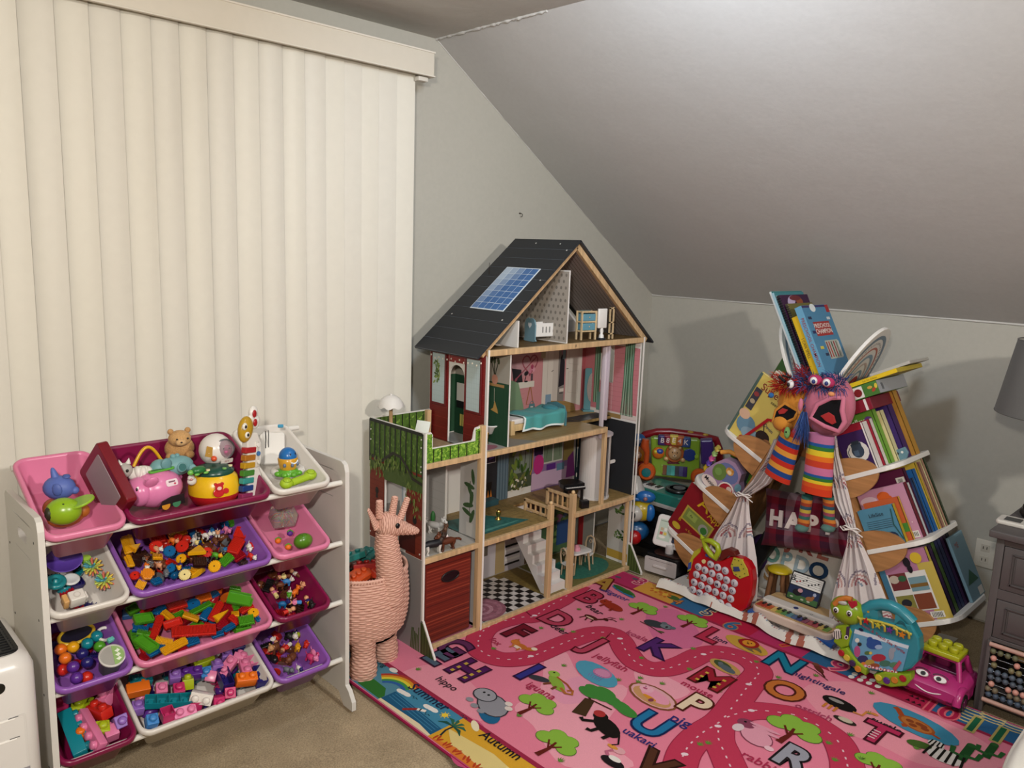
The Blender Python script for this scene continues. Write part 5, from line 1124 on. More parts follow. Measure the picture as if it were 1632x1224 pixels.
# lift: rail, cylinder, car
g = G('satin');g.box(.748,.03,Z3+.03,.012,.04,ZA-Z3-.05,'b7abb4',.002);g.box(.738,.03,Z2+.30,.010,.02,ZA-Z2-.33,'c4b9c0',.002);g.build('lift_rail',dh)
g = G('satin');M_ = Matrix.Translation((.80,.105,Z2))
def shell(g,r,a0,a1,z0,z1,th,col,M_):
    n_ = 14;vs = []
    for i in range(n_+1):
        a = math.radians(a0+(a1-a0)*i/n_)
        for rr_,zz in ((r,z0),(r,z1),(r-th,z1),(r-th,z0)): vs.append((rr_*math.cos(a),rr_*math.sin(a),zz))
    fs = []
    for i in range(n_):
        for k in range(4): l = (k+1) % 4;fs.append((i*4+k,i*4+4+k,i*4+4+l,i*4+l))
    fs += [(0,1,2,3),(n_*4+3,n_*4+2,n_*4+1,n_*4)]
    g.add(vs,fs,col,False,M_)
shell(g,.070,130,262,.006,.30,.003,'c9c3be',M_);shell(g,.070,285,400,.006,.30,.003,'c9c3be',M_);g.cyl(0,0,0,.074,.008,'c9c3be',28,M_=M_);g.cyl(0,0,.30,.078,.008,'b9b1b4',28,M_=M_);g.prism(rrect(.05,.016,.0078,4),0,.004,'d8d4ce',M_=M_ @ frame((.085,-.03,.16),(1,0,0),(0,0,1),(0,-1,0)));g.build('lift_car',dh)
# roof
def roofpts(sgn):
    xr = DW/2+.0075;xe = xr+sgn*.547;return xr,xe
RZ,EZ = 1.545,1.098
for sgn,nm in ((-1,'l'),(1,'r')):
    xr,xe = roofpts(sgn);e = Vector((xe-xr,0,EZ-RZ));L_ = e.length;e.normalize()
    n_ = Vector((0,1,0)).cross(e)*(-1 if sgn > 0 else 1)
    if n_.z < 0: n_ = -n_
    ey = n_.cross(e)
    Mr = frame((xr,DD/2-.0+.01,RZ),e,ey,n_);W_ = DD+.045
    g = G('satin',Mr);g.box(L_/2,0,-.006,L_,W_,.006,'2b2e33')
    for i in range(11):
        a = L_*i/11;g.box(a+L_/22,0,0,L_/11-.003,W_,.0022+.0,'1f2226',.0004)
        g.box(a+L_/11-.0015,0,0,.0022,W_,.0008,'6c7178')
    for a,b in ((.03,-.10),(.03,.04),(.07,-.165),(.26,-.165),(.5,-.15),(.5,.15)): g.cyl(a,b*(-1 if ey.y < 0 else 1),.0022,.0035,.001,'b9b6b0',10)
    rf = g.build('roof_panel',dh)
    if sgn < 0:
        sy = -1 if ey.y < 0 else 1
        g = G('plastic',Mr);cx,cy = .325,-.020*sy;g.box(cx,cy,.002,.262,.195,.003,'c9d2d8',.0006)
        o = g.build('solar_panel',dh)
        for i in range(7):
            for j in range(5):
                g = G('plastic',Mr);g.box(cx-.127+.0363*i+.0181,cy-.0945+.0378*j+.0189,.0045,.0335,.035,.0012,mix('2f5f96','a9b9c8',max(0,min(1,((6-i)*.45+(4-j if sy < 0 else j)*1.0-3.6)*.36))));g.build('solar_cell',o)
    # pine rafter along the front edge
    g = G('wood',Mr);fy = -(DD/2-.012+.01)*(1 if ey.y > 0 else -1)
    g.box(L_/2-.008,fy,-.030,L_-.05,.018,.024,PINE,.001)
    if sgn > 0:
        g.kind('satin');g.box(L_/2,0,-.009,L_-.06,DD-.02,.003,'a0958f')
        for i in range(16): g.box(L_/2,-.155+.0205*i,-.0098,L_-.06,.0014,.001,'5c5350')
    else: g.kind('satin');g.box(L_/2,0,-.009,L_-.06,DD-.02,.003,'8d857c')
    g.build('rafter',dh)
# feet brackets
for x in (-.285,DW-.004):
    g = G('satin');g.prism([(.0,0),(-.085,0),(-.085,.012),(-.012,.135),(.0,.135)],x-.004,x+.004,WH2,M_=frame((0,0,0),(0,1,0),(0,0,1),(1,0,0)))
    Lf = LEFTFACE(x-.0045);g.flat([(.0,.002),(.080,.002),(.080,.012),(.012,.128),(.0,.128)],.0003,'47582a',Lf);[g.stroke([(.008+.016*i,.004),(.008+.016*i,.12-.025*i)],.003,.0006,'1e2412',Lf) for i in range(4)];g.build('foot_bracket',dh)
# ---- tower (left extension)
TX = -.285;BZ = .844
def hedge(g,x0,x1,z0,z1,M_,seed,cs=('6f8f34','87a545','3c5a20','5b7a2c'),bw_=.004):
    g.rect((x0+x1)/2,(z0+z1)/2,abs(x1-x0),z1-z0,.0003,'4c6a28',M_);rq = random.Random(seed);n_ = int(abs(x1-x0)*(z1-z0)*4200)
    lo,hi = min(x0,x1),max(x0,x1)
    for i in range(n_): g.oval(rq.uniform(lo+.006,hi-.006),rq.uniform(z0+.006,z1-.006),.0035,.007,.0006+.000004*i,rq.choice(cs),rq.uniform(0,180),6,M_)
    k = max(2,round((hi-lo)/.033))
    for i in range(k+1): g.rect(lo+(hi-lo)*i/k,(z0+z1)/2,bw_,z1-z0,.0030,'161a12',M_)
g = G('satin')
for y0,y1,z0,z1 in ((0,.10,Z2,.62),(.235,DD,Z2,.62),(0,DD,.70,BZ),(0,DD,.0,Z2)): g.box(TX,(y0+y1)/2,z0,.008,y1-y0,z1-z0,WH2)
arch_fill(g,TX,.008,.10,.235,.62,.70,WH2);g.box(TX,.05,.62,.008,.10,.08,WH2);g.box(TX,(.235+DD)/2,.62,.008,DD-.235,.08,WH2)
Lf = LEFTFACE(TX-.004)
hedge(g,-.002,-(DD-.002),.675,BZ-.004,Lf,5,('5f7f34','789548','3c5a20','5b7a2c'),.007);g.stroke([(-.003,BZ-.006),(-DD+.003,BZ-.006)],.012,.0034,'1a1e16',Lf)
for y0,y1 in ((0,.10),(.235,DD)):
    yc = -(y0+y1)/2;g.rect(yc,.53,y1-y0-.003,.32,.0006,'7a3020',Lf);[g.rect(yc,.385+.02*i,y1-y0-.003,.001,.0009,'5a2014',Lf) for i in range(12)]
g.flat([(-.002,.62),(-.002,.68),(-.333,.68),(-.333,.64),(-.26,.665),(-.235,.62)],.0010,'4a5f2a',Lf)
g.stroke([(-.0,.655),(-.06,.665),(-.09,.70),(-.13,.73),(-.18,.735),(-.22,.71),(-.25,.69),(-.33,.70)],.012,.0036,'2b2a20',Lf)
rq = random.Random(9)
for i in range(150):
    a = rq.uniform(-.33,-.005);z = (.60 if a > -.10 else .655)+rq.uniform(-.03,.05)-(.06 if a > -.05 else 0)*rq.random(); 
    if -.235 < a < -.10 and z < .665: continue
    g.oval(a,z,.003,.009,.004+.000004*i,rq.choice(['6c7f3a','54682c','7f9148']),rq.uniform(-30,30),6,Lf)
g.oval(-.285,.565,.011,.014,.001,'1f1a18',0,12,Lf);g.flat([(-.293,.535),(-.277,.535),(-.281,.56),(-.289,.56)],.001,'1f1a18',Lf);g.oval(-.045,.51,.012,.016,.001,'1f1a18',0,12,Lf)
g.rect(-.165,.185,.33,.365,.0005,'8b8a88',Lf);[g.stroke([(-.01-.01*i,.0),(-.01-.008*i,.05+rr.uniform(0,.06))],.006,.0009,'3f5a22',Lf) for i in range(6)]
g.rect(-.09,.425,.10,.09,.0012,'4a150f',Lf)
for y_,z_ in ((.01,.82),(.01,.79),(.01,.72),(.01,.70),(.325,.80),(.325,.76),(.01,.39),(.325,.39)): g.cyl(0,0,0,.003,.0012,'d8d4cc',8,M_=Lf @ T(-y_,z_,.003))
g.build('tower_side_wall',dh)
g = G('satin');g.box(TX/2,DD-.003,0,-TX,.006,BZ,WH2);hedge(g,TX+.004,-.004,Z3,BZ-.004,BACK,6);g.at(BACK)
g.rect(TX/2,.545,-TX,.345,.0005,'a9a6a2');g.rect(-.09,.56,.10,.20,.001,'8e979c');g.rect(-.09,.56,.086,.18,.0014,'c3c8c9');g.rect(-.09,.56,.005,.18,.0018,'7c8488');g.rect(-.09,.57,.09,.005,.0018,'7c8488')
g.rect(-.20,.43,.10,.11,.001,'75706c');g.build('tower_back_wall',dh)
g = G('satin');FR = frame((0,-.001,0),(1,0,0),(0,0,1),(0,-1,0))
pf = [(TX,Z3),(TX,BZ),(TX+.028,BZ),(TX+.036,BZ-.01),(TX+.036,Z3+.055),(-.062,Z3+.055),(-.056,Z3+.062),(-.052,BZ-.028),(-.045,BZ-.012),(-.02,BZ-.008),(-.004,BZ-.008),(-.004,Z3)]
g.prism(pf,-.006,0,WH2,M_=FR); 
def pin(a,z): return (z < Z3+.052) or (a < TX+.034 and z < BZ-.004) or (a > -.046 and z < BZ-.014)
g.rect((TX-.004)/2,Z3+.027,-TX-.006,.050,.0003,'5f8a2c',FR);g.rect(TX+.018,Z3+.055,.030,.105,.0003,'5f8a2c',FR);g.rect(-.026,Z3+.05,.036,.09,.0003,'5f8a2c',FR)
k = 0
for i in range(900):
    a,z = rq.uniform(TX+.006,-.008),rq.uniform(Z3+.005,BZ-.006)
    if pin(a-.004,z+.004) and pin(a+.004,z+.004): g.oval(a,z,.0028,.006,.0006+.000004*k,rq.choice(['86b03c','9cc24c','4c7a22','6f9c34']),rq.uniform(0,180),6,FR);k += 1
for a in (TX+.037,TX+.075,TX+.115,TX+.155,TX+.195,-.03): g.rect(a,Z3+.027 if a < -.05 else Z3+.045,.004,.05 if a < -.05 else .088,.005,'12160e',FR)
g.build('balcony_front',dh)
g = G('wood');g.box(TX/2,DD/2,Z3-.014,-TX,DD-.01,.012,'a0886a');g.box(TX/2,-.004,Z3-.018,-TX-.008,.016,.020,PINE,.0012);g.kind('satin');g.flat([(-.03,.03),(-.2,.03),(-.2,.06),(-.03,.06)],Z3+.0006-.002,'5a2018');g.build('balcony_floor',dh)
g = G('wood');g.kind('satin');g.box(TX/2,DD/2,Z2-.014,-TX,DD-.01,.012,'a9a49c');g.kind('wood');g.box(TX/2,-.004,Z2-.018,-TX-.008,.016,.020,PINE,.0012);g.kind('satin')
[g.stroke([(TX+.02+.03*i,.01),(TX+.06+.03*i,DD-.02)],.001,Z2-.0015,'85817a') for i in range(8)];g.build('tower_floor',dh)
g = G('wood');g.box(TX/2,-.004,0,-TX-.008,.016,.022,PINE,.0012);g.build('tower_base',dh)
post(-.012,-.002,.02,BZ-.006,.022);post(TX+.012,DD-.02,Z2,BZ-.01,.018);post(-.020,DD-.016,Z3,BZ,.02)
g = G('satin');g.box(.0,-.014,.0,.007,.004,ZA+.003,'e2dfd9');g.build('wall_edge',dh);g = G('satin');g.box(TX,-.006,0,.008,.006,BZ,'e2dfd9');g.build('wall_edge',dh);g = G('satin');g.box(DW-.003,-.014,.0,.007,.004,ZA+.003,'e2dfd9');g.build('wall_edge',dh)

# ---------------------------------------------------------------- dollhouse furniture and pets
def dth(name,label,cat,px,py,z,rz=0,y=None,group=None,s=1):
    p = ON(px,py,2,z) if y is None else ON(px,py,1,y);return thing(name,label,cat,M_=T(p[0],p[1],z,rz=rz,s=s),group=group)
# fabric drawer
t = thing('fabric_bin','foldable storage cube printed like red boards with a black handle hole','storage box',(HX-.150,HY+.010,.022))
g = G('cloth');g.box(0,.15,0,.222,.30,.315,'6c2116',.004)
Ff = frame((0,0,0),(1,0,0),(0,0,1),(0,-1,0));rq = random.Random(77)
for i in range(24): z = .012+.0125*i;g.rect(0,z,.214,rq.uniform(.002,.006),.0005,rq.choice(['83301f','561a12','77281a','8f3a26']),Ff)
g.build('cube',t);g = G('plastic');g.prism(rrect(.075,.034,.0168,6),0,.003,'0c0a0a',M_=Ff @ T(.005,.245,0,rz=-4));g.tube([(.005+.042*math.cos(a*PI/10),-.003,.245+.019*math.sin(a*PI/10)) for a in range(20)],.003,'151212',6,closed=True);g.build('handle',t)
# bed
p = ON(826,680,2,Z3);t = thing('dollhouse_bed','toy bed with a teal blanket on the pink bedroom floor','toy bed',(2.255,2.285,Z3+.001))
BL_ = .345
g = G('wood');g.box(BL_/2,.075,.015,BL_-.02,.12,.028,'cdb080',.002);g.box(.01,.075,0,.02,.125,.06,'cdb080',.002);[g.box(x,y,0,.012,.012,.02,'cdb080') for x in (.02,BL_-.02) for y in (.02,.13)];g.build('bed_frame',t)
g = G('cloth');g.box(BL_/2-.01,.075,.043,BL_-.04,.115,.022,'d8d2cc',.006);g.build('mattress',t)
g = G('satin');g.prism([(0,0),(.13,0),(.13,.06),(.115,.088),(.065,.10),(.015,.088),(0,.06)],0,.008,'4b7d86',M_=frame((BL_-.01,.01,0),(0,1,0),(0,0,1),(1,0,0)));g.build('headboard',t)
g = G('cloth')
def blank(u,v):
    x = .06+u*(BL_-.085)+.008*math.sin(v*6);a = v*.21
    w = .004*math.sin(u*17+v*3)
    if a < .06: return (x+.01*math.sin(u*9),.006-w*1.2,.070-(.06-a)*1.0+.004*math.sin(u*11))
    if a < .19: return (x,.008+(a-.06),.072+w*.6+.010*math.exp(-((u-.95)/.12)**2))
    return (x,.138,.072-(a-.19))
g.sheet(blank,40,26,lambda u,v: 'dfe8e6' if v < .04 or u < .02 else '4f9a98');g.build('blanket',t)
g = G('cloth');g.ell(BL_-.05,.07,.078,.028,.045,.014,'3f7f88',14);g.build('pillow',t)
# standing mirror
t = dth('toy_mirror','tall teal standing toy mirror beside the pink wall window','toy mirror',941,655,Z3,-38)
g = G('satin');g.box(0,0,0,.085,.05,.008,'4f8088',.002);g.prism(rrect(.072,.205,.008,3),-.004,.004,'4f8088',M_=frame((0,0,.11),(1,0,0),(0,0,1),(0,-1,0)));g.build('frame',t)
g = G('metal');g.prism(disc(.024,24,.072),0,.0012,'c9c9c9',M_=frame((0,-.0042,.118),(1,0,0),(0,0,1),(0,-1,0)));g.build('mirror_glass',t)
# bath tub
t = thing('toy_bathtub','white toy bathtub on golden claw feet in the green bathroom','toy bathtub',(*ON(772,703,2,Z3)[:2],Z3+.001),rz=90)
g = G('plastic');g.lathe([(.012,.030),(.026,.036),(.034,.062),(.043,.070),(.044,.074),(.038,.074),(.031,.060),(.020,.042),(1e-5,.040)],24,'d8d6d2',M_=T(s=(1.6,.95,1)));g.build('tub',t)
for x in (-.035,.035):
    for y in (-.016,.016): g = G('metal');g.tube([(x,y,.042),(x*1.15,y*1.3,.026),(x*1.0,y*1.1,.012),(x*1.2,y*1.4,.0)],[.006,.005,.0035,.006],'b98a3a',8);g.build('claw_foot',t)
# cradle
t = dth('toy_cradle','white toy cradle with grey blue heart cut ends in the attic','toy cradle',862,543,ZA+.002,-8)
for s_ in (-1,1):
    g = G('satin');P = [(-.035,.012),(-.042,.004),(-.03,0),(.03,0),(.042,.004),(.035,.012),(.036,.07),(.028,.09),(.012,.098),(0,.093),(-.012,.098),(-.028,.09),(-.036,.07)]
    g.prism(P,-.003,.003,'6f8f99',M_=frame((s_*.058,0,0),(0,1,0),(0,0,1),(1,0,0)))
    hh = [(.0011*16*math.sin(a)**3*.7,.068+.0011*(13*math.cos(a)-5*math.cos(2*a)-2*math.cos(3*a)-math.cos(4*a))*.8) for a in [2*PI*i/20 for i in range(20)]]
    g.flat(hh,.0002,'dfe4e4',frame((s_*.058-.0035,0,0),(0,-1,0),(0,0,1),(-1,0,0)));g.build('end_panel',t)
for s_ in (-1,1):
    g = G('satin');g.box(0,s_*.030,.022,.112,.005,.055,'dad7d2',.001);[g.prism(rrect(.006,.026,.0028,3),0,.0006,'7f7c78',M_=frame((x,s_*.030-.0027,.05),(1,0,0),(0,0,1),(0,-1,0))) for x in (-.018,0,.018)] if s_ < 0 else None;g.build('side_panel',t)
g = G('satin');g.box(0,0,.02,.112,.056,.006,'dad7d2');g.build('cradle_floor',t)
# dresser
t = dth('toy_dresser','pale wooden toy dresser with two blue drawers in the attic','toy dresser',933,541,ZA+.002,-8)
g = G('wood');[g.box(x,y,0,.007,.007,.125,'cdb48c') for x in (-.040,.040) for y in (-.016,.016)];[g.box(0,0,z,.082,.036,.006,'cdb48c') for z in (.035,.075,.118)];g.box(0,.016,.035,.08,.003,.09,'5f8a92');g.build('frame',t)
for z in (.042,.082):
    g = G('satin');g.box(0,-.004,z,.070,.032,.030,'5f8fa0',.0015);g.ell(0,-.0215,z+.016,.003,.002,.003,'cdb48c',8);g.build('drawer',t)
t = dth('toy_lamp_stand','small white toy lamp with a square white shade beside the blue dresser','toy lamp',958,541,ZA+.002,-8)
g = G('plastic');g.cyl(0,0,0,.020,.008,'20242a',16);g.lathe([(.012,.008),(.010,.02),(.006,.026),(.009,.038),(.006,.05),(.004,.06)],14,'d8d5d0');g.build('base',t);g = G('plastic');g.box(0,0,.05,.050,.012,.085,'dddad5',.004);g.build('shade',t)
t = dth('toy_side_frame','pale wooden toy ladder frame beside the white square lamp','toy frame',973,540,ZA+.002,0)
g = G('wood');[g.box(x,0,0,.006,.006,.14,'cdb48c') for x in (-.012,.012)];[g.box(0,0,z,.03,.006,.006,'cdb48c') for z in (.02,.07,.132)];g.build('frame',t)
# slippers/plates on attic left
for px,lab in ((783,'white toy saucer at the left end of the attic floor'),(793,'second white toy saucer beside the attic rail wall')):
    p = ON(px,547,2,ZA+.004);g = G('plastic');g.lathe([(1e-5,0),(.012,.001),(.020,.005),(.021,.006),(.018,.005),(.012,.003),(1e-5,.002)],18,'cdc4bc');put(g,'toy_saucer',lab,T(min(max(p[0],2.02),2.11),2.24+.02*(px > 790),ZA+.002),'toy saucers in the attic','toy dish')
# piano
t = dth('toy_piano','black toy grand piano on the second level of the dollhouse','toy piano',908,795,Z2+.001,-20)
g = G('plastic');g.prism([(-.055,-.035),(.055,-.035),(.055,.0),(.045,.03),(.02,.045),(-.02,.05),(-.045,.035),(-.055,.0)],.060,.082,'101012',ch=.0015);g.build('case',t)
g = G('plastic');g.box(0,-.045,.058,.10,.018,.010,'101012',.001);g.box(0,-.047,.068,.094,.012,.002,'d4d2cc');[g.box(-.043+.0085*i,-.044,.070,.0035,.007,.002,'101012') for i in range(11)];g.build('keyboard',t)
for x,y in ((-.045,-.03),(.045,-.03),(0,.035)): g = G('plastic');g.box(x,y,0,.010,.010,.062,'101012');g.build('leg',t)
g = G('plastic');g.box(0,-.085,0,.04,.025,.035,'121214',.002);o = g.build('toy_stool');o.matrix_world = t.matrix_world.copy() if False else T(*(ON(916,800,2,Z2+.001)[:2]),Z2+.001,rz=-20);tag(o,'small black toy piano stool in front of the black toy piano','toy stool')
# brass vase, toy sofa, cake and shoe
t = dth('brass_lamp','small shiny brass toy lamp on the teal printed landing','toy lamp',794,828,Z2+.001)
g = G('metal');g.lathe([(.013,0),(.014,.003),(.008,.007),(.006,.014),(.009,.022),(.011,.034),(.010,.042),(1e-5,.044)],18,'c9a860');g.build('body',t)
t = thing('toy_sofa','dark teal toy sofa at the left of the living room','toy sofa',(*ON(770,806,2,Z2)[:2],Z2+.001),0)
g = G('cloth');g.box(0,0,0,.125,.075,.028,'2f525a',.006);g.box(0,.035,.02,.125,.02,.035,'2f525a',.006);g.build('body',t)
t = thing('toy_pillow_tray','pink and white toy cushion beside the dark teal sofa','toy cushion',(*ON(789,790,2,Z2)[:2],Z2+.001),25)
g = G('cloth');g.ell(0,0,.007,.045,.020,.007,'d8d3ce',14);g.ell(0,.004,.016,.040,.016,.009,'a8487a',14);g.build('cushion',t);g = G('cloth');g.ell(.018,.014,.034,.020,.014,.012,'d0b890',12);g.build('cream_pouf',t)
# table, chairs, cake
p = ON(917,915,2,.021)
t = thing('toy_table','white topped toy table with splayed wooden legs on the ground floor','toy table',(2.715,2.29,.0215),-8)
g = G('satin');g.prism(rrect(.115,.095,.022,5),.092,.100,'d8d5d0',ch=.0015);g.build('tabletop',t)
for x,y in ((-.042,-.032),(.042,-.032),(-.042,.032),(.042,.032)): g = G('wood');g.tube([(x*1.15,y*1.15,0),(x*.9,y*.9,.093)],[.0045,.006],'b09470',8);g.build('leg',t)
g = G('satin');g.lathe([(.018,0),(.0185,.002),(.0185,.016),(.015,.019),(.012,.019),(.012,.026),(1e-5,.028)],18,'d592a4');tag(g.build('toy_cake',loc=(2.70,2.285,.1217)),'round pink toy cake on the white toy table','toy cake')
def tchair(x,y,rz,lab):
    t = thing('toy_chair',lab,'toy chair',(x,y,.0215),rz,'toy chairs at the round cornered table')
    g = G('satin');g.prism(rrect(.050,.048,.012,4),.052,.058,'d8d5d0',ch=.001);g.build('seat',t)
    for a,b in ((-.018,-.018),(.018,-.018),(-.018,.018),(.018,.018)): g = G('wood');g.tube([(a*1.15,b*1.15,0),(a,b,.053)],.0038,'b8a284',7);g.build('leg',t)
    g = G('wood');g.tube([(-.021,.022,.055),(-.024,.027,.10),(-.016,.029,.128),(0,.029,.136),(.016,.029,.128),(.024,.027,.10),(.021,.022,.055)],.0045,'b8a284',8);g.tube([(-.008,.028,.11),(0,.028,.118),(.008,.028,.11),(0,.028,.098)],.002,'b8a284',6,closed=True);g.build('backrest',t)
tchair(2.632,2.275,82,'toy chair with a white seat left of the pink cake');tchair(2.80,2.30,-75,'toy chair with a white seat right of the pink cake')
# pets in the tower
def dog(x,y,rz,lab,body,head,belly,s,curl=False):
    t = thing('toy_dog',lab,'toy dog',M_=T(x,y,Z2-.0015,rz=rz,s=s),group='toy dogs in the tower room')
    g = G('satin')
    g.tube([(-.030,0,.030),(-.015,0,.032),(.008,0,.031),(.022,0,.034)],[.008,.0115,.0115,.010],body,12);g.tube([(.020,0,.034),(.028,0,.046)],[.009,.008],head,10)
    for a in (-.024,.018):
        for b in (-.006,.006): g.tube([(a,b,.028),(a+(.004 if a < 0 else -.001),b,.014),(a-.001,b,.002),(a+.005,b,.001)],[.006,.0035,.003,.003],belly,7)
    g.tube([(-.034,0,.034),(-.045,0,.044),(-.042,0,.054),(-.034,0,.052)] if curl else [(-.034,0,.034),(-.046,0,.032),(-.054,0,.026)],[.004,.0045,.004,.002][:4 if curl else 3],belly,7);g.build('body',t)
    g = G('satin');g.ell(.032,0,.052,.010,.009,.009,head,12);g.ell(.042,0,.049,.007,.005,.0045,belly,10);g.ell(.0485,0,.050,.002,.002,.0018,'141010',6)
    for b in (-1,1): g.lathe([(.004,0),(1e-5,.010)],8,head,T(.029,b*.006,.058,rx=-b*14));g.ell(.039,b*.0055,.055,.0015,.0015,.0018,'141010',6)
    g.build('head',t)
dz_ = lambda x,y: ON(x,y,2,Z2)[:2]
dog(*dz_(691,882),-12,'black and white toy dog with a curled white tail','17161a','3a2c24','d8d4ce',1.25,True);dog(*dz_(712,876),172,'reddish brown toy dog behind the black and white one','5a2c18','6a3820','5a2c18',1.15);dog(*dz_(694,850),-70,'grey and white spotted toy cat dog at the back of the tower room','b9b6b2','c4c1bc','d8d4ce',1.15,True)
dog(*dz_(704,862),20,'dark brown toy dog hidden between the black and the reddish dogs','4a3020','5a3a26','3a2418',1.0)
g = G('satin');g.lathe([(.012,0),(.017,.003),(.018,.006),(.013,.005),(1e-5,.004)],18,'8a9484');tag(g.build('pet_bowl',loc=(1.90,2.26,Z2-.0015)),'flat grey green toy pet bowl right of the toy dogs','toy bowl')
g = G('satin');g.cyl(0,0,0,.010,.03,'d0ccc6',14,r2=.012);g.ell(0,0,.05,.010,.010,.026,'2f6a34',12);tag(g.build('toy_cactus',loc=(1.93,2.40,Z2-.0015)),'green toy cactus in a white pot at the back of the tower room','toy plant')
# balcony: lounge chair, parasol
t = thing('toy_parasol','white scalloped toy parasol on a wooden pole above the green balcony','toy parasol',(*ON(623,660,1,2.44)[:1],2.44,Z3))
g = G('wood');g.cyl(0,0,0,.007,.165,'b8956c',12);g.build('pole',t)
g = G('satin');n = 40;pr = []
vs = [];fs = []
for k,(r_,z) in enumerate([(.0,.205),(.018,.203),(.034,.193),(.046,.176),(.050,.166)]):
    for i in range(n): a = 2*PI*i/n;sc = 1-.0*k;zz = z-(.010*abs(math.cos(a*4)) if k == 4 else 0);vs.append((r_*math.cos(a),r_*math.sin(a),zz))
for k in range(4):
    for i in range(n): j = (i+1) % n;fs.append((k*n+i,k*n+n+i,k*n+n+j,k*n+j))
g.add(vs,fs,'d8d4ce',True);g.ell(0,0,.206,.006,.006,.005,'d8d4ce',10);g.build('canopy',t)
t = thing('toy_lounger','white toy lounge chair on the green hedged balcony','toy lounger',(1.80,2.36,Z3),-70)
g = G('satin');g.box(0,0,.028,.06,.085,.006,'dfe2dc',.002);[g.box(x,y,0,.006,.006,.03,'dfe2dc') for x in (-.025,.025) for y in (-.035,.035)];g.build('seat',t);g = G('satin');g.box(0,0,0,.06,.006,.075,'e4e8e0',.002,M_=T(0,.040,.030,rx=-22));g.build('backrest',t)
# ---------------------------------------------------------------- alphabet rug
RX,RY = 1.395,2.165
rug = thing('alphabet_rug','pink play rug printed with letters, animals, roads and season panels','rug',M_=frame((RX,RY,0),(0,-1,0),(1,0,0),(0,0,1)))
RT = .006
A0,A1,B1 = -.235,2.10,1.505
g = G('rug');N1,N2 = 80,60
def ruz(a,b): return RT
g.sheet(lambda u,v: (A0+(A1-A0)*u,B1*v,RT),70,50,'d4788e');g.box((A0+A1)/2,B1/2,0,A1-A0,B1,RT-.0008,'d4788e')
P = [(A0,0),(A1,0),(A1,B1),(A0,B1)]
g.tube([(a,b,RT*.5) for a,b in P]+[(A0,0,RT*.5)],.0045,'8e1c44',6)
g.build('pile',rug)
def rp(px,py): p = FL(px,py);return RY-p[1],p[0]-RX
g = G('rug')
def z_(k): return RT+.0003+.00025*k
LP,MP,RD,DKR = 'd27a98','b94a70','b0344f','8f2440'
# soft pink landscape blobs
def blob(pts,col,k):
    Q = [rp(*q) for q in pts];n = len(Q);S = []
    for i in range(n):
        p0,p1,p2,p3 = Q[i-1],Q[i],Q[(i+1) % n],Q[(i+2) % n]
        for j in range(5): t = j/5;S.append(tuple(.5*(2*p1[c]+(p2[c]-p0[c])*t+(2*p0[c]-5*p1[c]+4*p2[c]-p3[c])*t*t+(3*p1[c]-p0[c]-3*p2[c]+p3[c])*t*t*t) for c in (0,1)))
    g.flat(S,z_(k),col)
blob([(640,1075),(700,1062),(760,1100),(770,1150),(740,1140),(700,1120),(650,1100)],'d98c9c',0)
blob([(870,1050),(900,1040),(930,1085),(1000,1100),(960,1170),(1010,1224),(900,1224),(850,1160),(820,1130),(860,1100)],'dc96a4',0)
blob([(1030,980),(1080,975),(1120,1020),(1100,1035),(1050,1030)],'c4668a',0);blob([(1280,1100),(1360,1090),(1450,1130),(1560,1180),(1600,1224),(1480,1224),(1400,1190),(1330,1160)],'d88a98',0)
blob([(1010,1075),(1040,1072),(1100,1105),(1040,1120)],'dc96a4',0);blob([(720,1185),(760,1150),(800,1224),(730,1224)],'b84a72',0);blob([(880,1100),(930,1080),(960,1110),(900,1125)],'d58fa6',0)
# border panels
W0 = .165
def panel(a0,a1,far,col,k=1):
    b0,b1 = (1.54-W0,B1-.006) if far else (.006,W0-.012);g.flat([(a0,b0),(a1,b0),(a1,b1),(a0,b1)],z_(k),col)
ya = lambda px,py: rp(px,py)[0]
s0,s1 = ya(612,1113),ya(690,1172)
panel(A0,s0,0,'4f8296');panel(s0,s1,0,'3f7f9c');panel(s1,s1+.60,0,'c9982c');panel(s1+.60,A1,0,'6a9ab4')
g.flat([(A0,W0-.014),(A1,W0-.014),(A1,W0+.004),(A0,W0+.004)],z_(2),DKR)
fb = [('b02e5c',-.235,ya(1035,925)+.04)]
seq = [(A0,.16,'a82c58'),(.16,.24,'c8903c'),(.24,.36,'c08a3a'),(.36,.52,'2f5f86'),(.52,.74,'a61c3a'),(.74,.96,'a82c58'),(.96,1.16,'27567c'),(1.16,1.42,'a01c40'),(1.42,1.67,'2a5a84'),(1.67,A1,'a82c58')]
for a0,a1,c in seq: panel(a0,a1,1,c)
g.flat([(A0,1.363),(A1,1.363),(A1,1.379),(A0,1.379)],z_(2),DKR)
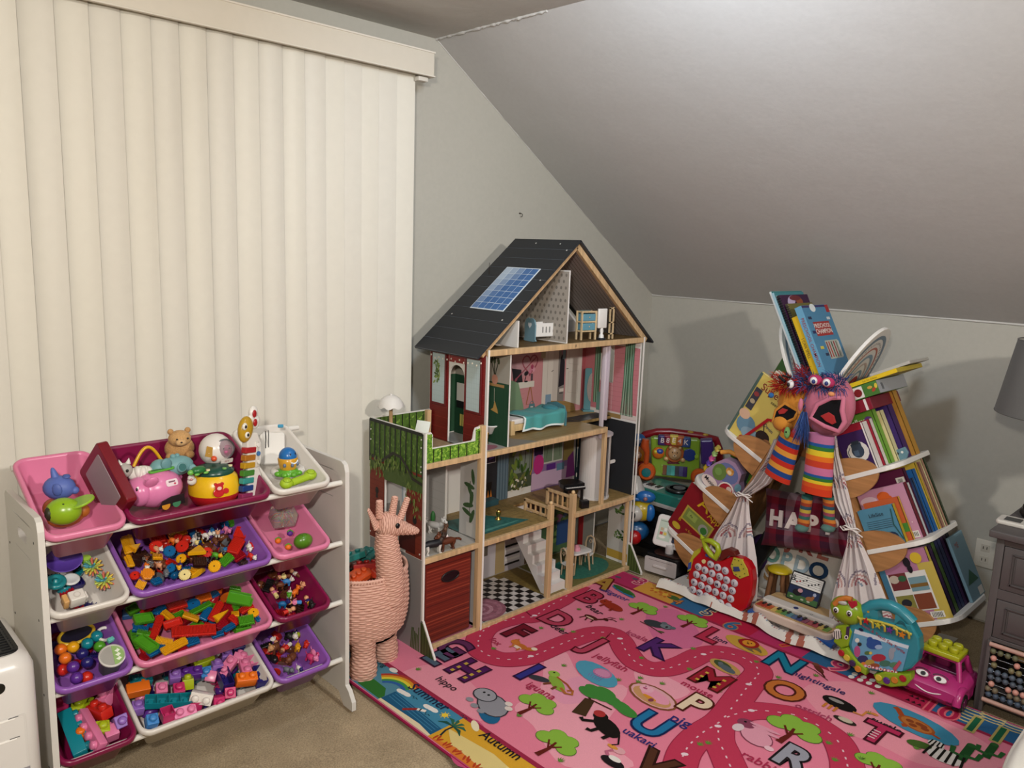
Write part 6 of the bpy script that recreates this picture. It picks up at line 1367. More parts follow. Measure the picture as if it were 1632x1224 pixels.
# spring / summer / autumn pictures
def W_(pts): return [rp(*q) for q in pts]
g.flat(W_([(572,1088),(596,1085),(615,1100),(613,1112)])+[(s0,.012),(.02,.012)],z_(2),'2f6a2c')
for i,c in enumerate(['a33a2c','c98a2a','d0c43a','3f8a4a','2f5a9a']): g.arc(s0-.02,.045,.115-.012*i,.013,z_(3),c,60,150,12)
g.oval(*rp(627,1071),.02,.012,z_(3),'d8d4cc');g.flat([(s0,.006),(s1,.006),(s1,.062),(s0,.078)],z_(2),'1f5578');g.flat([(s0,.006),(s1,.006),(s1,.016),(s0+.2,.026),(s0,.018)],z_(3),'d6c8a6')
[g.stroke([(s0+.01,.07-.012*i),(s1-.01,.056-.012*i)],.003,z_(3),'3a7898') for i in range(3)]
for q in ((643,1107),(686,1132)): a,b = rp(*q);[g.oval(a+dx,b+dy,.018,.010,z_(4),'dcd9d2') for dx,dy in ((0,0),(.016,.002),(-.014,-.002))]
a,b = rp(709,1143);g.oval(a,b,.011,.011,z_(4),'e0bf3a');[g.stroke([(a+.012*math.cos(t),b+.012*math.sin(t)),(a+.018*math.cos(t),b+.018*math.sin(t))],.003,z_(4),'e0bf3a') for t in [i*PI/4 for i in range(8)]]
for q in ((658,1116),(677,1142),(737,1147)): a,b = rp(*q);g.stroke([(a-.016,b+.006),(a-.006,b+.010),(a,b),(a+.006,b+.010),(a+.016,b+.006)],.003,z_(4),'16303f')
a,b = rp(655,1134);g.stroke([(a-.02,b-.02),(a+.01,b+.015),(a+.04,b+.03)],.012,z_(5),'8f2a22');g.stroke([(a+.012,b+.016),(a+.04,b+.03)],.013,z_(6),'dcd6cc');g.stroke([(a+.02,b+.02),(a+.025,b+.022)],.013,z_(7),'1c1c1c')
a,b = rp(722,1161);g.stroke([(a+.01,b-.06),(a+.0,b-.03),(a+.002,b)],.007,z_(5),'1f2a30')
for t,l in ((20,.05),(60,.04),(110,.04),(150,.05),(195,.055),(-15,.055)): tr = math.radians(t);g.stroke([(a,b),(a+l*.6*math.cos(tr),b+l*.6*math.sin(tr)+.006),(a+l*math.cos(tr),b+l*math.sin(tr)-.004)],[.004,.012,.002],z_(6),'1f4a3c' if t % 2 else '2c5f4a')
g.flat([(s1+.01,.08),(s1+.2,.10),(s1+.4,.075),(s1+.6,.09),(s1+.6,.03),(s1+.1,.02)],z_(2),'d0bc7c');g.flat([(s1,.006),(s1+.6,.006),(s1+.6,.03),(s1+.3,.022),(s1+.1,.035)],z_(3),'c9742c')
for i in range(12): a = s1+.02+.045*i;[g.oval(a+.01*j,.022+.006*(j % 2),.004,.013,z_(4),'a83a20',rr.uniform(-40,40),8) for j in range(3)]
a,b = rp(757,1160);g.oval(a+.0,b,.03,.012,z_(3),'dcd2b0',-30)
# roads
def road(pts,w=.098,lv=0):
    Q = [rp(*q) for q in pts];S = []
    for i in range(len(Q)-1):     # Catmull-Rom smoothing
        p0,p1,p2,p3 = Q[max(i-1,0)],Q[i],Q[i+1],Q[min(i+2,len(Q)-1)]
        for k in range(6):
            t = k/6;S.append(tuple(.5*((2*p1[j])+(-p0[j]+p2[j])*t+(2*p0[j]-5*p1[j]+4*p2[j]-p3[j])*t*t+(-p0[j]+3*p1[j]-3*p2[j]+p3[j])*t*t*t) for j in (0,1)))
    S.append(Q[-1]);g.stroke(S,w+.006,z_(5)+lv*.00004,DKR);g.stroke(S,w,z_(6)+lv*.00004,RD)
    acc = 0
    for i in range(len(S)-1):
        d = math.dist(S[i],S[i+1]);acc += d
        if acc > .035: t = Vector(S[i+1])-Vector(S[i]);t.normalize();c = Vector(S[i]);g.stroke([tuple(c-t*.006),tuple(c+t*.006)],.005,z_(8),'d6b8c0');acc = 0
    return S
road([(925,935),(898,956),(875,969),(851,985),(829,987),(795,995),(773,1006),(763,1022),(764,1037),(779,1048),(802,1054),(829,1053),(851,1048),(886,1033),(911,1023),(945,1012),(973,1012),(988,1023),(998,1041),(1014,1059),(1039,1069),(1065,1068),(1091,1059),(1116,1047),(1142,1042),(1168,1046),(1193,1056),(1209,1074),(1193,1095),(1178,1115),(1150,1151),(1116,1174),(1091,1202),(1080,1240)])
road([(1150,1151),(1168,1143),(1198,1136),(1235,1138),(1277,1146),(1313,1166),(1335,1185),(1349,1218),(1352,1250)],lv=1);road([(1145,1160),(1145,1182),(1155,1205),(1170,1240)],lv=2)
for q in ((988,1021),(1121,1046),(1193,1094),(1144,1161),(1197,1136),(1091,1206),(846,1049),(852,984)): a,b = rp(*q);g.oval(a,b,.012,.008,z_(9),'d9c0c8',45,8)
# trees and tufts
def tree(px,py,s=1,rot=0):
    s *= 1.2
    a,b = rp(px,py);c,q = math.cos(rot),math.sin(rot)
    def L(x,y): return (a+(x*c-y*q)*s,b+(x*q+y*c)*s)
    g.stroke([L(0,-.06),L(.004,-.02),L(0,.01)],[.016*s,.010*s,.006*s],z_(10),'5a1c14');g.stroke([L(.0,-.02),L(.022,.006)],.005*s,z_(10),'5a1c14');g.stroke([L(0,-.02),L(-.02,.006)],.005*s,z_(10),'5a1c14')
    for k,(x,y,r_) in enumerate(((0,.022,.034),(-.034,.008,.026),(.034,.008,.026),(-.018,.036,.024),(.02,.036,.024))): g.oval(*L(x,y),r_*s*1.08,r_*s*.86,z_(8),'3f6a24',0,16)
    for k,(x,y,r_) in enumerate(((0,.022,.034),(-.034,.008,.026),(.034,.008,.026),(-.018,.036,.024),(.02,.036,.024))): g.oval(*L(x,y),r_*s,r_*s*.82,z_(9),'7fa83c',0,16)
for q in ((851,1128,1),(882,1190,1.05),(1022,974,.95),(1101,994,.95),(1262,1168,1.25),(1399,1226,1)): tree(*q)
def tuft(px,py): 
    a,b = rp(px,py);[g.stroke([(a,b-.006),(a+.014*math.cos(math.radians(t)),b+.016*math.sin(math.radians(t)))],[.007,.001],z_(9),'5a7f34') for t in (20,55,90,125,160)]
for q in ((666,1070),(862,1004),(827,1144),(896,1006),(922,974),(990,990),(1060,970),(913,1010),(898,1064),(960,1020),(985,1087),(1022,1052),(1017,1090),(1055,1093),(1098,1070),(1020,1084),(1300,1080),(1240,1083),(1388,1108),(1385,1140),(1355,1175),(1320,1188),(1330,1215),(1460,1196),(1128,1188),(893,1216),(1115,1190),(1145,1105),(1205,1058),(1104,1037),(786,1037),(1372,1213)): tuft(*q)
def rtext(t,x0,y0,x1,y1,col,k=11,off=.012):
    p,q = rp(x0,y0),rp(x1,y1);L_ = math.dist(p,q);vs,_ = glyphs(t,off);w = max(v[0] for v in vs)-min(v[0] for v in vs)
    h = L_/w;g.text(t,(p[0]+q[0])/2,(p[1]+q[1])/2,min(h,.062),z_(k),col,math.degrees(math.atan2(q[1]-p[1],q[0]-p[0])),off,sx=h/min(h,.062))
def big(t,px,py,h,fill,line,rot=0,sx=1.0):
    a,b = rp(px,py);g.text(t,a,b,h,z_(10),line,rot,.075,sx);g.text(t,a,b,h,z_(12),fill,rot,.028,sx)
BG = .165
for t,x,y,f,l,ro in (('H',743,1072,'4a1a50','33122c',0),('F',824,1011,'6a1424','3c0c16',0),('I',842,1075,'2f2f7a','2a1038',0),('D',886,990,'a83a52','4a0c18',0),('B',939,955,'a8324a','4a0c18',0),('A',960,932,'a07a34','5a1418',0),('J',947,1032,'a83a52','4a0c18',0),
                     ('K',1046,1036,'4a2260','2a1038',0),('L',1132,1016,'a82a44','5a1020',0),('M',1133,1087,'8f1c2c','4a1410',0),('P',1106,1127,'d6c0a4','4a1a10',0),('U',1036,1159,'1f6a96','14204a',0),('N',1249,1060,'14708a','14203c',0),('O',1249,1105,'b0642c','4a1a10',0),('T',1397,1174,'a82a50','3a0c18',0),('R',1263,1213,'8f8f9a','1c1418',0),('V',1040,1224,'4a2a1c','2a120c',0),('G',722,1036,'5a2a50','33122c',0),('E',700,1050,'4a5a6a','33122c',0)):
    big(t,x,y,BG,f,l,ro)
for dx,dy in ((-.035,.03),(.035,.03),(-.035,-.005),(.035,-.005),(-.035,-.035),(.035,-.035)):
    a,b = rp(743,1072);g.rect(a+dx,b+dy,.014,.015,z_(13),'b5983a');a,b = rp(1133,1087);g.rect(a+dx,b+dy,.013,.012,z_(13),'b5983a')
a,b = rp(1106,1127);[g.rect(a-.03+.012*i,b,.004,.10,z_(9),'6a3020') for i in range(0)]
a,b = rp(1397,1170);[g.rect(a,b-.045+.016*i,.022,.006,z_(13),'d0b0b4') for i in range(4)]
DK = '2a2028'
for t,x0,y0,x1,y1,c in (('hippo',698,1084,727,1103,DK),('Summer',655,1096,713,1134,'1c2440'),('Autumn',768,1173,829,1213,'1c1a20'),('Spring',596,1052,614,1066,'14303c'),('fox',782,1021,797,1031,'a02a4a'),('iguana',842,1093,884,1117,'a02a4a'),('deer',880,999,904,1014,DK),('bear',937,968,959,982,DK),('alligator',958,941,1002,960,'3a3a7a'),
                            ('jellyfish',949,1047,1000,1072,'a02a4a'),('koala',999,1010,1032,1024,'a03a5a'),('lion',1138,1019,1159,1028,'1c2440'),('mouse',1087,1091,1136,1114,'a02a4a'),('pig',1070,1146,1100,1160,'2a2a6a'),('uakari',995,1167,1043,1193,'2a2a6a'),('nightingale',1263,1075,1347,1109,'2a2a5a'),('ostrich',1268,1127,1326,1151,'a03a5a'),('turtle',1388,1149,1437,1171,'1c1a20'),('rabbit',1183,1205,1243,1236,'a02a4a')):
    rtext(t,x0,y0,x1,y1,c)
# animals; each item: kind, x, y, rx, ry, rot, colour in the rug frame around a centre
def beast(px,py,s,items,rot=0):
    a,b = rp(px,py);c,q = math.cos(math.radians(rot)),math.sin(math.radians(rot));f = lambda x,y: (a+(x*c-y*q)*s,b+(x*q+y*c)*s)
    for k,it in enumerate(items):
        if it[0] == 'o': _,x,y,rx,ry,ro,col = it;g.oval(*f(x,y),rx*s,ry*s,z_(9)+.00012*k,col,ro+rot,16)
        else: _,pts,w,col = it;g.stroke([f(*p) for p in pts],w*s,z_(9)+.00012*k,col)
GY_ = '85858c'
beast(773,1120,1.25,[('o',.05,-.03,.05,.028,-30,'1f5a80'),('o',.03,-.0,.058,.040,-20,'33333a'),('o',.03,0,.054,.036,-20,GY_),('o',-.02,.018,.038,.030,0,'33333a'),('o',-.02,.018,.034,.026,0,'8f8f96'),('o',-.03,.024,.004,.004,0,'111111'),('o',-.012,.024,.004,.004,0,'111111'),('o',-.03,-.028,.012,.009,0,GY_),('o',.0,-.038,.012,.009,0,GY_),('o',.03,-.042,.012,.009,0,GY_),('o',.07,.02,.012,.009,0,'cfc4bc'),('o',.055,.035,.012,.009,0,'cfc4bc')])
beast(828,1033,1.1,[('o',0,0,.030,.018,10,'b5642a'),('o',-.03,.01,.018,.015,0,'c0702e'),('s',[(-.042,.02),(-.036,.034),(-.028,.02)],.006,'b5642a'),('o',.04,.012,.022,.012,30,'b5642a'),('o',.048,.024,.012,.010,0,'dcc8b4'),('o',0,-.012,.02,.008,0,'dcc8b4'),('s',[(-.015,-.01),(-.018,-.032)],.007,'b5642a'),('s',[(.012,-.01),(.014,-.03)],.007,'b5642a')])
beast(888,1092,1.4,[('o',-.045,-.02,.03,.012,20,'33343c'),('o',0,-.002,.040,.015,-25,'7fa03a'),('o',-.035,.026,.017,.013,0,'8aac44'),('s',[(.02,-.01),(.045,-.02),(.06,-.012),(.05,.002),(.04,-.008)],.008,'a0602c'),('s',[(-.02,.02),(.02,.014),(.05,0)],.005,'9c4a24'),('s',[(-.01,-.012),(-.02,-.03)],.008,'6a3a24'),('s',[(.01,-.014),(.01,-.032)],.008,'6a3a24'),('o',-.038,.03,.003,.003,0,'111111')])
beast(942,987,1.05,[('o',0,0,.032,.015,0,'4a1c14'),('s',[(.028,.006),(.045,.028)],.010,'4a1c14'),('o',.05,.03,.014,.008,-20,'4a1c14'),('s',[(.05,.034),(.07,.05),(.09,.048)],.004,'3a140e'),('s',[(.045,.036),(.05,.058),(.07,.066)],.004,'3a140e'),('s',[(.06,.043),(.064,.058)],.003,'3a140e'),('s',[(-.022,-.008),(-.03,-.036)],.006,'4a1c14'),('s',[(-.01,-.01),(.0,-.036)],.006,'4a1c14'),('s',[(.02,-.008),(.026,-.034)],.006,'4a1c14'),('o',.0,-.008,.02,.005,0,'c9a890')])
beast(973,968,1.25,[('o',.01,0,.044,.022,-8,'8f2c1a'),('o',-.03,.008,.020,.018,0,'96301c'),('o',-.04,.022,.006,.006,0,'96301c'),('o',-.02,.024,.006,.006,0,'96301c'),('s',[(-.02,-.01),(-.022,-.032)],.010,'7a2416'),('s',[(.02,-.012),(.022,-.034)],.010,'7a2416'),('o',-.034,.01,.003,.003,0,'111111')])
beast(993,943,1.15,[('o',.01,-.014,.065,.011,-12,'2a6a96'),('o',0,0,.058,.015,-12,'2f5a2a'),('s',[(-.02,.008),(.02,.012),(.05,.0),(.07,-.018)],.007,'3f7030'),('s',[(-.02,-.008),(-.024,-.018)],.006,'2f5a2a'),('s',[(.02,-.014),(.018,-.024)],.006,'2f5a2a')])
beast(950,1077,1.35,[('o',0,0,.075,.040,-12,'4a8fa8'),('o',.01,.014,.028,.022,0,'b06a90'),('o',.01,.014,.022,.017,0,'c07fa0')]+[('s',[(-.008+.007*i,0),(-.012+.008*i,-.014),(-.006+.007*i,-.026)],.002,'6a6a9a') for i in range(6)])
beast(1045,998,1.3,[('o',-.005,0,.036,.022,10,'33363a'),('o',-.005,0,.033,.019,10,'5a6268'),('o',.03,.012,.022,.018,0,'33363a'),('o',.03,.012,.019,.015,0,'6a7278'),('o',.014,.026,.010,.009,0,'5a6268'),('o',.05,.020,.010,.009,0,'5a6268'),('o',.034,.010,.004,.006,0,'111111'),('s',[(-.045,-.022),(.0,-.026),(.05,-.038)],.003,'3a2a1a'),('o',.04,-.03,.012,.004,20,'3f5a2a')])
beast(1191,1030,1.35,[('o',.0,-.006,.070,.034,-8,'b8923a'),('o',.01,-.006,.046,.020,-20,'6a5a3c'),('o',0,.008,.030,.028,0,'8f1c1a'),('o',0,.008,.019,.018,0,'c9862a'),('o',-.006,.012,.002,.003,0,'111111'),('o',.006,.012,.002,.003,0,'111111'),('o',0,.004,.004,.003,0,'5a2a10'),('o',.045,-.024,.020,.007,-20,'b88a30')])
beast(1155,1066,1.2,[('o',.0,0,.055,.030,-10,'b08a4c'),('o',-.01,.004,.034,.018,-15,'3c4a2c'),('o',.01,-.006,.034,.014,-15,'4f5a60'),('s',[(.04,-.014),(.06,-.02),(.05,-.034),(.03,-.03)],.003,'9a4a6a'),('o',-.02,.008,.008,.008,0,'5a6268')])
beast(1040,1113,1.45,[('o',0,0,.068,.040,-6,'7a4a2a'),('o',0,0,.062,.035,-6,'cf9aa0'),('o',0,-.004,.054,.028,-6,'b98a5c'),('o',.004,.004,.042,.021,-8,'d68fa4'),('o',-.028,.014,.018,.015,0,'d9a0b0'),('o',-.032,.014,.006,.004,0,'a85070'),('o',-.036,.022,.002,.002,0,'111111'),('s',[(-.04,.028),(-.036,.034),(-.03,.028)],.003,'b05a78'),('o',.0,-.012,.02,.006,-6,'c9862a'),('o',.008,-.018,.006,.008,0,'7a3a4a')])
# acacia tree with the monkey
a0,b0 = rp(922,1142);a1,b1 = rp(940,1118);a2,b2 = rp(935,1100);g.stroke([(a0,b0),(a1,b1)],[.05,.035],z_(9),'3f2c1a');g.stroke([(a1,b1),(a2,b2),rp(950,1108)],.008,z_(9),'3a1c14');g.stroke([(a1,b1),rp(975,1135)],.006,z_(9),'3a1c14')
for k,q in enumerate([(938,1107),(955,1112),(975,1120),(990,1130),(965,1108),(948,1104),(998,1137)]): g.oval(*rp(*q),.045,.024,z_(10)+.0001*k,'3c7a34',-8,14)
beast(958,1157,1.5,[('o',.015,.0,.042,.022,-20,'16120f'),('o',-.018,.020,.018,.015,0,'16120f'),('o',-.026,.026,.014,.012,0,'a03030'),('s',[(-.01,.0),(-.035,-.02),(-.045,-.014)],.010,'16120f'),('s',[(.01,-.01),(.002,-.036),(-.01,-.038)],.010,'16120f'),('s',[(.04,-.01),(.035,-.040)],.010,'16120f'),('s',[(.052,-.004),(.07,-.03),(.062,-.042)],.004,'16120f')])
beast(981,1204,1.4,[('s',[(.01,-.03),(-.018,-.01),(-.008,.008)],.008,'b0607a'),('o',.0,.012,.015,.011,0,'cf9aa0'),('o',-.018,.012,.014,.006,0,'c98a3a'),('o',.015,-.03,.03,.014,0,'1c1618'),('o',.012,-.018,.016,.008,0,'d8d2cc')])
beast(1302,1068,1.1,[('s',[(-.05,-.012),(.0,-.02),(.06,-.05)],.003,'3a1c14'),('o',.006,.0,.030,.011,-40,'5a2a20'),('o',-.014,.02,.012,.010,0,'6a3a2c'),('s',[(.02,-.014),(.045,-.04)],.006,'4a1c14')])
beast(1335,1127,1.5,[('o',0,.008,.040,.022,-5,'14110f'),('o',-.01,.014,.018,.007,0,'8a8580'),('s',[(.035,-.002),(.055,.0),(.056,.022),(.07,.026)],.006,'c07a3c'),('o',.072,.026,.008,.005,0,'c07a3c')]+[('s',[(-.02+.012*i,-.012),(-.02+.012*i,-.034)],.006,'b5702c') for i in range(3)])
beast(1346,1152,1.1,[('o',0,0,.035,.015,0,'2a241c'),('o',.0,.004,.022,.012,0,'b9ad98')])
beast(1457,1156,1.6,[('o',0,.0,.088,.040,-8,'3a7f9c'),('o',.005,-.004,.038,.022,-12,'8f4a20'),('o',.005,-.004,.032,.018,-12,'a8642c'),('s',[(-.028,.008),(-.042,.026),(-.05,.030)],.012,'96401c'),('s',[(-.015,-.02),(-.008,-.03)],.010,'96401c'),('s',[(.035,-.014),(.055,-.020)],.006,'96401c')]+[('o',.005+dx,-.004+dy,.008,.006,0,'7a3a1c') for dx,dy in ((-.014,.004),(.004,.006),(.018,-.004),(-.004,-.008),(.012,.004))])
beast(1205,1170,1.7,[('o',.008,-.014,.034,.026,-20,'7a3a50'),('o',.008,-.014,.032,.024,-20,'cf8fa0'),('o',-.026,.010,.018,.015,0,'7a3a50'),('o',-.026,.010,.016,.013,0,'d49aa8'),('o',.006,.022,.030,.005,5,'cf8fa0'),('o',.012,.012,.028,.005,0,'cf8fa0'),('o',-.03,.013,.003,.003,0,'111111'),('o',.042,-.03,.009,.007,0,'d8b0ba'),('o',-.03,-.014,.01,.014,0,'ccb8bc')])
beast(1508,1205,1.5,[('o',0,-.012,.036,.026,0,'cfcac4'),('o',-.026,.018,.016,.015,0,'cfcac4'),('o',-.05,-.010,.024,.014,20,'3f5a24')]+[('s',[(-.03+.012*i,.012),(-.034+.014*i,-.036)],.005,'17140f') for i in range(6)]+[('s',[(-.036+.007*i,.03),(-.038+.008*i,.008)],.003,'17140f') for i in range(4)])
for x,y,s in ((1540,1203,1.5),(1578,1200,1.3)): beast(x,y,s,[('s',[(0,-.04),(0,.034)],.018,'1f4a24'),('s',[(.0,-.016),(.022,-.012),(.024,.014)],.011,'28582c'),('s',[(0,-.024),(-.022,-.02),(-.026,.004)],.011,'28582c'),('o',0,.034,.009,.008,0,'28582c')])
# number border
def num(t,px,py,col,line,h=.10): a,b = rp(px,py);g.text(t,a,b,h,z_(6),line,0,.06);g.text(t,a,b,h,z_(7),col,0,.01)
num('3',1020,930,'a82c58','d49a9a',.11);num('4',1080,962,'b0703a','5a3a3a',.07);num('5',1128,979,'33345a','c9b080',.10);num('6',1166,1000,'2f5f86','a06a50',.12);num('7',1255,1030,'a61c3a','b86a20',.10);num('9',1335,1066,'a82c58','d07a80',.13);num('10',1496,1135,'a01c40','c9606a',.12);num('11',1571,1167,'1c5a3c','a89a5a',.15)
for q in ((1012,925),(985,922)): a,b = rp(*q);g.oval(a,b,.016,.010,z_(4),'5a5058')
for q in ((1046,943),(1060,950)): a,b = rp(*q);[g.oval(a+.022*math.cos(t),b+.022*math.sin(t),.010,.007,z_(4),'b5642a',math.degrees(t)) for t in [i*PI/3 for i in range(6)]];g.oval(a,b,.014,.014,z_(5),'c9a03a')
a,b = rp(1073,955);g.oval(a,b,.03,.02,z_(4),'3f5a2a')
for i in range(4): a,b = rp(1362+14*i,1077+5*i);[g.oval(a,b+.03*j-.03,.010,.014,z_(4),'d0ccc4') for j in range(2)]
for i in range(6): a,b = rp(1447+9*(i % 3),1118+4*(i % 3));g.flat([(a-.008,b-.008+.036*(i//3)),(a+.008,b-.008+.036*(i//3)),(a,b+.010+.036*(i//3))],z_(4),'33101a')
for i in range(5): a,b = rp(1546,1140);g.arc(a,b-.045+.022*i,.045,.008,z_(5),'c0b07a',200,340,8,.02)
for i in range(3):
    for px in (1581,1612): a,b = rp(px,1148+(px-1581)*.42);g.arc(a,b+.022-.018*i,.04,.006,z_(5),'c0b07a',200,340,8,.016)
o = g.build('rug_print',rug)
# ---------------------------------------------------------------- A-frame bookshelf
SF = frame((3.05,1.41,0),(0,-1,0),(1,0,0),(0,0,1));SFi = SF.inverted()
def sp(px,py,d=0.0):
    p = SFi @ ON(px,py,0,3.05+d);return p.x,p.z
FACE = frame((0,0,0),(1,0,0),(0,0,1),(0,-1,0))    # prints in local x,z plane facing the room
bs = thing('a_frame_bookshelf','A-frame wooden bookshelf with white shelves on both sides and petal shaped top panels','bookshelf',M_=SF)
TA = math.tan(math.radians(27));CS,SN = math.cos(math.radians(27)),math.sin(math.radians(27))
OAK = 'a9784a';WSH = 'd9d5ce';DEP = .36
AZ = .985
def sf(side,j):
    """frame of shelf j: x outward along the shelf, y into depth, z up along the board"""
    zj = (.65,.39,.13)[j];s0 = (AZ-zj)*TA
    return Matrix.Translation((side*s0,0,zj)) @ frame((0,0,0),(side*CS,0,SN),(0,1,0),(-side*SN,0,CS)),None
def sfm(side,j): return sf(side,j)[0]
for side in (-1,1):
    g = G('woody' if 0 else 'wood');L_ = AZ/CS
    M_ = Matrix.Translation((side*AZ*TA,0,0)) @ frame((0,0,0),(side*CS,0,SN),(0,1,0),(-side*SN,0,CS))
    g.box(-.009,DEP/2,-.004,.018,DEP,L_-.004,OAK,.002,M_=M_);g.build('side_board',bs)
    for j in range(3):
        M_ = sfm(side,j)
        g = G('satin');P = [(-.0,-.008),(.165,-.008)]+[(.165+.07*math.sin(a),.062-.07*math.cos(a)) for a in [PI/2*i/6 for i in range(1,7)]]+[(.235,DEP-.05),(.22,DEP-.015),(.185,DEP),(0,DEP)]
        if side < 0: P = P
        g.prism(P,-.009,.009,WSH,ch=.002,M_=M_);g.build('shelf',bs)
        for y in (.008,DEP-.012):
            g = G('woodx');Q = disc(.150,16,.080,0,0,-90,90);g.prism(Q,0,.012,OAK,ch=.001,M_=M_ @ frame((0,y+(.0 if y < .1 else .014),0),(1,0,0),(0,0,1),(0,-1,0)));g.build('round_support',bs)
    # petals
    pc = Vector((side*.105,DEP*.5,1.045));Mp = frame(pc,(0,1,0),(side*SN,0,CS),(side*CS,0,-SN) if side < 0 else (-CS,0,SN))
    if side < 0: Mp = frame(pc,(0,-1,0),(-SN,0,CS),(CS,0,SN))
    else: Mp = frame(pc,(0,-1,0),(SN,0,CS),(CS,0,-SN)); 
    g = G('satin',Mp);Q = disc(.155,40,.225);g.prism(Q,-.007,.007,WSH,ch=.002)
    zz = .0075
    def ring_(r0,col,k,w=.014):
        n = 30;pts = [(r0*.155*math.cos(PI*i/n),-.05+r0*.26*math.sin(PI*i/n)*1.0) for i in range(n+1)]
        if side < 0: g.stroke(pts,w,zz+.0003*k,col)
        else: g.stroke(pts[::-1],w,zz+.0003*k,col)
    for k,(r0,c,w) in enumerate(((.90,'6f7f8c',.018),(.70,'b0685a',.010),(.56,'7d93a2',.016),(.42,'b9a49c',.010),(.28,'7d93a2',.012),(.14,'9c3d34',.026))): ring_(r0,c,k+1,w)
    for i in range(26):
        a = PI*i/26;r0 = .79;x,y = r0*.155*math.cos(a),-.05+r0*.26*math.sin(a);g.add([(x-.002,y-.005,zz*1.08),(x+.002,y-.005,zz*1.08),(x+.002,y+.005,zz*1.08),(x-.002,y+.005,zz*1.08)],[(0,1,2,3)],'5a4a48')
    g.build('petal_panel',bs)
g = G('satin');g.box(0,DEP/2,AZ+.0,.10,DEP-.05,.012,WSH,.003);g.build('top_tray',bs)
g = G('wood');g.box(0,DEP-.02,.62,.36,.014,.05,OAK,.002);g.build('cross_rail',bs)

def book(M_,u0,u1,d0,d1,h,cov,spine,label,title=None,tc='e8e2d0',art=(),mirror=False,n0=.0095,pages='d8d0bc',cat='book',name='book',sp_title=None,back=None):
    """book standing with its cover towards the room; its outer edge is the spine"""
    X = SF @ M_ @ Matrix.Translation((u0,d0,n0));w,th = u1-u0,d1-d0
    t = thing(name,label,cat,M_=X)
    g = G('satin');g.box(w/2,.001,0,w,.002,h,cov);g.box(w/2,th-.001,0,w,.002,h,back or cov);g.box(w-.001 if not mirror else .001,th/2,0,.002,th,h,spine)
    if mirror:   # local x runs to the left in the room, flip the writing
        F2 = frame((w,0,0),(-1,0,0),(0,0,1),(0,-1,0));F2 = F2 @ Matrix.Diagonal((1,1,-1,1))
    else: F2 = FACE
    sgn = -1 if mirror else 1
    def zt(k): return .0004+.0003*k
    for k,a in enumerate(art):
        kk = zt(k+1)*(1 if not mirror else -1)
        if a[0] == 'r': g.add([(a[1]*w-a[3]*w/2,a[2]*h-a[4]*h/2,kk),(a[1]*w+a[3]*w/2,a[2]*h-a[4]*h/2,kk),(a[1]*w+a[3]*w/2,a[2]*h+a[4]*h/2,kk),(a[1]*w-a[3]*w/2,a[2]*h+a[4]*h/2,kk)],[(0,1,2,3)],a[5],M_=F2)
        elif a[0] == 'o': g.add([(a[1]*w+a[3]*w*math.cos(q),a[2]*h+a[4]*w*math.sin(q),kk) for q in [2*PI*i/14 for i in range(14)]],[tuple(range(14))],a[5],M_=F2)
        elif a[0] == 't': g.text(a[5],a[1]*w,a[2]*h,a[3]*h,kk,a[6],a[4],.006,M_=F2)
        elif a[0] == 'l': g.stroke([(p[0]*w,p[1]*h) for p in a[1]],a[2]*w,kk,a[3],F2)
    if title: g.text(title,w/2,h*.82,min(h*.13,w/len(title)*1.5),zt(30)*(1 if not mirror else -1),tc,0,.01,M_=F2)
    if sp_title and not mirror and th > .008: 
        g.text(sp_title,0,0,min(th*.62,.014),.0004,tc,0,.004,M_=frame((w,th/2,h*.5),(0,0,1),(0,-1,0),(1,0,0)))
        if pages: pass
    g.build('cover',t)
    g = G('paper');g.box(w/2 if mirror else w/2-.001,th/2,.002,w-.004,th-.004,h-.005,pages);g.build('pages',t);return t
# right side, shelf 1
M1,M2,M3 = sfm(1,0),sfm(1,1),sfm(1,2)
book(M1,.030,.152,.012,.055,.182,'34184f','d8d2cc','purple box with a round backpack picture on the upper right shelf',None,art=[('r',.5,.93,1,.14,'8f1228'),('o',.55,.42,.36,.34,'d0ccc4'),('o',.56,.44,.20,.22,'2f3c4c'),('r',.56,.50,.34,.22,'2f3c4c'),('r',.56,.62,.26,.08,'25303c'),('r',.50,.40,.16,.12,'44566a'),('l',[(.28,.3),(.24,.45),(.36,.55)],.02,'2f3c4c'),('r',.97,.5,.05,1,'d8d2cc')],cat='box',name='puzzle_box')
book(M1,.040,.162,.058,.085,.186,'8f1228','d8cfc6','cream spined box right behind the purple backpack box',None,'a03020',cat='box',name='puzzle_box')
book(M1,.030,.172,.088,.122,.225,'5f8f2e','6f9f38','green box with white lettering behind the cream spined box','Valley','e6ead8',cat='box',name='puzzle_box',art=[('o',.82,.80,.12,.12,'6a3f86')])
book(M1,.045,.185,.126,.160,.205,'d0c08c','d8cf9c','cream yellow book right of the green box',None,'8a8060')
book(M1,.040,.205,.163,.210,.252,'321a5c','38205f','tall dark purple book with a small white square on its spine',None,'c0b0d8',art=[('o',.8,.93,.1,.05,'c9d4e2')])
book(M1,.060,.222,.214,.256,.268,'a5742a','b0802c','tall golden brown book at the outer end of the upper right shelf',None,'7a4f14')
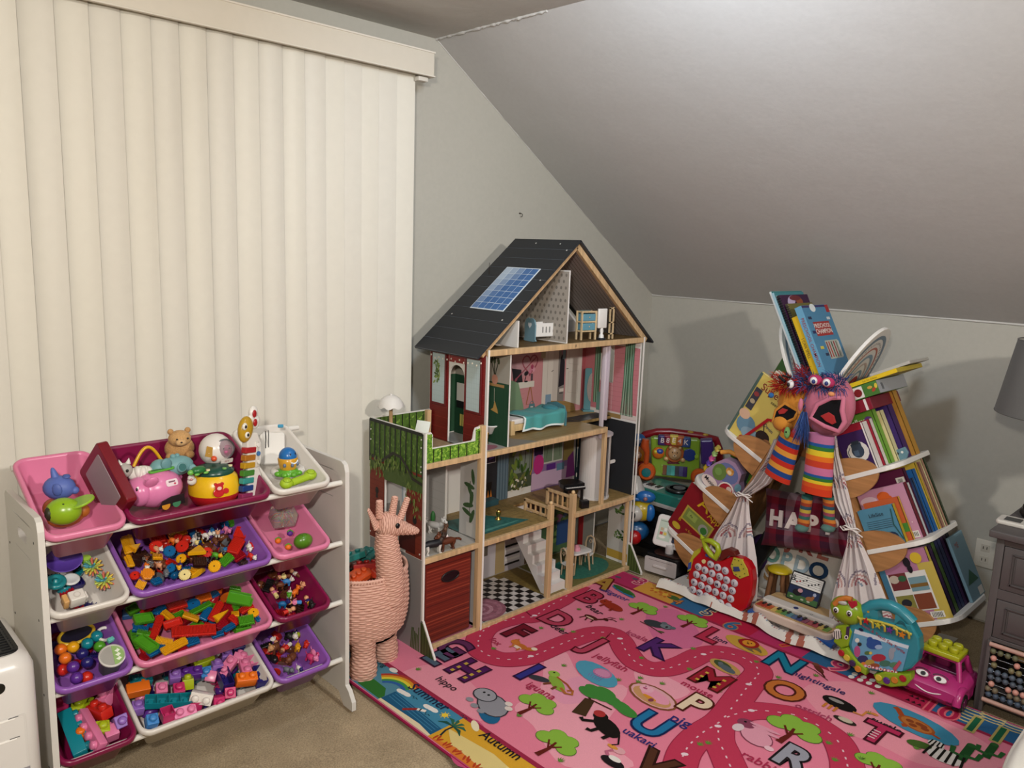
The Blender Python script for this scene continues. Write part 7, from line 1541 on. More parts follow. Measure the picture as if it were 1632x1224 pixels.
# boxes lying across the tops
def lying(M_,u0,u1,d0,d1,n,th,col,side,label,txt=None,tc='8a6a10',end=None):
    t = thing('flat_box',label,'box',M_=SF @ M_ @ Matrix.Translation((u0,d0,n)))
    w,dp = u1-u0,d1-d0;g = G('satin');g.box(w/2,dp/2,0,w,dp,th,col,.001);g.rect(w/2,th/2,w-.003,th-.002,.0003,side,FACE)
    if end: g.rect(dp/2,th/2,dp-.003,th-.002,.0003,end,frame((w,0,0),(0,1,0),(0,0,1),(1,0,0)));[g.rect(dp*.12+.004*i,th/2,.002,th*.5,.0006,'2a2a2a',frame((w,0,0),(0,1,0),(0,0,1),(1,0,0))) for i in range(5)]
    if txt: g.text(txt,w/2,th/2,th*.62,.0006,tc,0,.005,M_=FACE)
    return g,t
g,t = lying(M1,.060,.21,.02,.30,.270-.055+.012,.046,'6f1226','7c1428','dark red flat box with a white star under the green apple box',None);g.text('*',.03,.012,.05,.0007,'d8ccc8',M_=FACE);g.rect(.128,.023,.010,.044,.0005,'d8d2cc',FACE);g.build('carton',t)
g,t = lying(M1,.085,.255,.02,.30,.275,.052,'3f6a2a','3f6f2c','green flat box with an apple picture and a grey label end',None,end='9a9ca0');g.rect(.09,.026,.042,.044,.0006,'d6d2ca',FACE);g.oval(.09,.025,.016,.016,.0009,'7a1a1c',0,16,FACE);[g.oval(.14+.012*i,.027+.006*(-1)**i,.010,.006,.0009,('b8923a','a03a24','c9b23a')[i],40*i,12,FACE) for i in range(3)];g.build('carton',t)
g,t = lying(M1,.12,.335,.04,.30,.3295,.017,'b09a2a','d6b41c','long yellow flat box on top of the green apple box','fun for babies');g.build('carton',t)
g,t = lying(M1,.20,.36,.12,.32,.349,.012,'a8a49c','b0aca4','thin grey booklet on top of the long yellow box');g.rect(.08,.1,.05,.18,.0123,'7a4a4a');g.build('carton',t)
# shelf 2
book(M2,.010,.150,.010,.034,.148,'4a7f96','b59a2a','light blue board book with small print at the front of the middle right shelf','LifeSize','16222c',art=[('o',.7,.2,.18,.14,'1d2f4a')]+[('r',.5,.66-.05*i,.7,.014,'2f4a5a') for i in range(5)]+[('l',[(.92,.9),(.86,.5),(.98,.1)],.03,'1f4f4a')])
book(M2,.030,.168,.037,.052,.168,'b5542a','c9a02c','orange board book with a yellow and green spine behind the light blue one',None,art=[('r',.9,.3,.2,.2,'3f7a2c')])
book(M2,.010,.200,.055,.082,.212,'b8849c','6a1226','pink dotted board book with an orange star at its top',None,art=[('o',.52,.84,.13,.10,'c4561c'),('o',.62,.78,.07,.07,'c4561c'),('o',.2,.80,.18,.10,'d0b4c0'),('r',.86,.08,.18,.12,'d8d4cc')]+[('r',.80+.03*i,.08,.012,.08,'1a1a1a') for i in range(5)]+[('o',.3+.12*i,.5-.1*(i % 3),.012,.012,'dcc8d0') for i in range(6)])
book(M2,.015,.200,.085,.104,.205,'9ea4a8','c4c6c8','grey white book behind the pink dotted board book',None,'5a1a24')
book(M2,.010,.195,.106,.130,.262,'561238','4a1030','wine purple book with a blue pencil picture, tallest at the middle shelf front',None,art=[('l',[(.2,.42),(.5,.5),(.95,.54)],.06,'1d4f8a'),('r',.88,.82,.18,.12,'d8d4cc')]+[('r',.84+.025*i,.82,.01,.08,'1a1a1a') for i in range(4)])
book(M2,.020,.205,.132,.146,.215,'23365a','3a4f6c','navy book with a green edge on the middle right shelf',None)
book(M2,.020,.210,.149,.180,.245,'1c5fa0','1a5c9c','bright blue thick book on the middle right shelf',None)
book(M2,.030,.215,.183,.200,.265,'c9aa3a','c4a636','yellow book with a smiling face behind the bright blue one',None,'5a4a1a')
book(M2,.025,.220,.203,.226,.262,'9a6f5a','9a7060','tan picture book with a cartoon figure spine on the middle right shelf',None,'3f6f8a')
book(M2,.020,.225,.229,.245,.285,'c4b98a','b0846f','pale yellow book with a brown horse head near the wall',None,'3a2416',art=[('o',.75,.35,.14,.16,'3a2416')])
book(M2,.030,.228,.248,.262,.290,'2c3a24','46503a','thin dark green book, last on the middle right shelf',None)
g = G('satin');t = thing('dotted_folder','pale blue dotted cardboard folder lying on the wine purple book','folder',M_=SF @ M2 @ Matrix.Translation((.04,.15,.300)));g.prism([(0,0),(.17,.0),(.185,.02),(.18,.045),(.0,.03)],0,.012,'5f808c',ch=.002,M_=FACE);[g.oval(.02+.018*i,.02+.001*i,.005,.005,.0125,'1c1c1e' if i % 2 else 'd8d4cc',0,10,FACE) for i in range(9)];g.build('sleeve',t)
# shelf 3
book(M3,.012,.205,.012,.034,.262,'a8708c','b8a43a','large pink sticker book with four photo panels on the lowest right shelf',None,art=[('r',.9,.4,.3,.8,'b8a24a'),('r',.04,.5,.12,.8,'3f6f8a'),('r',.48,.42,.76,.56,'d6d2cc'),('r',.30,.58,.34,.24,'6a2a2c'),('o',.22,.62,.10,.08,'b8a898'),('o',.38,.62,.08,.06,'2f5a3a'),('r',.66,.52,.34,.20,'6f8f98'),('r',.66,.50,.34,.05,'7a5a2a'),('r',.30,.27,.34,.22,'7f7a3a'),('o',.30,.27,.10,.08,'24242c'),('r',.66,.27,.34,.22,'7a3f2a'),('o',.78,.88,.11,.11,'c9aa2c'),('o',.58,.84,.07,.10,'18131c'),('o',.60,.74,.05,.08,'18131c'),('r',.80,.07,.26,.09,'d8d4cc')]+[('r',.71+.03*i,.07,.012,.07,'1a1a1a') for i in range(7)]+[('o',.5,.10,.06,.04,'6f2f6a')])
for i,(c,l,h) in enumerate((('2c1238','dark plum',.262),('3f5a24','olive green',.262),('1c1f4a','navy',.262),('24284f','slate navy',.262),('3a1c44','deep violet',.262),('2a1630','blackish plum',.262),('141418','black',.262))):
    book(M3,.014,.207,.037+.033*i,.067+.033*i,h,c,c,f'{l} tall encyclopedia spine, {ORD[i]} behind the pink sticker book',None,'a89ac0' if i != 1 else 'b8c070',)
# light blue book leaning outside
t = thing('leaning_book','pale blue book leaning between the lowest shelf and the grey cabinet','book',M_=SF @ M3 @ Matrix.Translation((.212,.20,.0095)) @ T(rz=0))
g = G('satin');g.box(0.01,.07,0,.012,.15,.25,'6f8f9c',.001);Fx = frame((.0165,0,0),(0,1,0),(0,0,1),(1,0,0));g.text('ME',.04,.21,.03,.0004,'a0524a',M_=Fx);g.flat([(.01,.06),(.13,.06),(.07,.11)],.0004,'2f5a44',Fx);g.rect(.11,.02,.05,.03,.0004,'d8d4cc',Fx);g.build('cover',t)
# left side
N1_,N2_,N3_ = sfm(-1,0),sfm(-1,1),sfm(-1,2)
book(N1_,.004,.212,.014,.030,.305,'c9b45c','4f6a62','yellow picture book lettered Super on the upper left shelf',None,mirror=True,art=[('l',[(.03,0),(.03,1)],.06,'4a5f58'),('t',.42,.84,.15,0,'Super','7a1a20'),('t',.62,.95,.07,0,'The','2a2420'),('t',.62,.73,.07,0,'seeds','2a2420'),('r',.16,.62,.16,.34,'3a3a44'),('o',.16,.70,.06,.05,'8f3a3a'),('o',.16,.58,.06,.05,'b0a080'),('o',.30,.24,.22,.20,'5f8296'),('o',.16,.36,.13,.11,'c9a58a'),('o',.52,.15,.26,.14,'7f98a6'),('o',.74,.24,.16,.13,'2a1c18'),('o',.88,.16,.12,.14,'8a5a3a'),('o',.66,.10,.12,.10,'a07a4a'),('l',[(.62,.42),(.72,.30),(.70,.18)],.02,'2a2420'),('t',.75,.40,.07,-10,'Devin','2a3a5a')])
book(N1_,.0,.175,.05,.075,.335,'c4bfb0','b0ab9c','white book with a yellow ring just behind the yellow Super book',None,mirror=True,art=[('o',.45,.90,.14,.05,'b8a23a')])
book(N1_,.005,.15,.095,.12,.36,'3a3444','2a2430','dark grey violet book behind the white one on the upper left shelf',None,mirror=True)
book(N1_,.06,.215,.14,.165,.435,'3a5a2a','2c4a20','tall green nature book at the back of the upper left shelf',None,mirror=True,art=[('o',.3,.88,.16,.14,'a0482c'),('o',.55,.8,.08,.07,'24401a'),('r',.7,.72,.3,.1,'c9c2b4')])
t = thing('red_bookmark','red ribbon bookmark with a white owl hanging over the Super book','bookmark',M_=SF @ N1_ @ Matrix.Translation((.0,.006,.0)))
g = G('cloth');Fm = frame((0,0,0),(1,0,0),(0,0,1),(0,-1,0));g.stroke([(.125,.03),(.075,.165),(.06,.17)],.013,.0,'a81c24',Fm)
g.oval(.125,.022,.022,.016,.002,'a81c24',0,16,Fm);[g.oval(.117+dx,.024,.007,.008,.0026,'e0dcd6',0,12,Fm) for dx in (0,.014)];[g.oval(.117+dx,.024,.003,.003,.0032,'3a1014',0,10,Fm) for dx in (0,.014)];g.build('ribbon',t)
# musical board book on left shelf 2
t = thing('farm_board_book','chunky die cut farm song book with a tiger cub and a red barn','book',M_=SF @ N2_ @ Matrix.Translation((.01,.02,.0095)))
Fm = frame((.19,0,0),(-1,0,0),(0,0,1),(0,-1,0)) @ Matrix.Diagonal((1,1,-1,1))
g = G('plastic');o_ = [(.0,.02),(.02,.0),(.16,0),(.185,.03),(.19,.08),(.16,.12),(.15,.16),(.10,.185),(.05,.17),(.02,.12),(.0,.07)]
g.add([(0.19-x,0,z) for x,z in o_]+[(0.19-x,.045,z) for x,z in o_],[tuple(range(11)),tuple(range(21,10,-1))]+[(i,i+11,(i+1) % 11+11,(i+1) % 11) for i in range(11)],'9a7f9c');g.build('case',t)
g = G('satin');fo = lambda x,y,rx,ry,k,c,r=0: g.add([(x+rx*math.cos(q)*math.cos(r)-ry*math.sin(q)*math.sin(r),y+rx*math.cos(q)*math.sin(r)+ry*math.sin(q)*math.cos(r),-(.001+.0004*k)) for q in [2*PI*i/16 for i in range(16)]],[tuple(range(16))],c,M_=Fm)
for k,(x,y,rx,ry,c) in enumerate(((.095,.12,.055,.045,'5f6a96'),(.06,.10,.035,.04,'5f7a3a'),(.10,.135,.020,.018,'c9924a'),(.10,.13,.011,.009,'dcc8a4'),(.09,.145,.006,.006,'b07a34'),(.112,.145,.006,.006,'b07a34'),(.055,.10,.018,.018,'6f8f4a'),(.045,.03,.045,.028,'d8c8c0'),(.13,.045,.042,.045,'d8d0c8'),(.13,.045,.036,.038,'9c1c2c'),(.14,.065,.014,.012,'c9b4a8'),(.17,.10,.016,.02,'5f8a98'))): fo(x,y,rx,ry,k,c)
g.text('Music',.045,.035,.026,-.008,'1c1a24',-8,.01,M_=Fm);g.build('picture',t)
g = G('plastic');[g.tube([(.195,.02,.05+.028*i),(.205,.02,.06+.028*i),(.20,.02,.072+.028*i)],.012,c,8) for i,c in enumerate(('b8a02c','5a3f9c','c0508c','8fae6a','b0a04a'))];g.tube([(.18,.02,.17),(.15,.03,.195),(.10,.035,.205)],.011,'c98a3a',8);g.build('bead_edge',t)
t = thing('green_snake_toy','green and orange curved plastic toy behind the farm song book','toy',M_=SF @ N2_ @ Matrix.Translation((.05,.10,.18)));g = G('plastic');g.tube([(-.02,0,-.06),(-.01,0,.0),(.03,0,.025),(.08,0,.02),(.11,0,-.01)],.014,'4a7a24',10);g.tube([(.0,.0,.018),(.03,-.004,.036),(.07,-.004,.032)],.008,'c9a04a',8);g.build('body',t)
book(N2_,.0,.15,.09,.115,.20,'34343c','26262c','dark book leaning at the back of the middle left shelf',None,mirror=True)
# left shelf 3: red alphabet sound book
book(N3_,.002,.225,.014,.048,.262,'7c0f1c','5a0c16','large red alphabet book with a big yellow letter A on the lowest left shelf',None,mirror=True,art=[('t',.50,.82,.36,0,'A','c9a41c'),('t',.82,.72,.16,0,'App','c9a41c'),('r',.55,.45,.74,.30,'b09a3a'),('r',.55,.45,.66,.24,'6f7f3c'),('r',.40,.47,.24,.12,'8a9a4a'),('t',.38,.47,.06,0,'Aa','1c1c1c'),('o',.74,.42,.12,.12,'8f8c84'),('o',.76,.41,.08,.08,'2f6a2c'),('o',.20,.12,.11,.07,'b8a02c'),('t',.20,.27,.10,0,'B','c9a41c'),('t',.50,.20,.07,0,'is for','b08a2a')])
book(N3_,.0,.20,.052,.075,.285,'3a3f2c','2c3020','olive edged book just behind the red alphabet book',None,mirror=True,art=[('r',.03+.0,.5,.06,.9,'8a8a7a')])
# books in the top holder: leaning on the left petal, spines to the room
TOPF = Matrix.Translation((-.015,0,1.0)) @ frame((0,0,0),(CS,0,SN),(0,1,0),(-SN,0,CS))
def tbook(u,th,n0,h,d0,w,spine,cover,label,sp_t=None,tc='e0dccf',cat='book',spiral=False,cov_t=None,extra=None):
    t = thing('tall_book' if not spiral else 'spiral_notebook',label,cat,M_=SF @ TOPF @ Matrix.Translation((u,d0,n0)))
    g = G('satin');g.box(th/2,w/2,0,th,w,h,cover,.0008);g.rect(th/2,h/2,th-.001,h-.002,.0003,spine,FACE)
    CF = frame((th,0,0),(0,1,0),(0,0,1),(1,0,0))
    if sp_t: g.text(sp_t,0,0,th*.62,.0006,tc,0,.006,M_=frame((th/2,-.0002,h*.5),(0,0,-1),(1,0,0),(0,-1,0)))
    if extra: extra(g,CF,w,h)
    g.build('cover',t)
    if spiral:
        g = G('metal');[g.tube([(th/2+th*.7*math.cos(q),-.002+.004*math.sin(q),h*(.04+.92*i/34)) for q in [2*PI*k/8 for k in range(8)]],.0009,'2a2a2e',4,closed=True) for i in range(35)];g.build('spiral_binding',t)
tbook(-.022,.010,0,.415,.03,.27,'d2d6d4','4f8f90','thin white edged teal folder leaning on the left petal panel',extra=lambda g,F,w,h: g.rect(w/2,h*.98,w,h*.03,.0005,'2f7070',F))
tbook(-.010,.012,0,.405,.02,.26,'8fb0bc','3f7f86','pale blue spined book with a white and teal cover at the top left',extra=lambda g,F,w,h: (g.rect(w/2,h*.9,w*.96,h*.12,.0005,'c9cdc6',F),[g.rect(w*.2+.05*i,h*.9,.008,.03,.0008,'1c1c1c',F) for i in range(4)]))
tbook(.006,.014,0,.385,.02,.25,'18161e','3a1a3c','dark purple spiral notebook with a painted hand picture',spiral=True,extra=lambda g,F,w,h: (g.oval(w*.35,h*.93,.04,.02,.0005,'b9a8c4',20,14,F),g.oval(w*.62,h*.92,.03,.018,.0006,'8a4a2c',0,14,F),g.oval(w*.5,h*.96,.05,.012,.0007,'6a2a30',0,14,F)))
tbook(.024,.012,0,.34,.03,.22,'3f3a2c','6a6434','black wire bound book with an olive cover between the notebook and the yellow spine',spiral=True)
tbook(.040,.026,0,.275,.01,.24,'c9a41a','c4a020','yellow box with I CAN SPELL on its spine in the top holder','I CAN SPELL','3a3024',cat='box',extra=lambda g,F,w,h: g.rect(w/2,h/2,w,h,.0003,'c4a020',F))
def champ(g,F,w,h):
    g.rect(w/2,h/2,w-.002,h-.002,.0003,'4a7fa0',F);g.rect(w*.93,h*.94,w*.13,h*.11,.0006,'a02a2c',F);g.oval(w*.38,h*.96,.025,.018,.0006,'d4dcdc',0,16,F);g.rect(w*.5,h*.98,w*.99,h*.03,.0004,'3a2f5f',F)
    g.rect(w*.5,h*.66,w*.62,h*.20,.0006,'9c3230',F);g.text('PRESCHOOL',w*.5,h*.70,.026,.0009,'e0d8d0',0,.012,M_=F);g.text('CHAMPION',w*.5,h*.62,.028,.0009,'e0d8d0',0,.012,M_=F)
    for i,(x,y,a) in enumerate(((.15,.82,20),(.13,.62,-15),(.2,.4,30),(.84,.80,0),(.3,.3,60),(.8,.45,20))): g.rect(w*x,h*y,.03,.012,.0005,('26304f','2a2f5a','c9b84a','c4ccd0','26304f','b9c2b8')[i],F)
    g.rect(w*.62,h*.36,w*.5,h*.26,.0006,'a8aca0',F);[g.rect(w*(.42+.09*i),h*.36,.009,h*.22,.0009,('8f1c24','b03a30','3f4a3c','8f1c24','6a6a5a','d0ccc4')[i],F) for i in range(6)]
tbook(.070,.030,0,.305,.0,.235,'5f94b0','4a7fa0','light blue preschool activity box with a red title panel at the top','PRESCHOOL CHAMPION','8a2a2c',cat='box',extra=champ)
# cables/dark interior things
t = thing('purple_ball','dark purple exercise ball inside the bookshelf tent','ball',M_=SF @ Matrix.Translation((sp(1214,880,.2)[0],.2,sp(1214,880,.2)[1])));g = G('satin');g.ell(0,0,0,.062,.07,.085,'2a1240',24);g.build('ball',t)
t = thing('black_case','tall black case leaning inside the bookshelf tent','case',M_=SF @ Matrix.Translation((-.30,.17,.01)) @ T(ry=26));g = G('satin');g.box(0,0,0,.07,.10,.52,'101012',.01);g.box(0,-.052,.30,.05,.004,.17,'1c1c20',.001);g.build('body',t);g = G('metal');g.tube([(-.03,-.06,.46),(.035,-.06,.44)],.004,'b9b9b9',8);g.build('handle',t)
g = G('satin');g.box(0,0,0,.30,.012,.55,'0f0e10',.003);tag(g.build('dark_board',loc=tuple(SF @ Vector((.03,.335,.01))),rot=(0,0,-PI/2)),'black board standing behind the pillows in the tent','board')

# ---------------------------------------------------------------- pillows
def pillow(name,label,c,w,h,th,rot,lean,colr,extra=None,x=None):
    t = thing(name,label,'pillow',M_=SF @ Matrix.Translation(c) @ T(rx=lean) @ T(ry=rot))
    def bul(a,b): return th/2*max(0,(1-abs(a)**2.6))**.5*max(0,(1-abs(b)**2.6))**.5
    g = G('cloth')
    for sg in (-1,1):
        def fn(u,v):
            a,b = 2*u-1,2*v-1;k = 1-.10*(1-abs(a)**2)*(abs(b)**3)*0;pin = 1-.07*(1-a*a);pin2 = 1-.06*(1-b*b)
            return (a*w/2*pin2,sg*bul(a,b)+.003*math.sin(a*9+b*4),b*h/2*pin)
        g.sheet((lambda u,v: fn(u,v)) if sg < 0 else (lambda u,v: fn(1-u,v)),44,34,(lambda u,v: colr(u,v)) if sg < 0 else (lambda u,v: colr(1-u,v)))
    g.build('cushion',t)
    if extra: extra(t,bul,w,h)
    return t
def wraptext(t,bul,w,h,items,name='lettering',raised=.003):
    g = G('cloth')
    for s_,x,y,sz,col,rot,off in items:
        vs,fs = glyphs(s_,off);c,q = math.cos(math.radians(rot)),math.sin(math.radians(rot))
        P = [(x+(a*c-b*q)*sz,y+(a*q+b*c)*sz) for a,b,_ in vs]
        top = [(px_,-bul(2*px_/w,2*py_/h)-raised-.003,py_) for px_,py_ in P];n = len(top)
        g.add(top,fs,col)
        ed = {}
        for f in fs:
            for i in range(len(f)): e = (f[i],f[(i+1) % len(f)]);ed[e] = 1
        bot = [(a,b+raised+.006,c_) for a,b,c_ in top]
        g.add(top+bot,[(a,b,b+n,a+n) for a,b in ed if (b,a) not in ed],col)
    g.build(name,t)
def plaid(u,v):
    cols = ['5a1226','7c1a2c','2a1020','7f6a74','5f1430'];a = cols[int(u*11) % 5];b = ['5a1226','451a30','6a1224','6a5660','3c1526'][int(v*9) % 5];return mix(a,b,.5)
pillow('happy_pillow','dark red plaid pillow with raised white letters HAPP inside the tent',(*(lambda q: (q[0],.10,q[1]))(sp(1291,836,.08)),),.44,.25,.12,-7,-12,plaid,lambda t,b,w,h: wraptext(t,b,w,h,[(ch,-.135+.080*i,-.0,.092,'d0c4bc',0,.045) for i,ch in enumerate('HAPPY')]))
pillow('alphabet_pillow','white pillow with large muted alphabet letters under the plaid pillow',(*(lambda q: (q[0],.215,q[1]))(sp(1270,902,.17)),),.36,.34,.13,2,-14,lambda u,v: 'd0cbc2',lambda t,b,w,h: wraptext(t,b,w,h,[(ch,-.115+.072*(i % 4),.085-.085*(i//4),.095,c,0,.03) for i,(ch,c) in enumerate(zip('HJKLOPDQSTUV',['a0624a','9c5a50','96504a','a8685a','5f8a80','7f9aa2','8fa0a8','1f3a5a','a07a4a','8a6a5a','7f5a4a','5f7a80']))],raised=.001))
pillow('grey_print_pillow','pale grey printed pillow leaning behind the right curtain',(.215,.24,.17),.22,.30,.10,-10,-10,lambda u,v: 'b9b2ac' if (int(u*9)+int(v*9)) % 7 else '6f4a44')

# ---------------------------------------------------------------- curtains with rainbow print
def rainbow(u,v,su,sv,base='d3c9c6'):
    x,y = u*su,v*sv;best = base; 
    j = math.floor(y);xx = (x+(.5 if j % 2 else 0)) % 1-.5;yy = (y-j)-.15;r = math.hypot(xx,yy)
    if yy > 0 and r < .42:
        k = int(r/.42*9)
        if k % 2 == 0 and k > 1: return ('a8707a','7f8a98','9c5a60','b9928c','8a7f8a')[(k//2) % 5]
    return base
def curtain(name,label,rows,d,su,sv,folds,amp=.012):
    """rows: (left px, right px) pairs from top to bottom"""
    L_ = [(sp(*a,d),sp(*b,d)) for a,b in rows]
    def fn(u,v):
        k = v*(len(L_)-1);i = min(int(k),len(L_)-2);f = k-i
        l = [L_[i][0][q]*(1-f)+L_[i+1][0][q]*f for q in (0,1)];r = [L_[i][1][q]*(1-f)+L_[i+1][1][q]*f for q in (0,1)]
        w = math.hypot(r[0]-l[0],r[1]-l[1]);am = amp*min(1,w/.07+.25)
        return (l[0]*(1-u)+r[0]*u,d+am*math.sin(u*folds*2*PI+v*2)+.4*am*math.sin(u*folds*5+v*7),l[1]*(1-u)+r[1]*u)
    t = thing(name,label,'curtain',M_=SF)
    g = G('cloth');g.sheet(lambda u,v: fn(1-u,v),110,120,lambda u,v: rainbow(1-u,1-v,su,sv));g.build('fabric',t);return t
cl = curtain('tent_curtain','white rainbow print curtain tied back at the left side of the tent',[((1233,700),(1262,700)),((1218,735),(1250,735)),((1198,765),(1225,772)),((1178,788),(1192,792)),((1160,820),(1194,822)),((1140,850),(1199,855)),((1122,890),(1204,890)),((1110,925),(1206,925)),((1100,955),(1203,962)),((1100,975),(1195,982))],-.035,1.6,5,4)
cr = curtain('tent_curtain','white rainbow print curtain tied with a bow at the right board',[((1318,690),(1332,690)),((1320,725),(1336,725)),((1322,760),(1346,765)),((1330,800),(1355,800)),((1346,830),(1362,832)),((1352,842),(1364,842)),((1348,870),(1374,870)),((1338,905),(1388,900)),((1328,940),(1402,935)),((1320,975),(1415,970)),((1318,1000),(1424,1000))],-.03,1.7,5.5,4)
for (px,py),tt,s_ in (((1186,789),cl,-1),((1358,843),cr,1)):
    a = sp(px,py,-.05);g = G('cloth')
    g.tube([(a[0]-.014,-.045,a[1]),(a[0],-.058,a[1]),(a[0]+.014,-.045,a[1])],.006,'d0c8c2',8)
    for q in (-1,1):
        g.tube([(a[0],-.056,a[1]),(a[0]+q*.022,-.06,a[1]+.010),(a[0]+q*.036,-.056,a[1]+.002),(a[0]+q*.022,-.054,a[1]-.006),(a[0],-.056,a[1])],.0035,'d4ccc6',6);g.tube([(a[0],-.056,a[1]),(a[0]+q*.03,-.058,a[1]-.012),(a[0]+q*.045,-.056,a[1]-.010-.01*q)],.0028,'d4ccc6',6)
    g.build('bow',tt)
# quilt on the floor
t = thing('floor_quilt','white printed quilt bunched along the front of the tent on the rug','quilt',M_=SF)
g = G('cloth')
def quilt(u,v):
    # u along the front edge from left to right, v from front to back
    s_ = -.52+u*1.08;dfront = -.205+.018*math.sin(u*7)+.010*math.sin(u*19);d = dfront+v*.55
    roll = .040*math.exp(-((v-.055)/.05)**2)*(1+.25*math.sin(u*31)+.15*math.sin(u*57+1)); 
    return (s_,d-.02*math.exp(-((v)/.05)**2)*0,.010+roll+.012*(v > .1)*abs(math.sin(u*23+v*5))*.5+(0 if v > .02 else -.003))
g.sheet(lambda u,v: quilt(u,v),190,46,lambda u,v: ('9c5a4a' if (int(u*46+v*9) % 9 in (0,2)) and v < .34 else rainbow(u,v,9,3,'cdc8c0')) if .25 < u < .72 else rainbow(u,v,9,3,'cdc8c0'))
g.build('fabric',t)
# ---------------------------------------------------------------- hand puppets hanging from the top tray
def band_tube(g,P,Rx,Ry,cols,n=20):
    """flattened striped sleeve: P path of centres (top to bottom) in local x,z; one colour per band"""
    m_ = len(P);K = 4;tot = (m_-1)
    for i in range(tot):
        for k in range(K):
            f0,f1 = k/K,(k+1)/K;ring = []
            for f in (f0,f1):
                c = [P[i][q]*(1-f)+P[i+1][q]*f for q in range(3)];rx = Rx[i]*(1-f)+Rx[i+1]*f;ry = Ry
                ring.append([(c[0]+rx*math.cos(a),c[1]+ry*math.sin(a),c[2]) for a in [2*PI*j/n for j in range(n)]])
            g.add(ring[0]+ring[1],[(n+j,n+(j+1) % n,(j+1) % n,j) for j in range(n)],cols[i % len(cols)],True)
    g.add([(P[-1][0]+Rx[-1]*math.cos(a),P[-1][1]+Ry*math.sin(a),P[-1][2]) for a in [2*PI*j/n for j in range(n)]],[tuple(range(n-1,-1,-1))],'1c1214')
def hairs(g,c,spread,n,L_,cols,seed,down=0.0,r=.0016,dirv=(0,-1,0)):
    rq = random.Random(seed)
    for i in range(n):
        a,b = rq.uniform(-1,1),rq.uniform(-1,1);p = Vector(c)+Vector((a*spread[0],rq.uniform(-1,1)*spread[1],b*spread[2]))
        d = Vector((a*.8,-abs(rq.uniform(.2,.9)),b*.8+.35)).normalized()*(1-down)+Vector((a*.25,-.12,-1))*down
        l = L_*rq.uniform(.6,1.2);q = p+d*l*.55;e = q+(d*.6+Vector((0,0,-.35*(1-down)))).normalized()*l*.45
        g.tube([p,q,e],[r,r*.8,r*.2],rq.choice(cols),4,cap=False)
def mouth_head(t,c,rx,ry,rz,skin,mouth,tongue,lip=.011,up=(0,0)):
    g = G('cloth');g.ell(c[0],c[1]+ry*.35,c[2],rx,ry,rz,skin,28);g.build('head',t)
    yf = c[1]+ry*.35-ry*1.0
    g = G('cloth')
    M = [Vector((x,yf-.016*math.sin(PI*min(1,max(0,(z-mouth[1][1])/(mouth[0][1]-mouth[1][1]+1e-6))))*0,z)) for x,z in mouth[2:]]
    g.tube([(p.x,p.y+.002,p.z) for p in M],lip,skin,10,closed=True);g.build('lips',t)
    g = G('cloth');F = frame((0,yf-.002,0),(1,0,0),(0,0,1),(0,-1,0));g.prism([(p.x,p.z) for p in M],-.02,.002,'0d0c0f',M_=F);g.build('mouth',t)
    g = G('cloth');g.prism(tongue,.002,.010,'9c2a2a',ch=.003,M_=F);g.build('tongue',t);return yf
D_ = -.135
SP = lambda px,py,d=D_: sp(px,py,d)
pk = thing('pink_puppet','pink furry hand puppet with blue hair and a rainbow striped sleeve','puppet',M_=SF)
a = SP(1306,650);c = (a[0],D_+.06,a[1])
rq = random.Random(2)
mpts = [SP(*q,D_-.02) for q in ((1286,667),(1297,646),(1318,636),(1338,636),(1336,656),(1340,674),(1331,689),(1309,681))]
mouth_head(pk,c,.098,.072,.125,'c06f84',[(0,a[1]+.05),(0,a[1]-.08)]+mpts,[SP(*q,D_-.02) for q in ((1303,664),(1316,658),(1325,664),(1328,675),(1322,678),(1312,673))])
g = G('cloth');q = SP(1307,614,D_-.02);q = (q[0],q[1]+.012);g.ell(q[0]-.028,D_-.002,q[1]+.003,.028,.018,.020,'a8305a',16);g.ell(q[0]+.022,D_-.002,q[1],.026,.018,.020,'a8305a',16);g.build('eyelids',pk)
for dx in (-.028,.022):
    g = G('plastic');g.ell(q[0]+dx,D_-.016,q[1]+.001,.015,.012,.015,'d8d6d4',14);g.ell(q[0]+dx+.004,D_-.026,q[1]-.001,.0075,.006,.0085,'1c2f6a',12);g.build('eye',pk)
g = G('cloth');q = SP(1325,628,D_-.03);g.ell(q[0],D_-.03,q[1],.013,.010,.009,'d08a5a',12);g.build('nose',pk)
g = G('cloth');q = SP(1276,645);g.ell(q[0],D_+.0,q[1],.010,.008,.026,'c06f84',10);g.build('ear',pk)
g = G('fur');q = SP(1296,612,D_+.04);hairs(g,(q[0],D_+.05,q[1]),(.060,.03,.022),420,.042,['34508a','2a3f74','4a68a0','27365f'],5);q = SP(1282,640);hairs(g,(q[0]+.008,D_+.06,q[1]),(.014,.015,.045),160,.06,['34508a','2a3f74','4a68a0'],6,.75);o = g.build('blue_hair',pk)
g = G('fur');q = SP(1283,668);hairs(g,(q[0]-.002,D_+.0,q[1]),(.009,.008,.03),150,.085,['34508a','2a3f74','4a68a0','27365f'],7,.9);g.build('blue_locks',pk);g = G('fur');q = SP(1330,612,D_+.03);hairs(g,(q[0],D_+.04,q[1]),(.03,.02,.02),120,.05,['34508a','2a3f74','3f5a94'],8);g.build('blue_tuft',pk)
ys = [694,707,712,718,727,735,745,757,761,766,771,778,789];cols = ['a85f7c','1f4f8a','2f6a2c','d0b62a','d06a20','b83a24','b06a8c','5a5f9c','1f4f8a','2f6a2c','d0b62a','c8401c']
cols = ['a8688a','1f4f8a','2f6a2c','d0b62a','d06a20','b83a24','b8688c','1f4f8a','2f6a2c','d0b62a','c8501c','c23a1c']
P = [];Rx = []
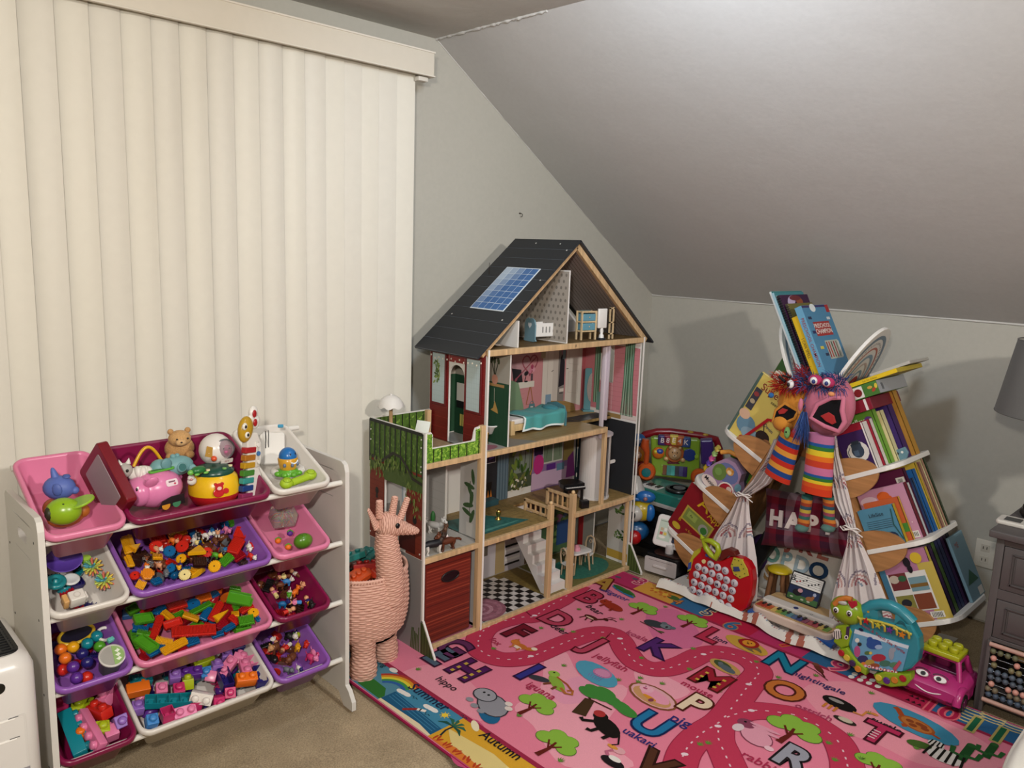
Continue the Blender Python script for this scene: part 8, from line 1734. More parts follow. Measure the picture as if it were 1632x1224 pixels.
for i,y in enumerate(ys):
    f = i/(len(ys)-1);l = SP(1283-12*f+0,y);r = SP(1325-4*f,y);m_ = ((l[0]+r[0])/2,D_+.03,(l[1]+r[1])/2);P.append(m_);Rx.append(abs(r[0]-l[0])/2)
g = G('cloth');band_tube(g,P,Rx,.028,cols);g.build('sleeve',pk)
for (x0,x1,lab) in ((1287,1280,''),(1320,1322,'')):
    g = G('cloth');P = [SP(x0+(x1-x0)*i/9,790+5.2*i,D_+.05) for i in range(10)];band_tube(g,[(p[0],D_+.05,p[1]) for p in P],[.022]*8+[.026,.024],.018,['2f5f58','b8702c','8f3a24','2c4a5a','b09a3a','8a3f50']);p = P[-1];g.ell(p[0],D_+.04,p[1]-.01,.027,.03,.016,'4f7068',12);g.build('leg',pk)
orp = thing('orange_puppet','orange furry hand puppet with red hair and a red, blue and yellow striped sleeve','puppet',M_=SF)
D2 = -.12;SQ = lambda px,py,d=D2: sp(px,py,d)
a = SQ(1253,648);c = (a[0],D2+.06,a[1])
mpts = [SQ(*q,D2-.02) for q in ((1223,674),(1228,656),(1243,645),(1263,657),(1258,669),(1240,677))]
mouth_head(orp,c,.072,.055,.108,'c07f30',[(0,a[1]+.05),(0,a[1]-.08)]+mpts,[SQ(*q,D2-.02) for q in ((1233,657),(1240,652),(1249,655),(1243,661),(1235,662))],.008)
g = G('cloth');q = SQ(1240,672);g.ell(q[0],D2+.05,q[1]-.01,.045,.045,.038,'c07f30',18);g.build('jaw',orp)
g = G('plastic');q = SQ(1262,611);g.ell(q[0]+.006,D2-.022,q[1],.014,.010,.017,'d8d6d4',14);g.ell(q[0]+.002,D2-.031,q[1]-.002,.007,.005,.009,'151318',10);g.build('eye',orp)
g = G('plastic');q = SQ(1251,604);g.tube([(q[0]-.016,D2-.02,q[1]+.010),(q[0]+.014,D2-.026,q[1]-.006)],.006,'141216',8);g.tube([(q[0]+.0,D2-.022,q[1]+.016),(q[0]+.034,D2-.026,q[1]+.012)],.004,'141216',8);g.build('eyebrow',orp)
g = G('cloth');q = SQ(1229,630);g.ell(q[0],D2-.0,q[1],.012,.010,.011,'2f5f96',12);g.build('nose',orp)
g = G('fur');q = SQ(1250,613,D2+.02);hairs(g,(q[0],D2+.035,q[1]),(.045,.03,.026),420,.034,['a81c1c','c03a20','8f1418','c8501c'],15);q = SQ(1276,606);hairs(g,(q[0],D2+.02,q[1]),(.014,.02,.04),150,.04,['a81c1c','8f1418','a82438'],16);g.build('red_hair',orp)
g = G('cloth');q = SQ(1272,650);g.ell(q[0],D2+.015,q[1],.012,.01,.03,'c98a4a',10);g.build('ear',orp)
P = [];Rx = [];nb = 10
for i in range(nb+1):
    f = i/nb;cx,cy = 1259-25*f,686+77*f;l = SQ(cx-17-5*f,cy-4-3*f);r = SQ(cx+15+5*f,cy+6+3*f);P.append(((l[0]+r[0])/2,D2+.03,(l[1]+r[1])/2));Rx.append(math.hypot(r[0]-l[0],r[1]-l[1])/2*.95)
g = G('cloth')
# slanted bands: rings follow the tilt of the sleeve
def tilt_tube(g,P,Rx,Ry,cols,tl,n=22):
    rings = [[(P[i][0]+Rx[i]*math.cos(a),P[i][1]+Ry*math.sin(a),P[i][2]-tl*Rx[i]*math.cos(a)) for a in [2*PI*j/n for j in range(n)]] for i in range(len(P))]
    for i in range(len(P)-1): g.add(rings[i]+rings[i+1],[(n+j,n+(j+1) % n,(j+1) % n,j) for j in range(n)],cols[i % len(cols)],True)
    g.add(rings[-1],[tuple(range(n-1,-1,-1))],'1c1214')
tilt_tube(g,P,Rx,.026,['a8301c','c07f2c','1f3f7a','b02a1c','c98a34','1f3f7a','b02a1c','c98a34','1f3f7a','b5301c'],.30);g.build('sleeve',orp)
g = G('cloth');q = SQ(1253,690,D2-.01);g.ell(q[0],D2-.002,q[1],.013,.010,.024,'6f9a5a',12);g.ell(q[0],D2-.012,q[1]+.004,.004,.003,.004,'16180f',8);g.build('green_charm',orp)

# ---------------------------------------------------------------- apple letter toy (leans on the left curtain)
def planar(X,ox,oy,sc,lean=0.0):
    """photo crop coordinates -> (s, z) on the plane x = X of the tent frame"""
    return lambda x,y: sp(ox+x/sc,oy+y/sc,X)
DX = -.165;AP = planar(DX,1060,840,5.829)
ap = thing('apple_letter_toy','red apple shaped alphabet toy with round letter buttons leaning on the curtain','electronic toy',M_=SF @ Matrix.Translation((0,DX,0)))
A_ = lambda pts: [AP(*q) for q in pts]
body = [(240,330),(212,430),(213,520),(232,620),(290,690),(400,750),(520,803),(600,820),(680,812),(745,760),(795,650),(812,500),(800,400),(762,330),(705,292),(650,276),(600,275),(540,305),(490,318),(455,290),(400,245),(345,190),(285,215)]
g = G('plastic');g.prism(A_(body),-.045,.0,'a80f18',ch=.008,M_=FACE,smooth=False);g.build('body',ap)
g = G('plastic');g.prism(A_([(340,185),(270,225),(228,320),(210,415),(238,400),(262,300),(330,232)]),-.02,.004,'a9a42c',ch=.002,M_=FACE);g.prism(A_([(225,330),(250,320),(245,380),(215,400)]),.003,.0075,'2c4a8a',ch=.001,M_=FACE);g.build('side_band',ap)
g = G('plastic');P = [AP(*q) for q in ((372,110),(395,190),(440,250),(485,285),(512,215),(500,165),(440,125))];g.tube([(a,-.012,b) for a,b in P],.0125,'93a41e',10,closed=True);q = AP(362,100);g.lathe([(.012,0),(1e-5,.022)],10,'93a41e',T(q[0],-.012,q[1],ry=-30));g.build('leaf_handle',ap)
g = G('satin');g.prism(A_([(400,150),(450,150),(490,200),(485,240),(440,215)]),-.020,-.012,'4a4a48',M_=FACE);[g.oval(*AP(x,y),.008,.007,.006,'2c4f96',0,12,FACE) for x,y in ((395,260),(425,275),(455,290))];g.build('leaf_window',ap)
g = G('plastic');g.prism(A_([(505,300),(530,215),(590,195),(650,222),(668,262),(640,272),(595,268),(540,305)]),-.03,.008,'5a1c14',ch=.005,M_=FACE);g.build('stem',ap)
g = G('plastic');g.prism(A_([(640,280),(718,300),(768,390),(780,450),(700,480),(642,442),(612,360)]),-.01,.005,'b0a83a',ch=.002,M_=FACE);g.prism(A_([(640,365),(690,365),(705,405),(650,410)]),.004,.009,'2c4070',ch=.001,M_=FACE);[g.oval(*AP(x,y),.0028,.0028,.0056,'3a4a1c',0,8,FACE) for x,y in ((655,300),(690,310),(715,345),(735,385),(745,430),(700,455),(665,440),(640,400),(630,345))];g.build('function_leaf',ap)
btn = [(425,345),(490,375),(560,405),(310,370),(372,400),(438,430),(508,460),(573,492),(645,520),(292,440),(357,470),(420,500),(488,530),(555,560),(625,590),(272,512),(337,542),(402,572),(470,602),(540,635),(610,665),(260,580),(322,612),(385,642),(452,675),(518,705),(590,738)]
for i,(x,y) in enumerate(btn):
    a,b = AP(x,y);g = G('plastic');g.lathe([(.0165,0),(.0165,.003),(.014,.006),(1e-5,.007)],16,'b9b6bc',FACE @ T(a,b,0)); 
    if i < 26: g.text('ABCDEFGHIJKLMNOPQRSTUVWXYZ'[i],a,b,.017,.0073,'1c2348',0,.03,M_=FACE)
    g.build('letter_button',ap)
g = G('plastic');a,b = AP(362,318);g.cyl(0,0,0,.009,.005,'d6c98a',14,M_=FACE @ T(a,b));g.build('light',ap)

# ---------------------------------------------------------------- wooden piano toy on blue feet
def corner_frame(p0,px_,py_,z):
    o = ON(*p0,2,z);a = ON(*px_,2,z);b = ON(*py_,2,z);ex = (a-o);ey = (b-o);L1 = ex.length;ex.normalize();ey = ey-ex*ey.dot(ex);L2 = ey.length;ey.normalize();return frame(o,ex,ey,(0,0,1)),L1,L2
Mp,L1,L2 = corner_frame((1196,962),(1322,1012),(1243,928),.075);L2 = .215
pt = thing('toy_keyboard','wooden toy piano with coloured keys and a sheet music card holder','toy piano',M_=Mp @ T(0,0,-.03))
g = G('satin');g.prism([(L1/2+a,L2/2+b) for a,b in rrect(L1,L2,.03,5)],-.012,.026,'cbb6a8',ch=.006);g.build('base',pt)
g = G('woodx');g.prism([(L1/2+a,L2/2+b) for a,b in rrect(L1-.012,L2-.012,.026,5)],.024,.030,'b99a6c',ch=.001);g.build('wooden_top',pt)
kc = ['a03a2c','a03a2c','b5562c','c9a85c','7f8f3a','4f7f4a','4f7f8a','3f5f8a','3a3f7a','8a3f5a','a8404a','a8404a','c9a85c','6a8f3a']
for i,c in enumerate(kc):
    w = (L1-.03)/len(kc);g = G('plastic');g.box(.015+w*(i+.5),.034,.030,w*.92,.042,.003,c,.001);g.build('key',pt)
for i in range(len(kc)-1):
    if i % 7 in (2,6): continue
    g = G('plastic');w = (L1-.03)/len(kc);g.box(.015+w*(i+1),.046,.033,w*.5,.024,.004,'1a1816',.001);g.build('black_key',pt)
g = G('satin');g.prism([(L1/2+a,.088+b) for a,b in rrect(L1-.03,.055,.012,4)],.028,.046,'c9c2ba',ch=.005);g.cyl(L1*.46,.082,.046,.010,.002,'1c2a5f',18);g.cyl(L1*.66,.078,.046,.006,.0008,'4a4642',14);g.cyl(L1*.66,.078,.0466,.0045,.0006,'c9c2ba',14);g.build('control_bar',pt)
g = G('woodx');g.prism([(L1*.20,.115),(L1*.95,.115),(L1*.93,L2-.01),(L1*.12,L2-.01),(L1*.02,.13)],.030,.034,'b89668',ch=.001);[g.text(s_,L1*x,L2-.03,.018,.0345,'5a4028') for s_,x in (('Oo',.16),('a',.86))];g.build('music_rest',pt)
sh = thing('sheet_music_card','black framed sheet music card with a cow jumping over a night scene','card',M_=(lambda q: frame(q,Mp.to_3x3().col[0],Mp.to_3x3().col[1],(0,0,1)))(ON(1277,960,2,.083)) @ T(rx=66,s=.93))
g = G('satin');g.prism([(a,.062+b) for a,b in rrect(.155,.13,.008,4)],-.002,.002,'101216',ch=.0006);g.build('frame',sh)
g = G('paper');g.rect(0,.093,.143,.054,.0024,'d8d6d0');[g.rect(0,.076+.009*i,.135,.0011,.0028,'26262a') for i in range(5)];[g.oval(-.045+.014*i,.082+.006*((i*5) % 4),.0045,.0035,.0031,'1c1c1e' if i > 1 else 'a02a2a',20,10) for i in range(8)];g.text('&',-.062,.094,.04,.0031,'1c1c1e');g.text('E-i',.0,.114,.012,.0031,'1c1c1e')
g.rect(0,.032,.143,.060,.0024,'1c2a4a');g.rect(0,.014,.143,.024,.0028,'3a5f34');g.oval(-.03,.036,.022,.015,.0031,'17151a',0,14);g.oval(-.018,.048,.012,.009,.0034,'b98a90',0,12);g.oval(.032,.026,.018,.010,.0031,'8f5a34',10,12);g.oval(.046,.036,.007,.007,.0034,'8f5a34',0,10);g.oval(.05,.05,.008,.008,.0031,'9aa2b8',0,12);[g.oval(x,.012,.008,.004,.0031,'a8a898',0,8) for x in (-.05,0,.03)]
g.build('page',sh)
st = thing('yellow_top_stool','toy stool with a glossy yellow round top and wooden legs behind the toy piano','toy stool',M_=SF @ Matrix.Translation((*[(lambda q: (q[0],.115))(sp(1243,906,.115))][0],0)))
g = G('plastic');zt_ = sp(1243,907,.115)[1];g.lathe([(1e-5,zt_+.014),(.03,zt_+.013),(.052,zt_+.002),(.054,zt_-.006),(.045,zt_-.010),(1e-5,zt_-.008)][::-1],28,'b8a01c');g.build('top',st)
for x,y in ((-.03,-.02),(.03,-.02),(-.03,.025),(.03,.025)): g = G('woody' if 0 else 'wood');g.tube([(x*1.25,y*1.25,.014),(x*.8,y*.8,zt_-.008)],.011,'7f5638',10);g.build('leg',st)
for px,py,lab in ((1202,985,'left blue foam wedge under the toy piano'),(1310,1030,'right blue foam wedge under the toy piano')):
    p = ON(px,py,2,.02);g = G('plastic');g.prism([(-.035,0),(.035,0),(.045,.035),(-.028,.035)],-.03,.03,'1a4f96',ch=.004,M_=FACE);o = g.build('foam_wedge',loc=(p[0]+.02,p[1],.012),rot=(0,0,-PI/2));tag(o,lab,'toy part','blue foam wedges')
# ---------------------------------------------------------------- turtle activity toy
DT = -.252;TP = planar(DT,1300,840,3.949);tt = thing('turtle_toy','teal shelled turtle activity toy with a sea scene and star page turners','electronic toy',M_=SF @ Matrix.Translation((0,DT,0)))
B_ = lambda pts: [TP(*q) for q in pts]
def crop_oval(g,x,y,rx,ry,z,c,n=18):
    g.flat([TP(x+rx*math.cos(2*PI*i/n),y+ry*math.sin(2*PI*i/n)) for i in range(n)],z,c,FACE)
shell_ = [(285,548),(318,508),(380,492),(450,500),(530,535),(600,610),(648,700),(655,770),(640,850),(600,893),(555,910),(450,922),(350,905),(255,858),(215,780),(195,700),(212,620),(248,578)]
hole = [(400,518),(445,512),(498,548),(505,580),(470,587),(412,558),(390,535)]
g = G('plastic')
# shell with a true handle opening: outer ring strip above, body below
S2 = [(255,575),(390,588),(505,610),(600,612),(648,700),(655,770),(640,850),(600,893),(555,910),(450,922),(350,905),(255,858),(215,780),(195,700),(212,620)]
g.prism(B_(S2),-.05,.0,'2a7f8c',ch=.007,M_=FACE);g.tube([(a,.022,b) for a,b in B_([(262,572),(300,530),(345,505),(400,497),(460,508),(520,540),(560,575),(598,615)])],.0215,'2a7f8c',12,sq=1.0);g.prism(B_([(255,580),(300,535),(350,520),(385,535),(392,590)]),-.045,-.004,'2a7f8c',M_=FACE);g.prism(B_([(500,545),(560,580),(600,620),(490,612)]),-.045,-.004,'2a7f8c',M_=FACE);g.build('shell',tt)
g = G('satin');a,b = TP(542,597);[g.arc(a,b-.004*i-.008,.012+.002*i,.0014,.003,'14505a',20,160,8,M_=FACE) for i in range(6)];g.cyl(0,0,0,.004,.002,'b08a2a',10,M_=FACE @ T(*TP(340,527),.012));g.build('speaker',tt)
g = G('plastic');hx_,hz_ = TP(192,528);g.ell(hx_,.010,hz_,.062,.040,.052,'7f9c1c',24);g.prism(B_([(125,625),(200,605),(232,660),(205,750),(160,765),(112,722)]),-.045,.004,'7f9c1c',ch=.006,M_=FACE);g.build('head',tt)
g = G('plastic');g.tube([(a,-.022,b) for a,b in B_([(135,475),(165,447),(210,436),(245,445)])],.010,'b8702c',10);a,b = TP(180,460);g.ell(a,-.024,b,.022,.008,.010,'a8a8a0',12);g.build('headband',tt)
g = G('plastic');a,b = TP(250,472);g.prism([(a+x*1.4,b+z*1.4) for x,z in ((0,-.013),(.012,0),(.010,.010),(.004,.011),(0,.007),(-.004,.011),(-.010,.010),(-.012,0))],.020,.028,'a01c2c',ch=.002,M_=FACE);g.build('heart_button',tt)
for x,y in ((148,508),(232,530)):
    a,b = TP(x,y);g = G('plastic');g.ell(a,-.028,b,.011,.006,.012,'d8d8d4',12);g.ell(a+.001,-.033,b,.0065,.004,.009,'14120f',10);g.ell(a+.003,-.0365,b+.003,.002,.001,.002,'e8e8e8',6);g.build('eye',tt)
g = G('satin');g.tube([(a,-.031,b) for a,b in B_([(135,555),(150,572),(180,570)])],.0015,'4a5a10',6);a,b = TP(165,578);g.ell(a,-.031,b,.004,.002,.003,'5a1c10',8);g.build('smile',tt)
g = G('plastic');g.prism(B_([(198,625),(218,622),(212,690),(190,700)]),.0,.006,'3a2c4a',ch=.001,M_=FACE);crop_oval(g,197,690,12,14,.0065,'d0ccc4');crop_oval(g,197,690,7,8,.007,'2a2a3a');crop_oval(g,140,670,28,34,.006,'d4d0c8',14);[g.stroke(B_([(120+14*i,650),(124+14*i,700)]),.0035,.0066,'17171c',FACE) for i in range(4)];g.build('fish_dial',tt)
g = G('satin');g.prism(B_([(250,640),(590,745),(548,905),(470,905),(330,885),(250,810),(228,740)]),.0,.004,'5f96b4',M_=FACE)
g.flat(B_([(250,640),(590,745),(584,765),(244,665)]),.0046,'c0ccd4',FACE)
for x,y,rx,ry,c in ((370,735,48,32,'1f4a8a'),(345,710,20,22,'1f4a8a'),(400,752,24,14,'8fa8c4'),(480,795,18,40,'8a929c'),(496,770,12,14,'8a929c'),(400,820,46,24,'9c2a3a'),(265,780,20,36,'a84a7a'),(300,830,34,26,'2a2f5a'),(345,850,30,20,'a08a3a'),(330,790,20,12,'4a6a3a'),(440,855,36,20,'3a6a5a'),(500,865,34,18,'4a7a5a'),(375,870,32,16,'8a4a2c'),(280,735,14,12,'2a2a2a'),(265,710,14,14,'d0d0c4'),(305,860,18,14,'c8762a'),(350,790,10,10,'c9b04a')): crop_oval(g,x,y,rx,ry,.0050+.00001*x*.1,c,14)
for i in range(9): crop_oval(g,318+24*i,870+5*i,12,10,.0065,['c07a94','d8d0cc','a03a44'][i % 3],12);crop_oval(g,318+24*i,870+5*i,7,6,.007,['d8c0c8','a83a3a','d8d0cc'][i % 3],10)
a,b = TP(420,693);g.text('Touch & Teach Sea Turtle',a,b,.016,.0056,'8a2438',-17,.01,M_=FACE);a,b = TP(290,643);g.oval(a,b,.009,.006,.006,'14203f',0,12,FACE);g.prism(B_([(490,885),(530,835),(545,850),(505,905)]),.004,.008,'a84a5a',ch=.001,M_=FACE);g.build('sea_scene',tt)
g = G('plastic')
for i in range(5):
    x,y = 290+76*i,580+22*i;g.tube([(a,b_,c_) for (a,c_),b_ in zip(B_([(x-22,y-8),(x-10,y-22),(x+2,y-8),(x-2,y+28)]),(-.006,-.016,-.016,-.006))],.0045,'b0a23a',8)
g.tube([(a,-.008,c_) for a,c_ in B_([(272,570),(400,590),(500,620),(610,672)])],.005,'b0a23a',8);g.build('yellow_rings',tt)
for (x,y),c in zip(((325,585),(400,612),(472,642),(550,672)),('a01c20','a8a02c','5a2c7c','b8701c')):
    a,b = TP(x,y);g = G('plastic');g.prism([(a+(.014 if k % 2 == 0 else .0065)*math.cos(PI/2+k*PI/5),b+(.014 if k % 2 == 0 else .0065)*math.sin(PI/2+k*PI/5)) for k in range(10)],.006,.014,c,ch=.0015,M_=FACE);g.build('star_button',tt)
g = G('plastic');g.prism(B_([(370,925),(440,905),(560,920),(605,915),(612,955),(575,995),(480,1003),(390,975)]),-.03,.012,'7f9c1c',ch=.005,M_=FACE);g.prism(B_([(150,765),(200,755),(260,830),(330,890),(320,930),(240,880),(165,810)]),-.03,.010,'7f9c1c',ch=.005,M_=FACE);g.build('flipper',tt)
for (x,y),c in zip(((405,940),(455,958),(505,955),(557,945),(170,785),(205,815),(240,850),(275,885)),('c9b03a','4f2a7a','c07a24','a01c24','a01c24','c9b03a','33244a','c07a24')):
    a,b = TP(x,y);g = G('plastic');g.cyl(0,0,0,.012,.006,c,14,ch=.0015,M_=FACE @ T(a,b,.010));g.build('piano_button',tt)
# ---------------------------------------------------------------- pink toy car
p = FL(1503,1128);cw = .205
ct = thing('toy_car','magenta toy car with a smiling face and lime building block roof','toy car',M_=T(2.905,.768,.0065,rz=-91,s=(.97,.80,.80)))
# local: x to the car's left/right, y backwards, front at -y
g = G('plastic');sec = [(-.125,.045,.095,.085),(-.11,.02,.105,.100),(-.04,.018,.108,.118),(.03,.018,.108,.122),(.11,.02,.105,.118),(.125,.04,.095,.100)]
rg = []
for y,z0,hw,z1 in sec:
    rg.append([(hw*c_ if abs(c_) < .99 else hw*c_,y,z0+(z1-z0)*.5+(z1-z0)*.5*s_) for c_,s_ in [(max(-1,min(1,1.25*math.cos(a))),max(-1,min(1,1.25*math.sin(a)))) for a in [2*PI*i/24 for i in range(24)]]])
g.add([q for r_ in rg for q in r_],[(k*24+i,k*24+24+i,k*24+24+(i+1) % 24,k*24+(i+1) % 24) for k in range(5) for i in range(24)],'a82c6c',True);g.add(rg[0],[tuple(range(24))],'a82c6c');g.add(rg[-1],[tuple(range(23,-1,-1))],'a82c6c');g.build('body',ct)
for x in (-.092,.092):
    for y in (-.075,.075):
        g = G('plastic');g.cyl(0,0,-.018,.042,.036,'1c1216',22,ch=.006,M_=T(x,y,.042,ry=90));g.cyl(0,0,-.020,.022,.040,'5a1440',16,ch=.003,M_=T(x,y,.042,ry=90));g.build('wheel',ct)
    for y in (-.075,.078): g = G('plastic');g.tube([(x*1.04,y+.052*math.cos(a),.042+.052*math.sin(a)) for a in [PI*i/10 for i in range(11)]],.014,'a82c6c',10);g.build('wheel_arch',ct)
g = G('plastic');[g.tube([(sx*.078,-.045,.11),(sx*.060,-.015,.185)],.010,'a82c6c',8) for sx in (-1,1)];[g.tube([(sx*.080,.085,.11),(sx*.062,.065,.185)],.012,'a82c6c',8) for sx in (-1,1)];g.box(0,.03,.10,.13,.09,.03,'4a1030',.008);g.box(0,.045,.12,.05,.05,.05,'7a1c50',.01);g.box(0,.035,.175,.135,.11,.012,'a82c6c',.004);g.build('cabin',ct)
g = G('plastic');g.box(0,.035,.186,.128,.125,.022,'a4a41c',.006);g.build('roof_plate',ct)
for x in (-.036,.0,.036):
    for y in (.008,.060): g = G('plastic');g.cyl(x,y,.207,.0165,.024,'a4a41c',18,ch=.003);g.build('stud',ct)
Fc = frame((0,-.118,.108),(1,0,0),(0,.72,.70),(0,-.70,.72)); 
g = G('satin'); 
for s_ in (-1,1): g.prism([(s_*.030+a,.018+b) for a,b in disc(.021,18,.014)],-.006,.003,'d8d4d0',ch=.001,M_=Fc);g.oval(s_*.026,.017,.009,.010,.0034,'3a2c2c',0,14,Fc);g.oval(s_*.026,.017,.006,.007,.0038,'0c0a0a',0,12,Fc);g.arc(s_*.030,.020,.027,.004,.0038,'160c10',20,160,10,.018,Fc)
g.build('eyes',ct)
g = G('satin');g.tube([(-.045+.09*i/10,-.124-.002*math.sin(PI*i/10),.068-.014*math.sin(PI*i/10)) for i in range(11)],[.001]+[.003]*9+[.001],'d8d0d0',6);[g.box(s_*.078,-.124,.035,.03,.006,.004,'6a1440') for s_ in (-1,1)];[g.box(s_*.078,-.124,.043,.03,.006,.004,'6a1440') for s_ in (-1,1)];g.build('mouth',ct)
# ---------------------------------------------------------------- toys in the corner behind the dollhouse
def vplane(cx,cy,az):
    a = math.radians(az);n = Vector((-math.sin(a),-math.cos(a),0));ex = Vector((math.cos(a),-math.sin(a),0));o = Vector((cx,cy,0))
    M_ = frame(o,ex,(0,0,1),n)
    def f(px,py):
        d = _ray(px,py);t = n.dot(o-CAM)/n.dot(d);p = CAM+d*t-o;return ex.dot(p),p.z
    return M_,f
Mw,fw = vplane(3.36,2.26,56);cw_ = lambda x,y: fw(1000+x/5.1,680+y/5.1);Wp = lambda pts: [cw_(*q) for q in pts]
t = thing('activity_walker','lime green activity panel with orange wheels, coloured rollers and a lion face','activity toy',M_=Mw)
g = G('plastic');g.prism(Wp([(188,95),(215,85),(570,105),(592,120),(582,430),(560,442),(215,402),(198,385)]),-.05,0,'6f8f24',ch=.008);g.prism(Wp([(275,308),(475,325),(470,395),(275,378)]),0,.006,'7f9f2c',ch=.002);g.build('panel',t)
g = G('plastic');g.prism(Wp([(595,112),(690,108),(700,150),(690,320),(600,305)]),-.06,.002,'3a2466',ch=.008);g.build('purple_post',t)
for x,y,r_,c in ((155,358,70,'14666a'),(583,403,66,'3a1f74')):
    a,b = cw_(x,y);R_ = abs(cw_(x+r_,y)[0]-a);g = G('plastic');g.cyl(0,0,-.01,R_*1.08,.045,'b8501c',28,ch=.010,M_=T(a,b));g.cyl(0,0,.035,R_*.55,.006,c,24,ch=.002,M_=T(a,b));g.build('wheel',t)
g = G('plastic');P = Wp([(150,95),(140,150),(160,200),(152,290)]);g.tube([(a,0+b,.02) for a,b in P],[.018,.024,.014,.014],'a8441c',12);g.build('handle_post',t)
for i,(x,y,c,ch) in enumerate(((285,105,'2c1f5a','B'),(330,106,'7c1428','8'),(378,104,'b09a3a','E'),(425,112,'a8582c','4'),(476,122,'1f3f74','K'))):
    a,b = cw_(x,y);g = G('plastic');g.box(0,0,-.012,.046,.052,.034,c,.007,M_=T(a,b));g.text(ch,a,b,.036,.0226,'c9c2bc',-5,.01);g.build('letter_roller',t)
g = G('plastic');a,b = cw_(385,215);g.cyl(0,0,0,.048,.010,'8f4a1c',24,ch=.003,M_=T(a,b));g.ell(a,b,.012,.034,.034,.014,'a8845c',18);[g.ell(a+dx,b+.030,.012,.010,.011,.010,'a8845c',10) for dx in (-.024,.024)];g.ell(a,b-.010,.024,.012,.010,.006,'c0a584',10);g.ell(a,b-.006,.030,.004,.003,.003,'1a1210',8);[g.ell(a+dx,b+.008,.024,.003,.004,.003,'1a1210',8) for dx in (-.012,.012)];[g.ell(a+dx,b-.030,.014,.013,.012,.008,'b5925f',10) for dx in (-.042,.042)];g.build('lion_face',t)
g = G('plastic');a,b = cw_(252,210);g.ell(a,b,.008,.032,.032,.016,'b8641c',18);g.ell(a+.006,b+.010,.014,.020,.016,.014,'2c4a96',12);g.ell(a-.014,b+.006,.016,.012,.012,.010,'b8a42c',12);g.build('spin_ball',t)
g = G('plastic');a,b = cw_(503,228);g.prism([(a+x,b+y) for x,y in disc(.034,8)],0,.010,'16306f',ch=.003);g.cyl(0,0,0,.010,.012,'7f9f2c',12,M_=T(a+.036,b-.004));g.build('page_block',t)
for i,c in enumerate(('6a3f20','3f8f8a','4aa09a','3a3a44','4a4a74','33205f')):
    a,b = cw_(303+33*i,348+3*i);g = G('plastic');g.box(0,0,.004,.021,.052,.008,c,.002,M_=T(a,b));g.build('piano_key',t)
g = G('plastic');g.prism(Wp([(320,285),(345,275),(400,280),(425,300),(330,300)]),0,.006,'5a1428',ch=.001);g.build('title_badge',t)
Mr,fr_ = vplane(3.46,2.36,56);cr_ = lambda x,y: fr_(1000+x/5.1,680+y/5.1)
t = thing('red_arch_toy','dark red curved toy frame rising behind the lime activity panel','toy',M_=Mr)
P = [cr_(*q) for q in ((45,430),(60,250),(95,110),(140,65),(240,42),(350,42),(480,58),(600,75),(720,105),(745,180),(750,300))]
g = G('plastic');g.tube([(a,b,0) for a,b in P],.020,'7a0f1c',12);g.build('arch',t)
for x,y,c in ((510,66,'a8842c'),(630,88,'a8842c')): a,b = cr_(x,y);g = G('plastic');g.ell(a,b+.016,.008,.018,.008,.012,c,12);g.build('clip',t)
for x,y,c,r_,lab,nm in ((95,90,'16508a',.040,'blue star toy at the top left of the red arch','blue_star_toy'),(95,195,'b8701c',.052,'orange toy ball behind the orange handle','orange_ball')):
    a,b = cr_(x,y);g = G('plastic');g.ell(0,0,0,r_,r_*.95,r_*.8,c,18);g.ell(0,0,r_*.6,r_*.4,r_*.4,r_*.4,mix(c,'ffffff',.3),12);put(g,nm,lab,Mr @ T(a,b,.06),None,'toy')
g = G('plastic');P = [cr_(*q) for q in ((50,270),(130,250),(150,330),(95,400),(45,400))];g.prism(P,-.03,.03,'7a0f1c',ch=.008);put(g,'red_base_toy','dark red toy base left of the walker wheel',Mr @ T(0,0,.07),None,'toy')
# teal turntable keyboard on a black crate
t = thing('turntable_toy','teal toy keyboard with a black turntable disc on top','musical toy',(3.125,2.01,.284))
g = G('plastic');g.prism([(.11+a,.145+b) for a,b in rrect(.22,.29,.03,5)],.016,.072,'1f6a60',ch=.006);g.build('case',t);g = G('plastic');g.prism([(.11+a,.145+b) for a,b in rrect(.226,.296,.033,5)],.0,.020,'9c9a98',ch=.004);g.build('base',t)
g = G('plastic');g.cyl(.105,.085,.072,.068,.014,'111214',30,ch=.003);g.cyl(.105,.085,.086,.030,.003,'55585c',20);g.lathe([(.052,.0),(.0525,.0008),(.048,.0008),(.0475,0)],28,'2c2e30',T(.105,.085,.086));g.build('turntable',t)
for i in range(9): g = G('plastic');g.box(.05,.165+.0135*i,.072,.07,.0125,.004,'c4c2be',.001);g.build('white_key',t)
for i in range(8):
    if i % 7 in (2,6): continue
    g = G('plastic');g.box(.066,.172+.0135*i,.076,.04,.007,.005,'141416',.001);g.build('black_key',t)
g = G('plastic');g.ell(.195,.03,.076,.012,.012,.010,'a8641c',12);g.build('knob',t)
g = G('plastic');g.box(.13,.15,0,.24,.28,.283,'17181a',.01);[g.box(.009,.15,.05+.06*i,.004,.24,.03,'0c0c0d',.001) for i in range(4)];g.cyl(0,0,0,.02,.004,'3a3a3c',16,M_=T(.22,.008,.2,rx=90));tag(g.build('dark_crate',loc=(3.12,2.01,0)),'dark grey crate holding up the teal toy keyboard','crate')
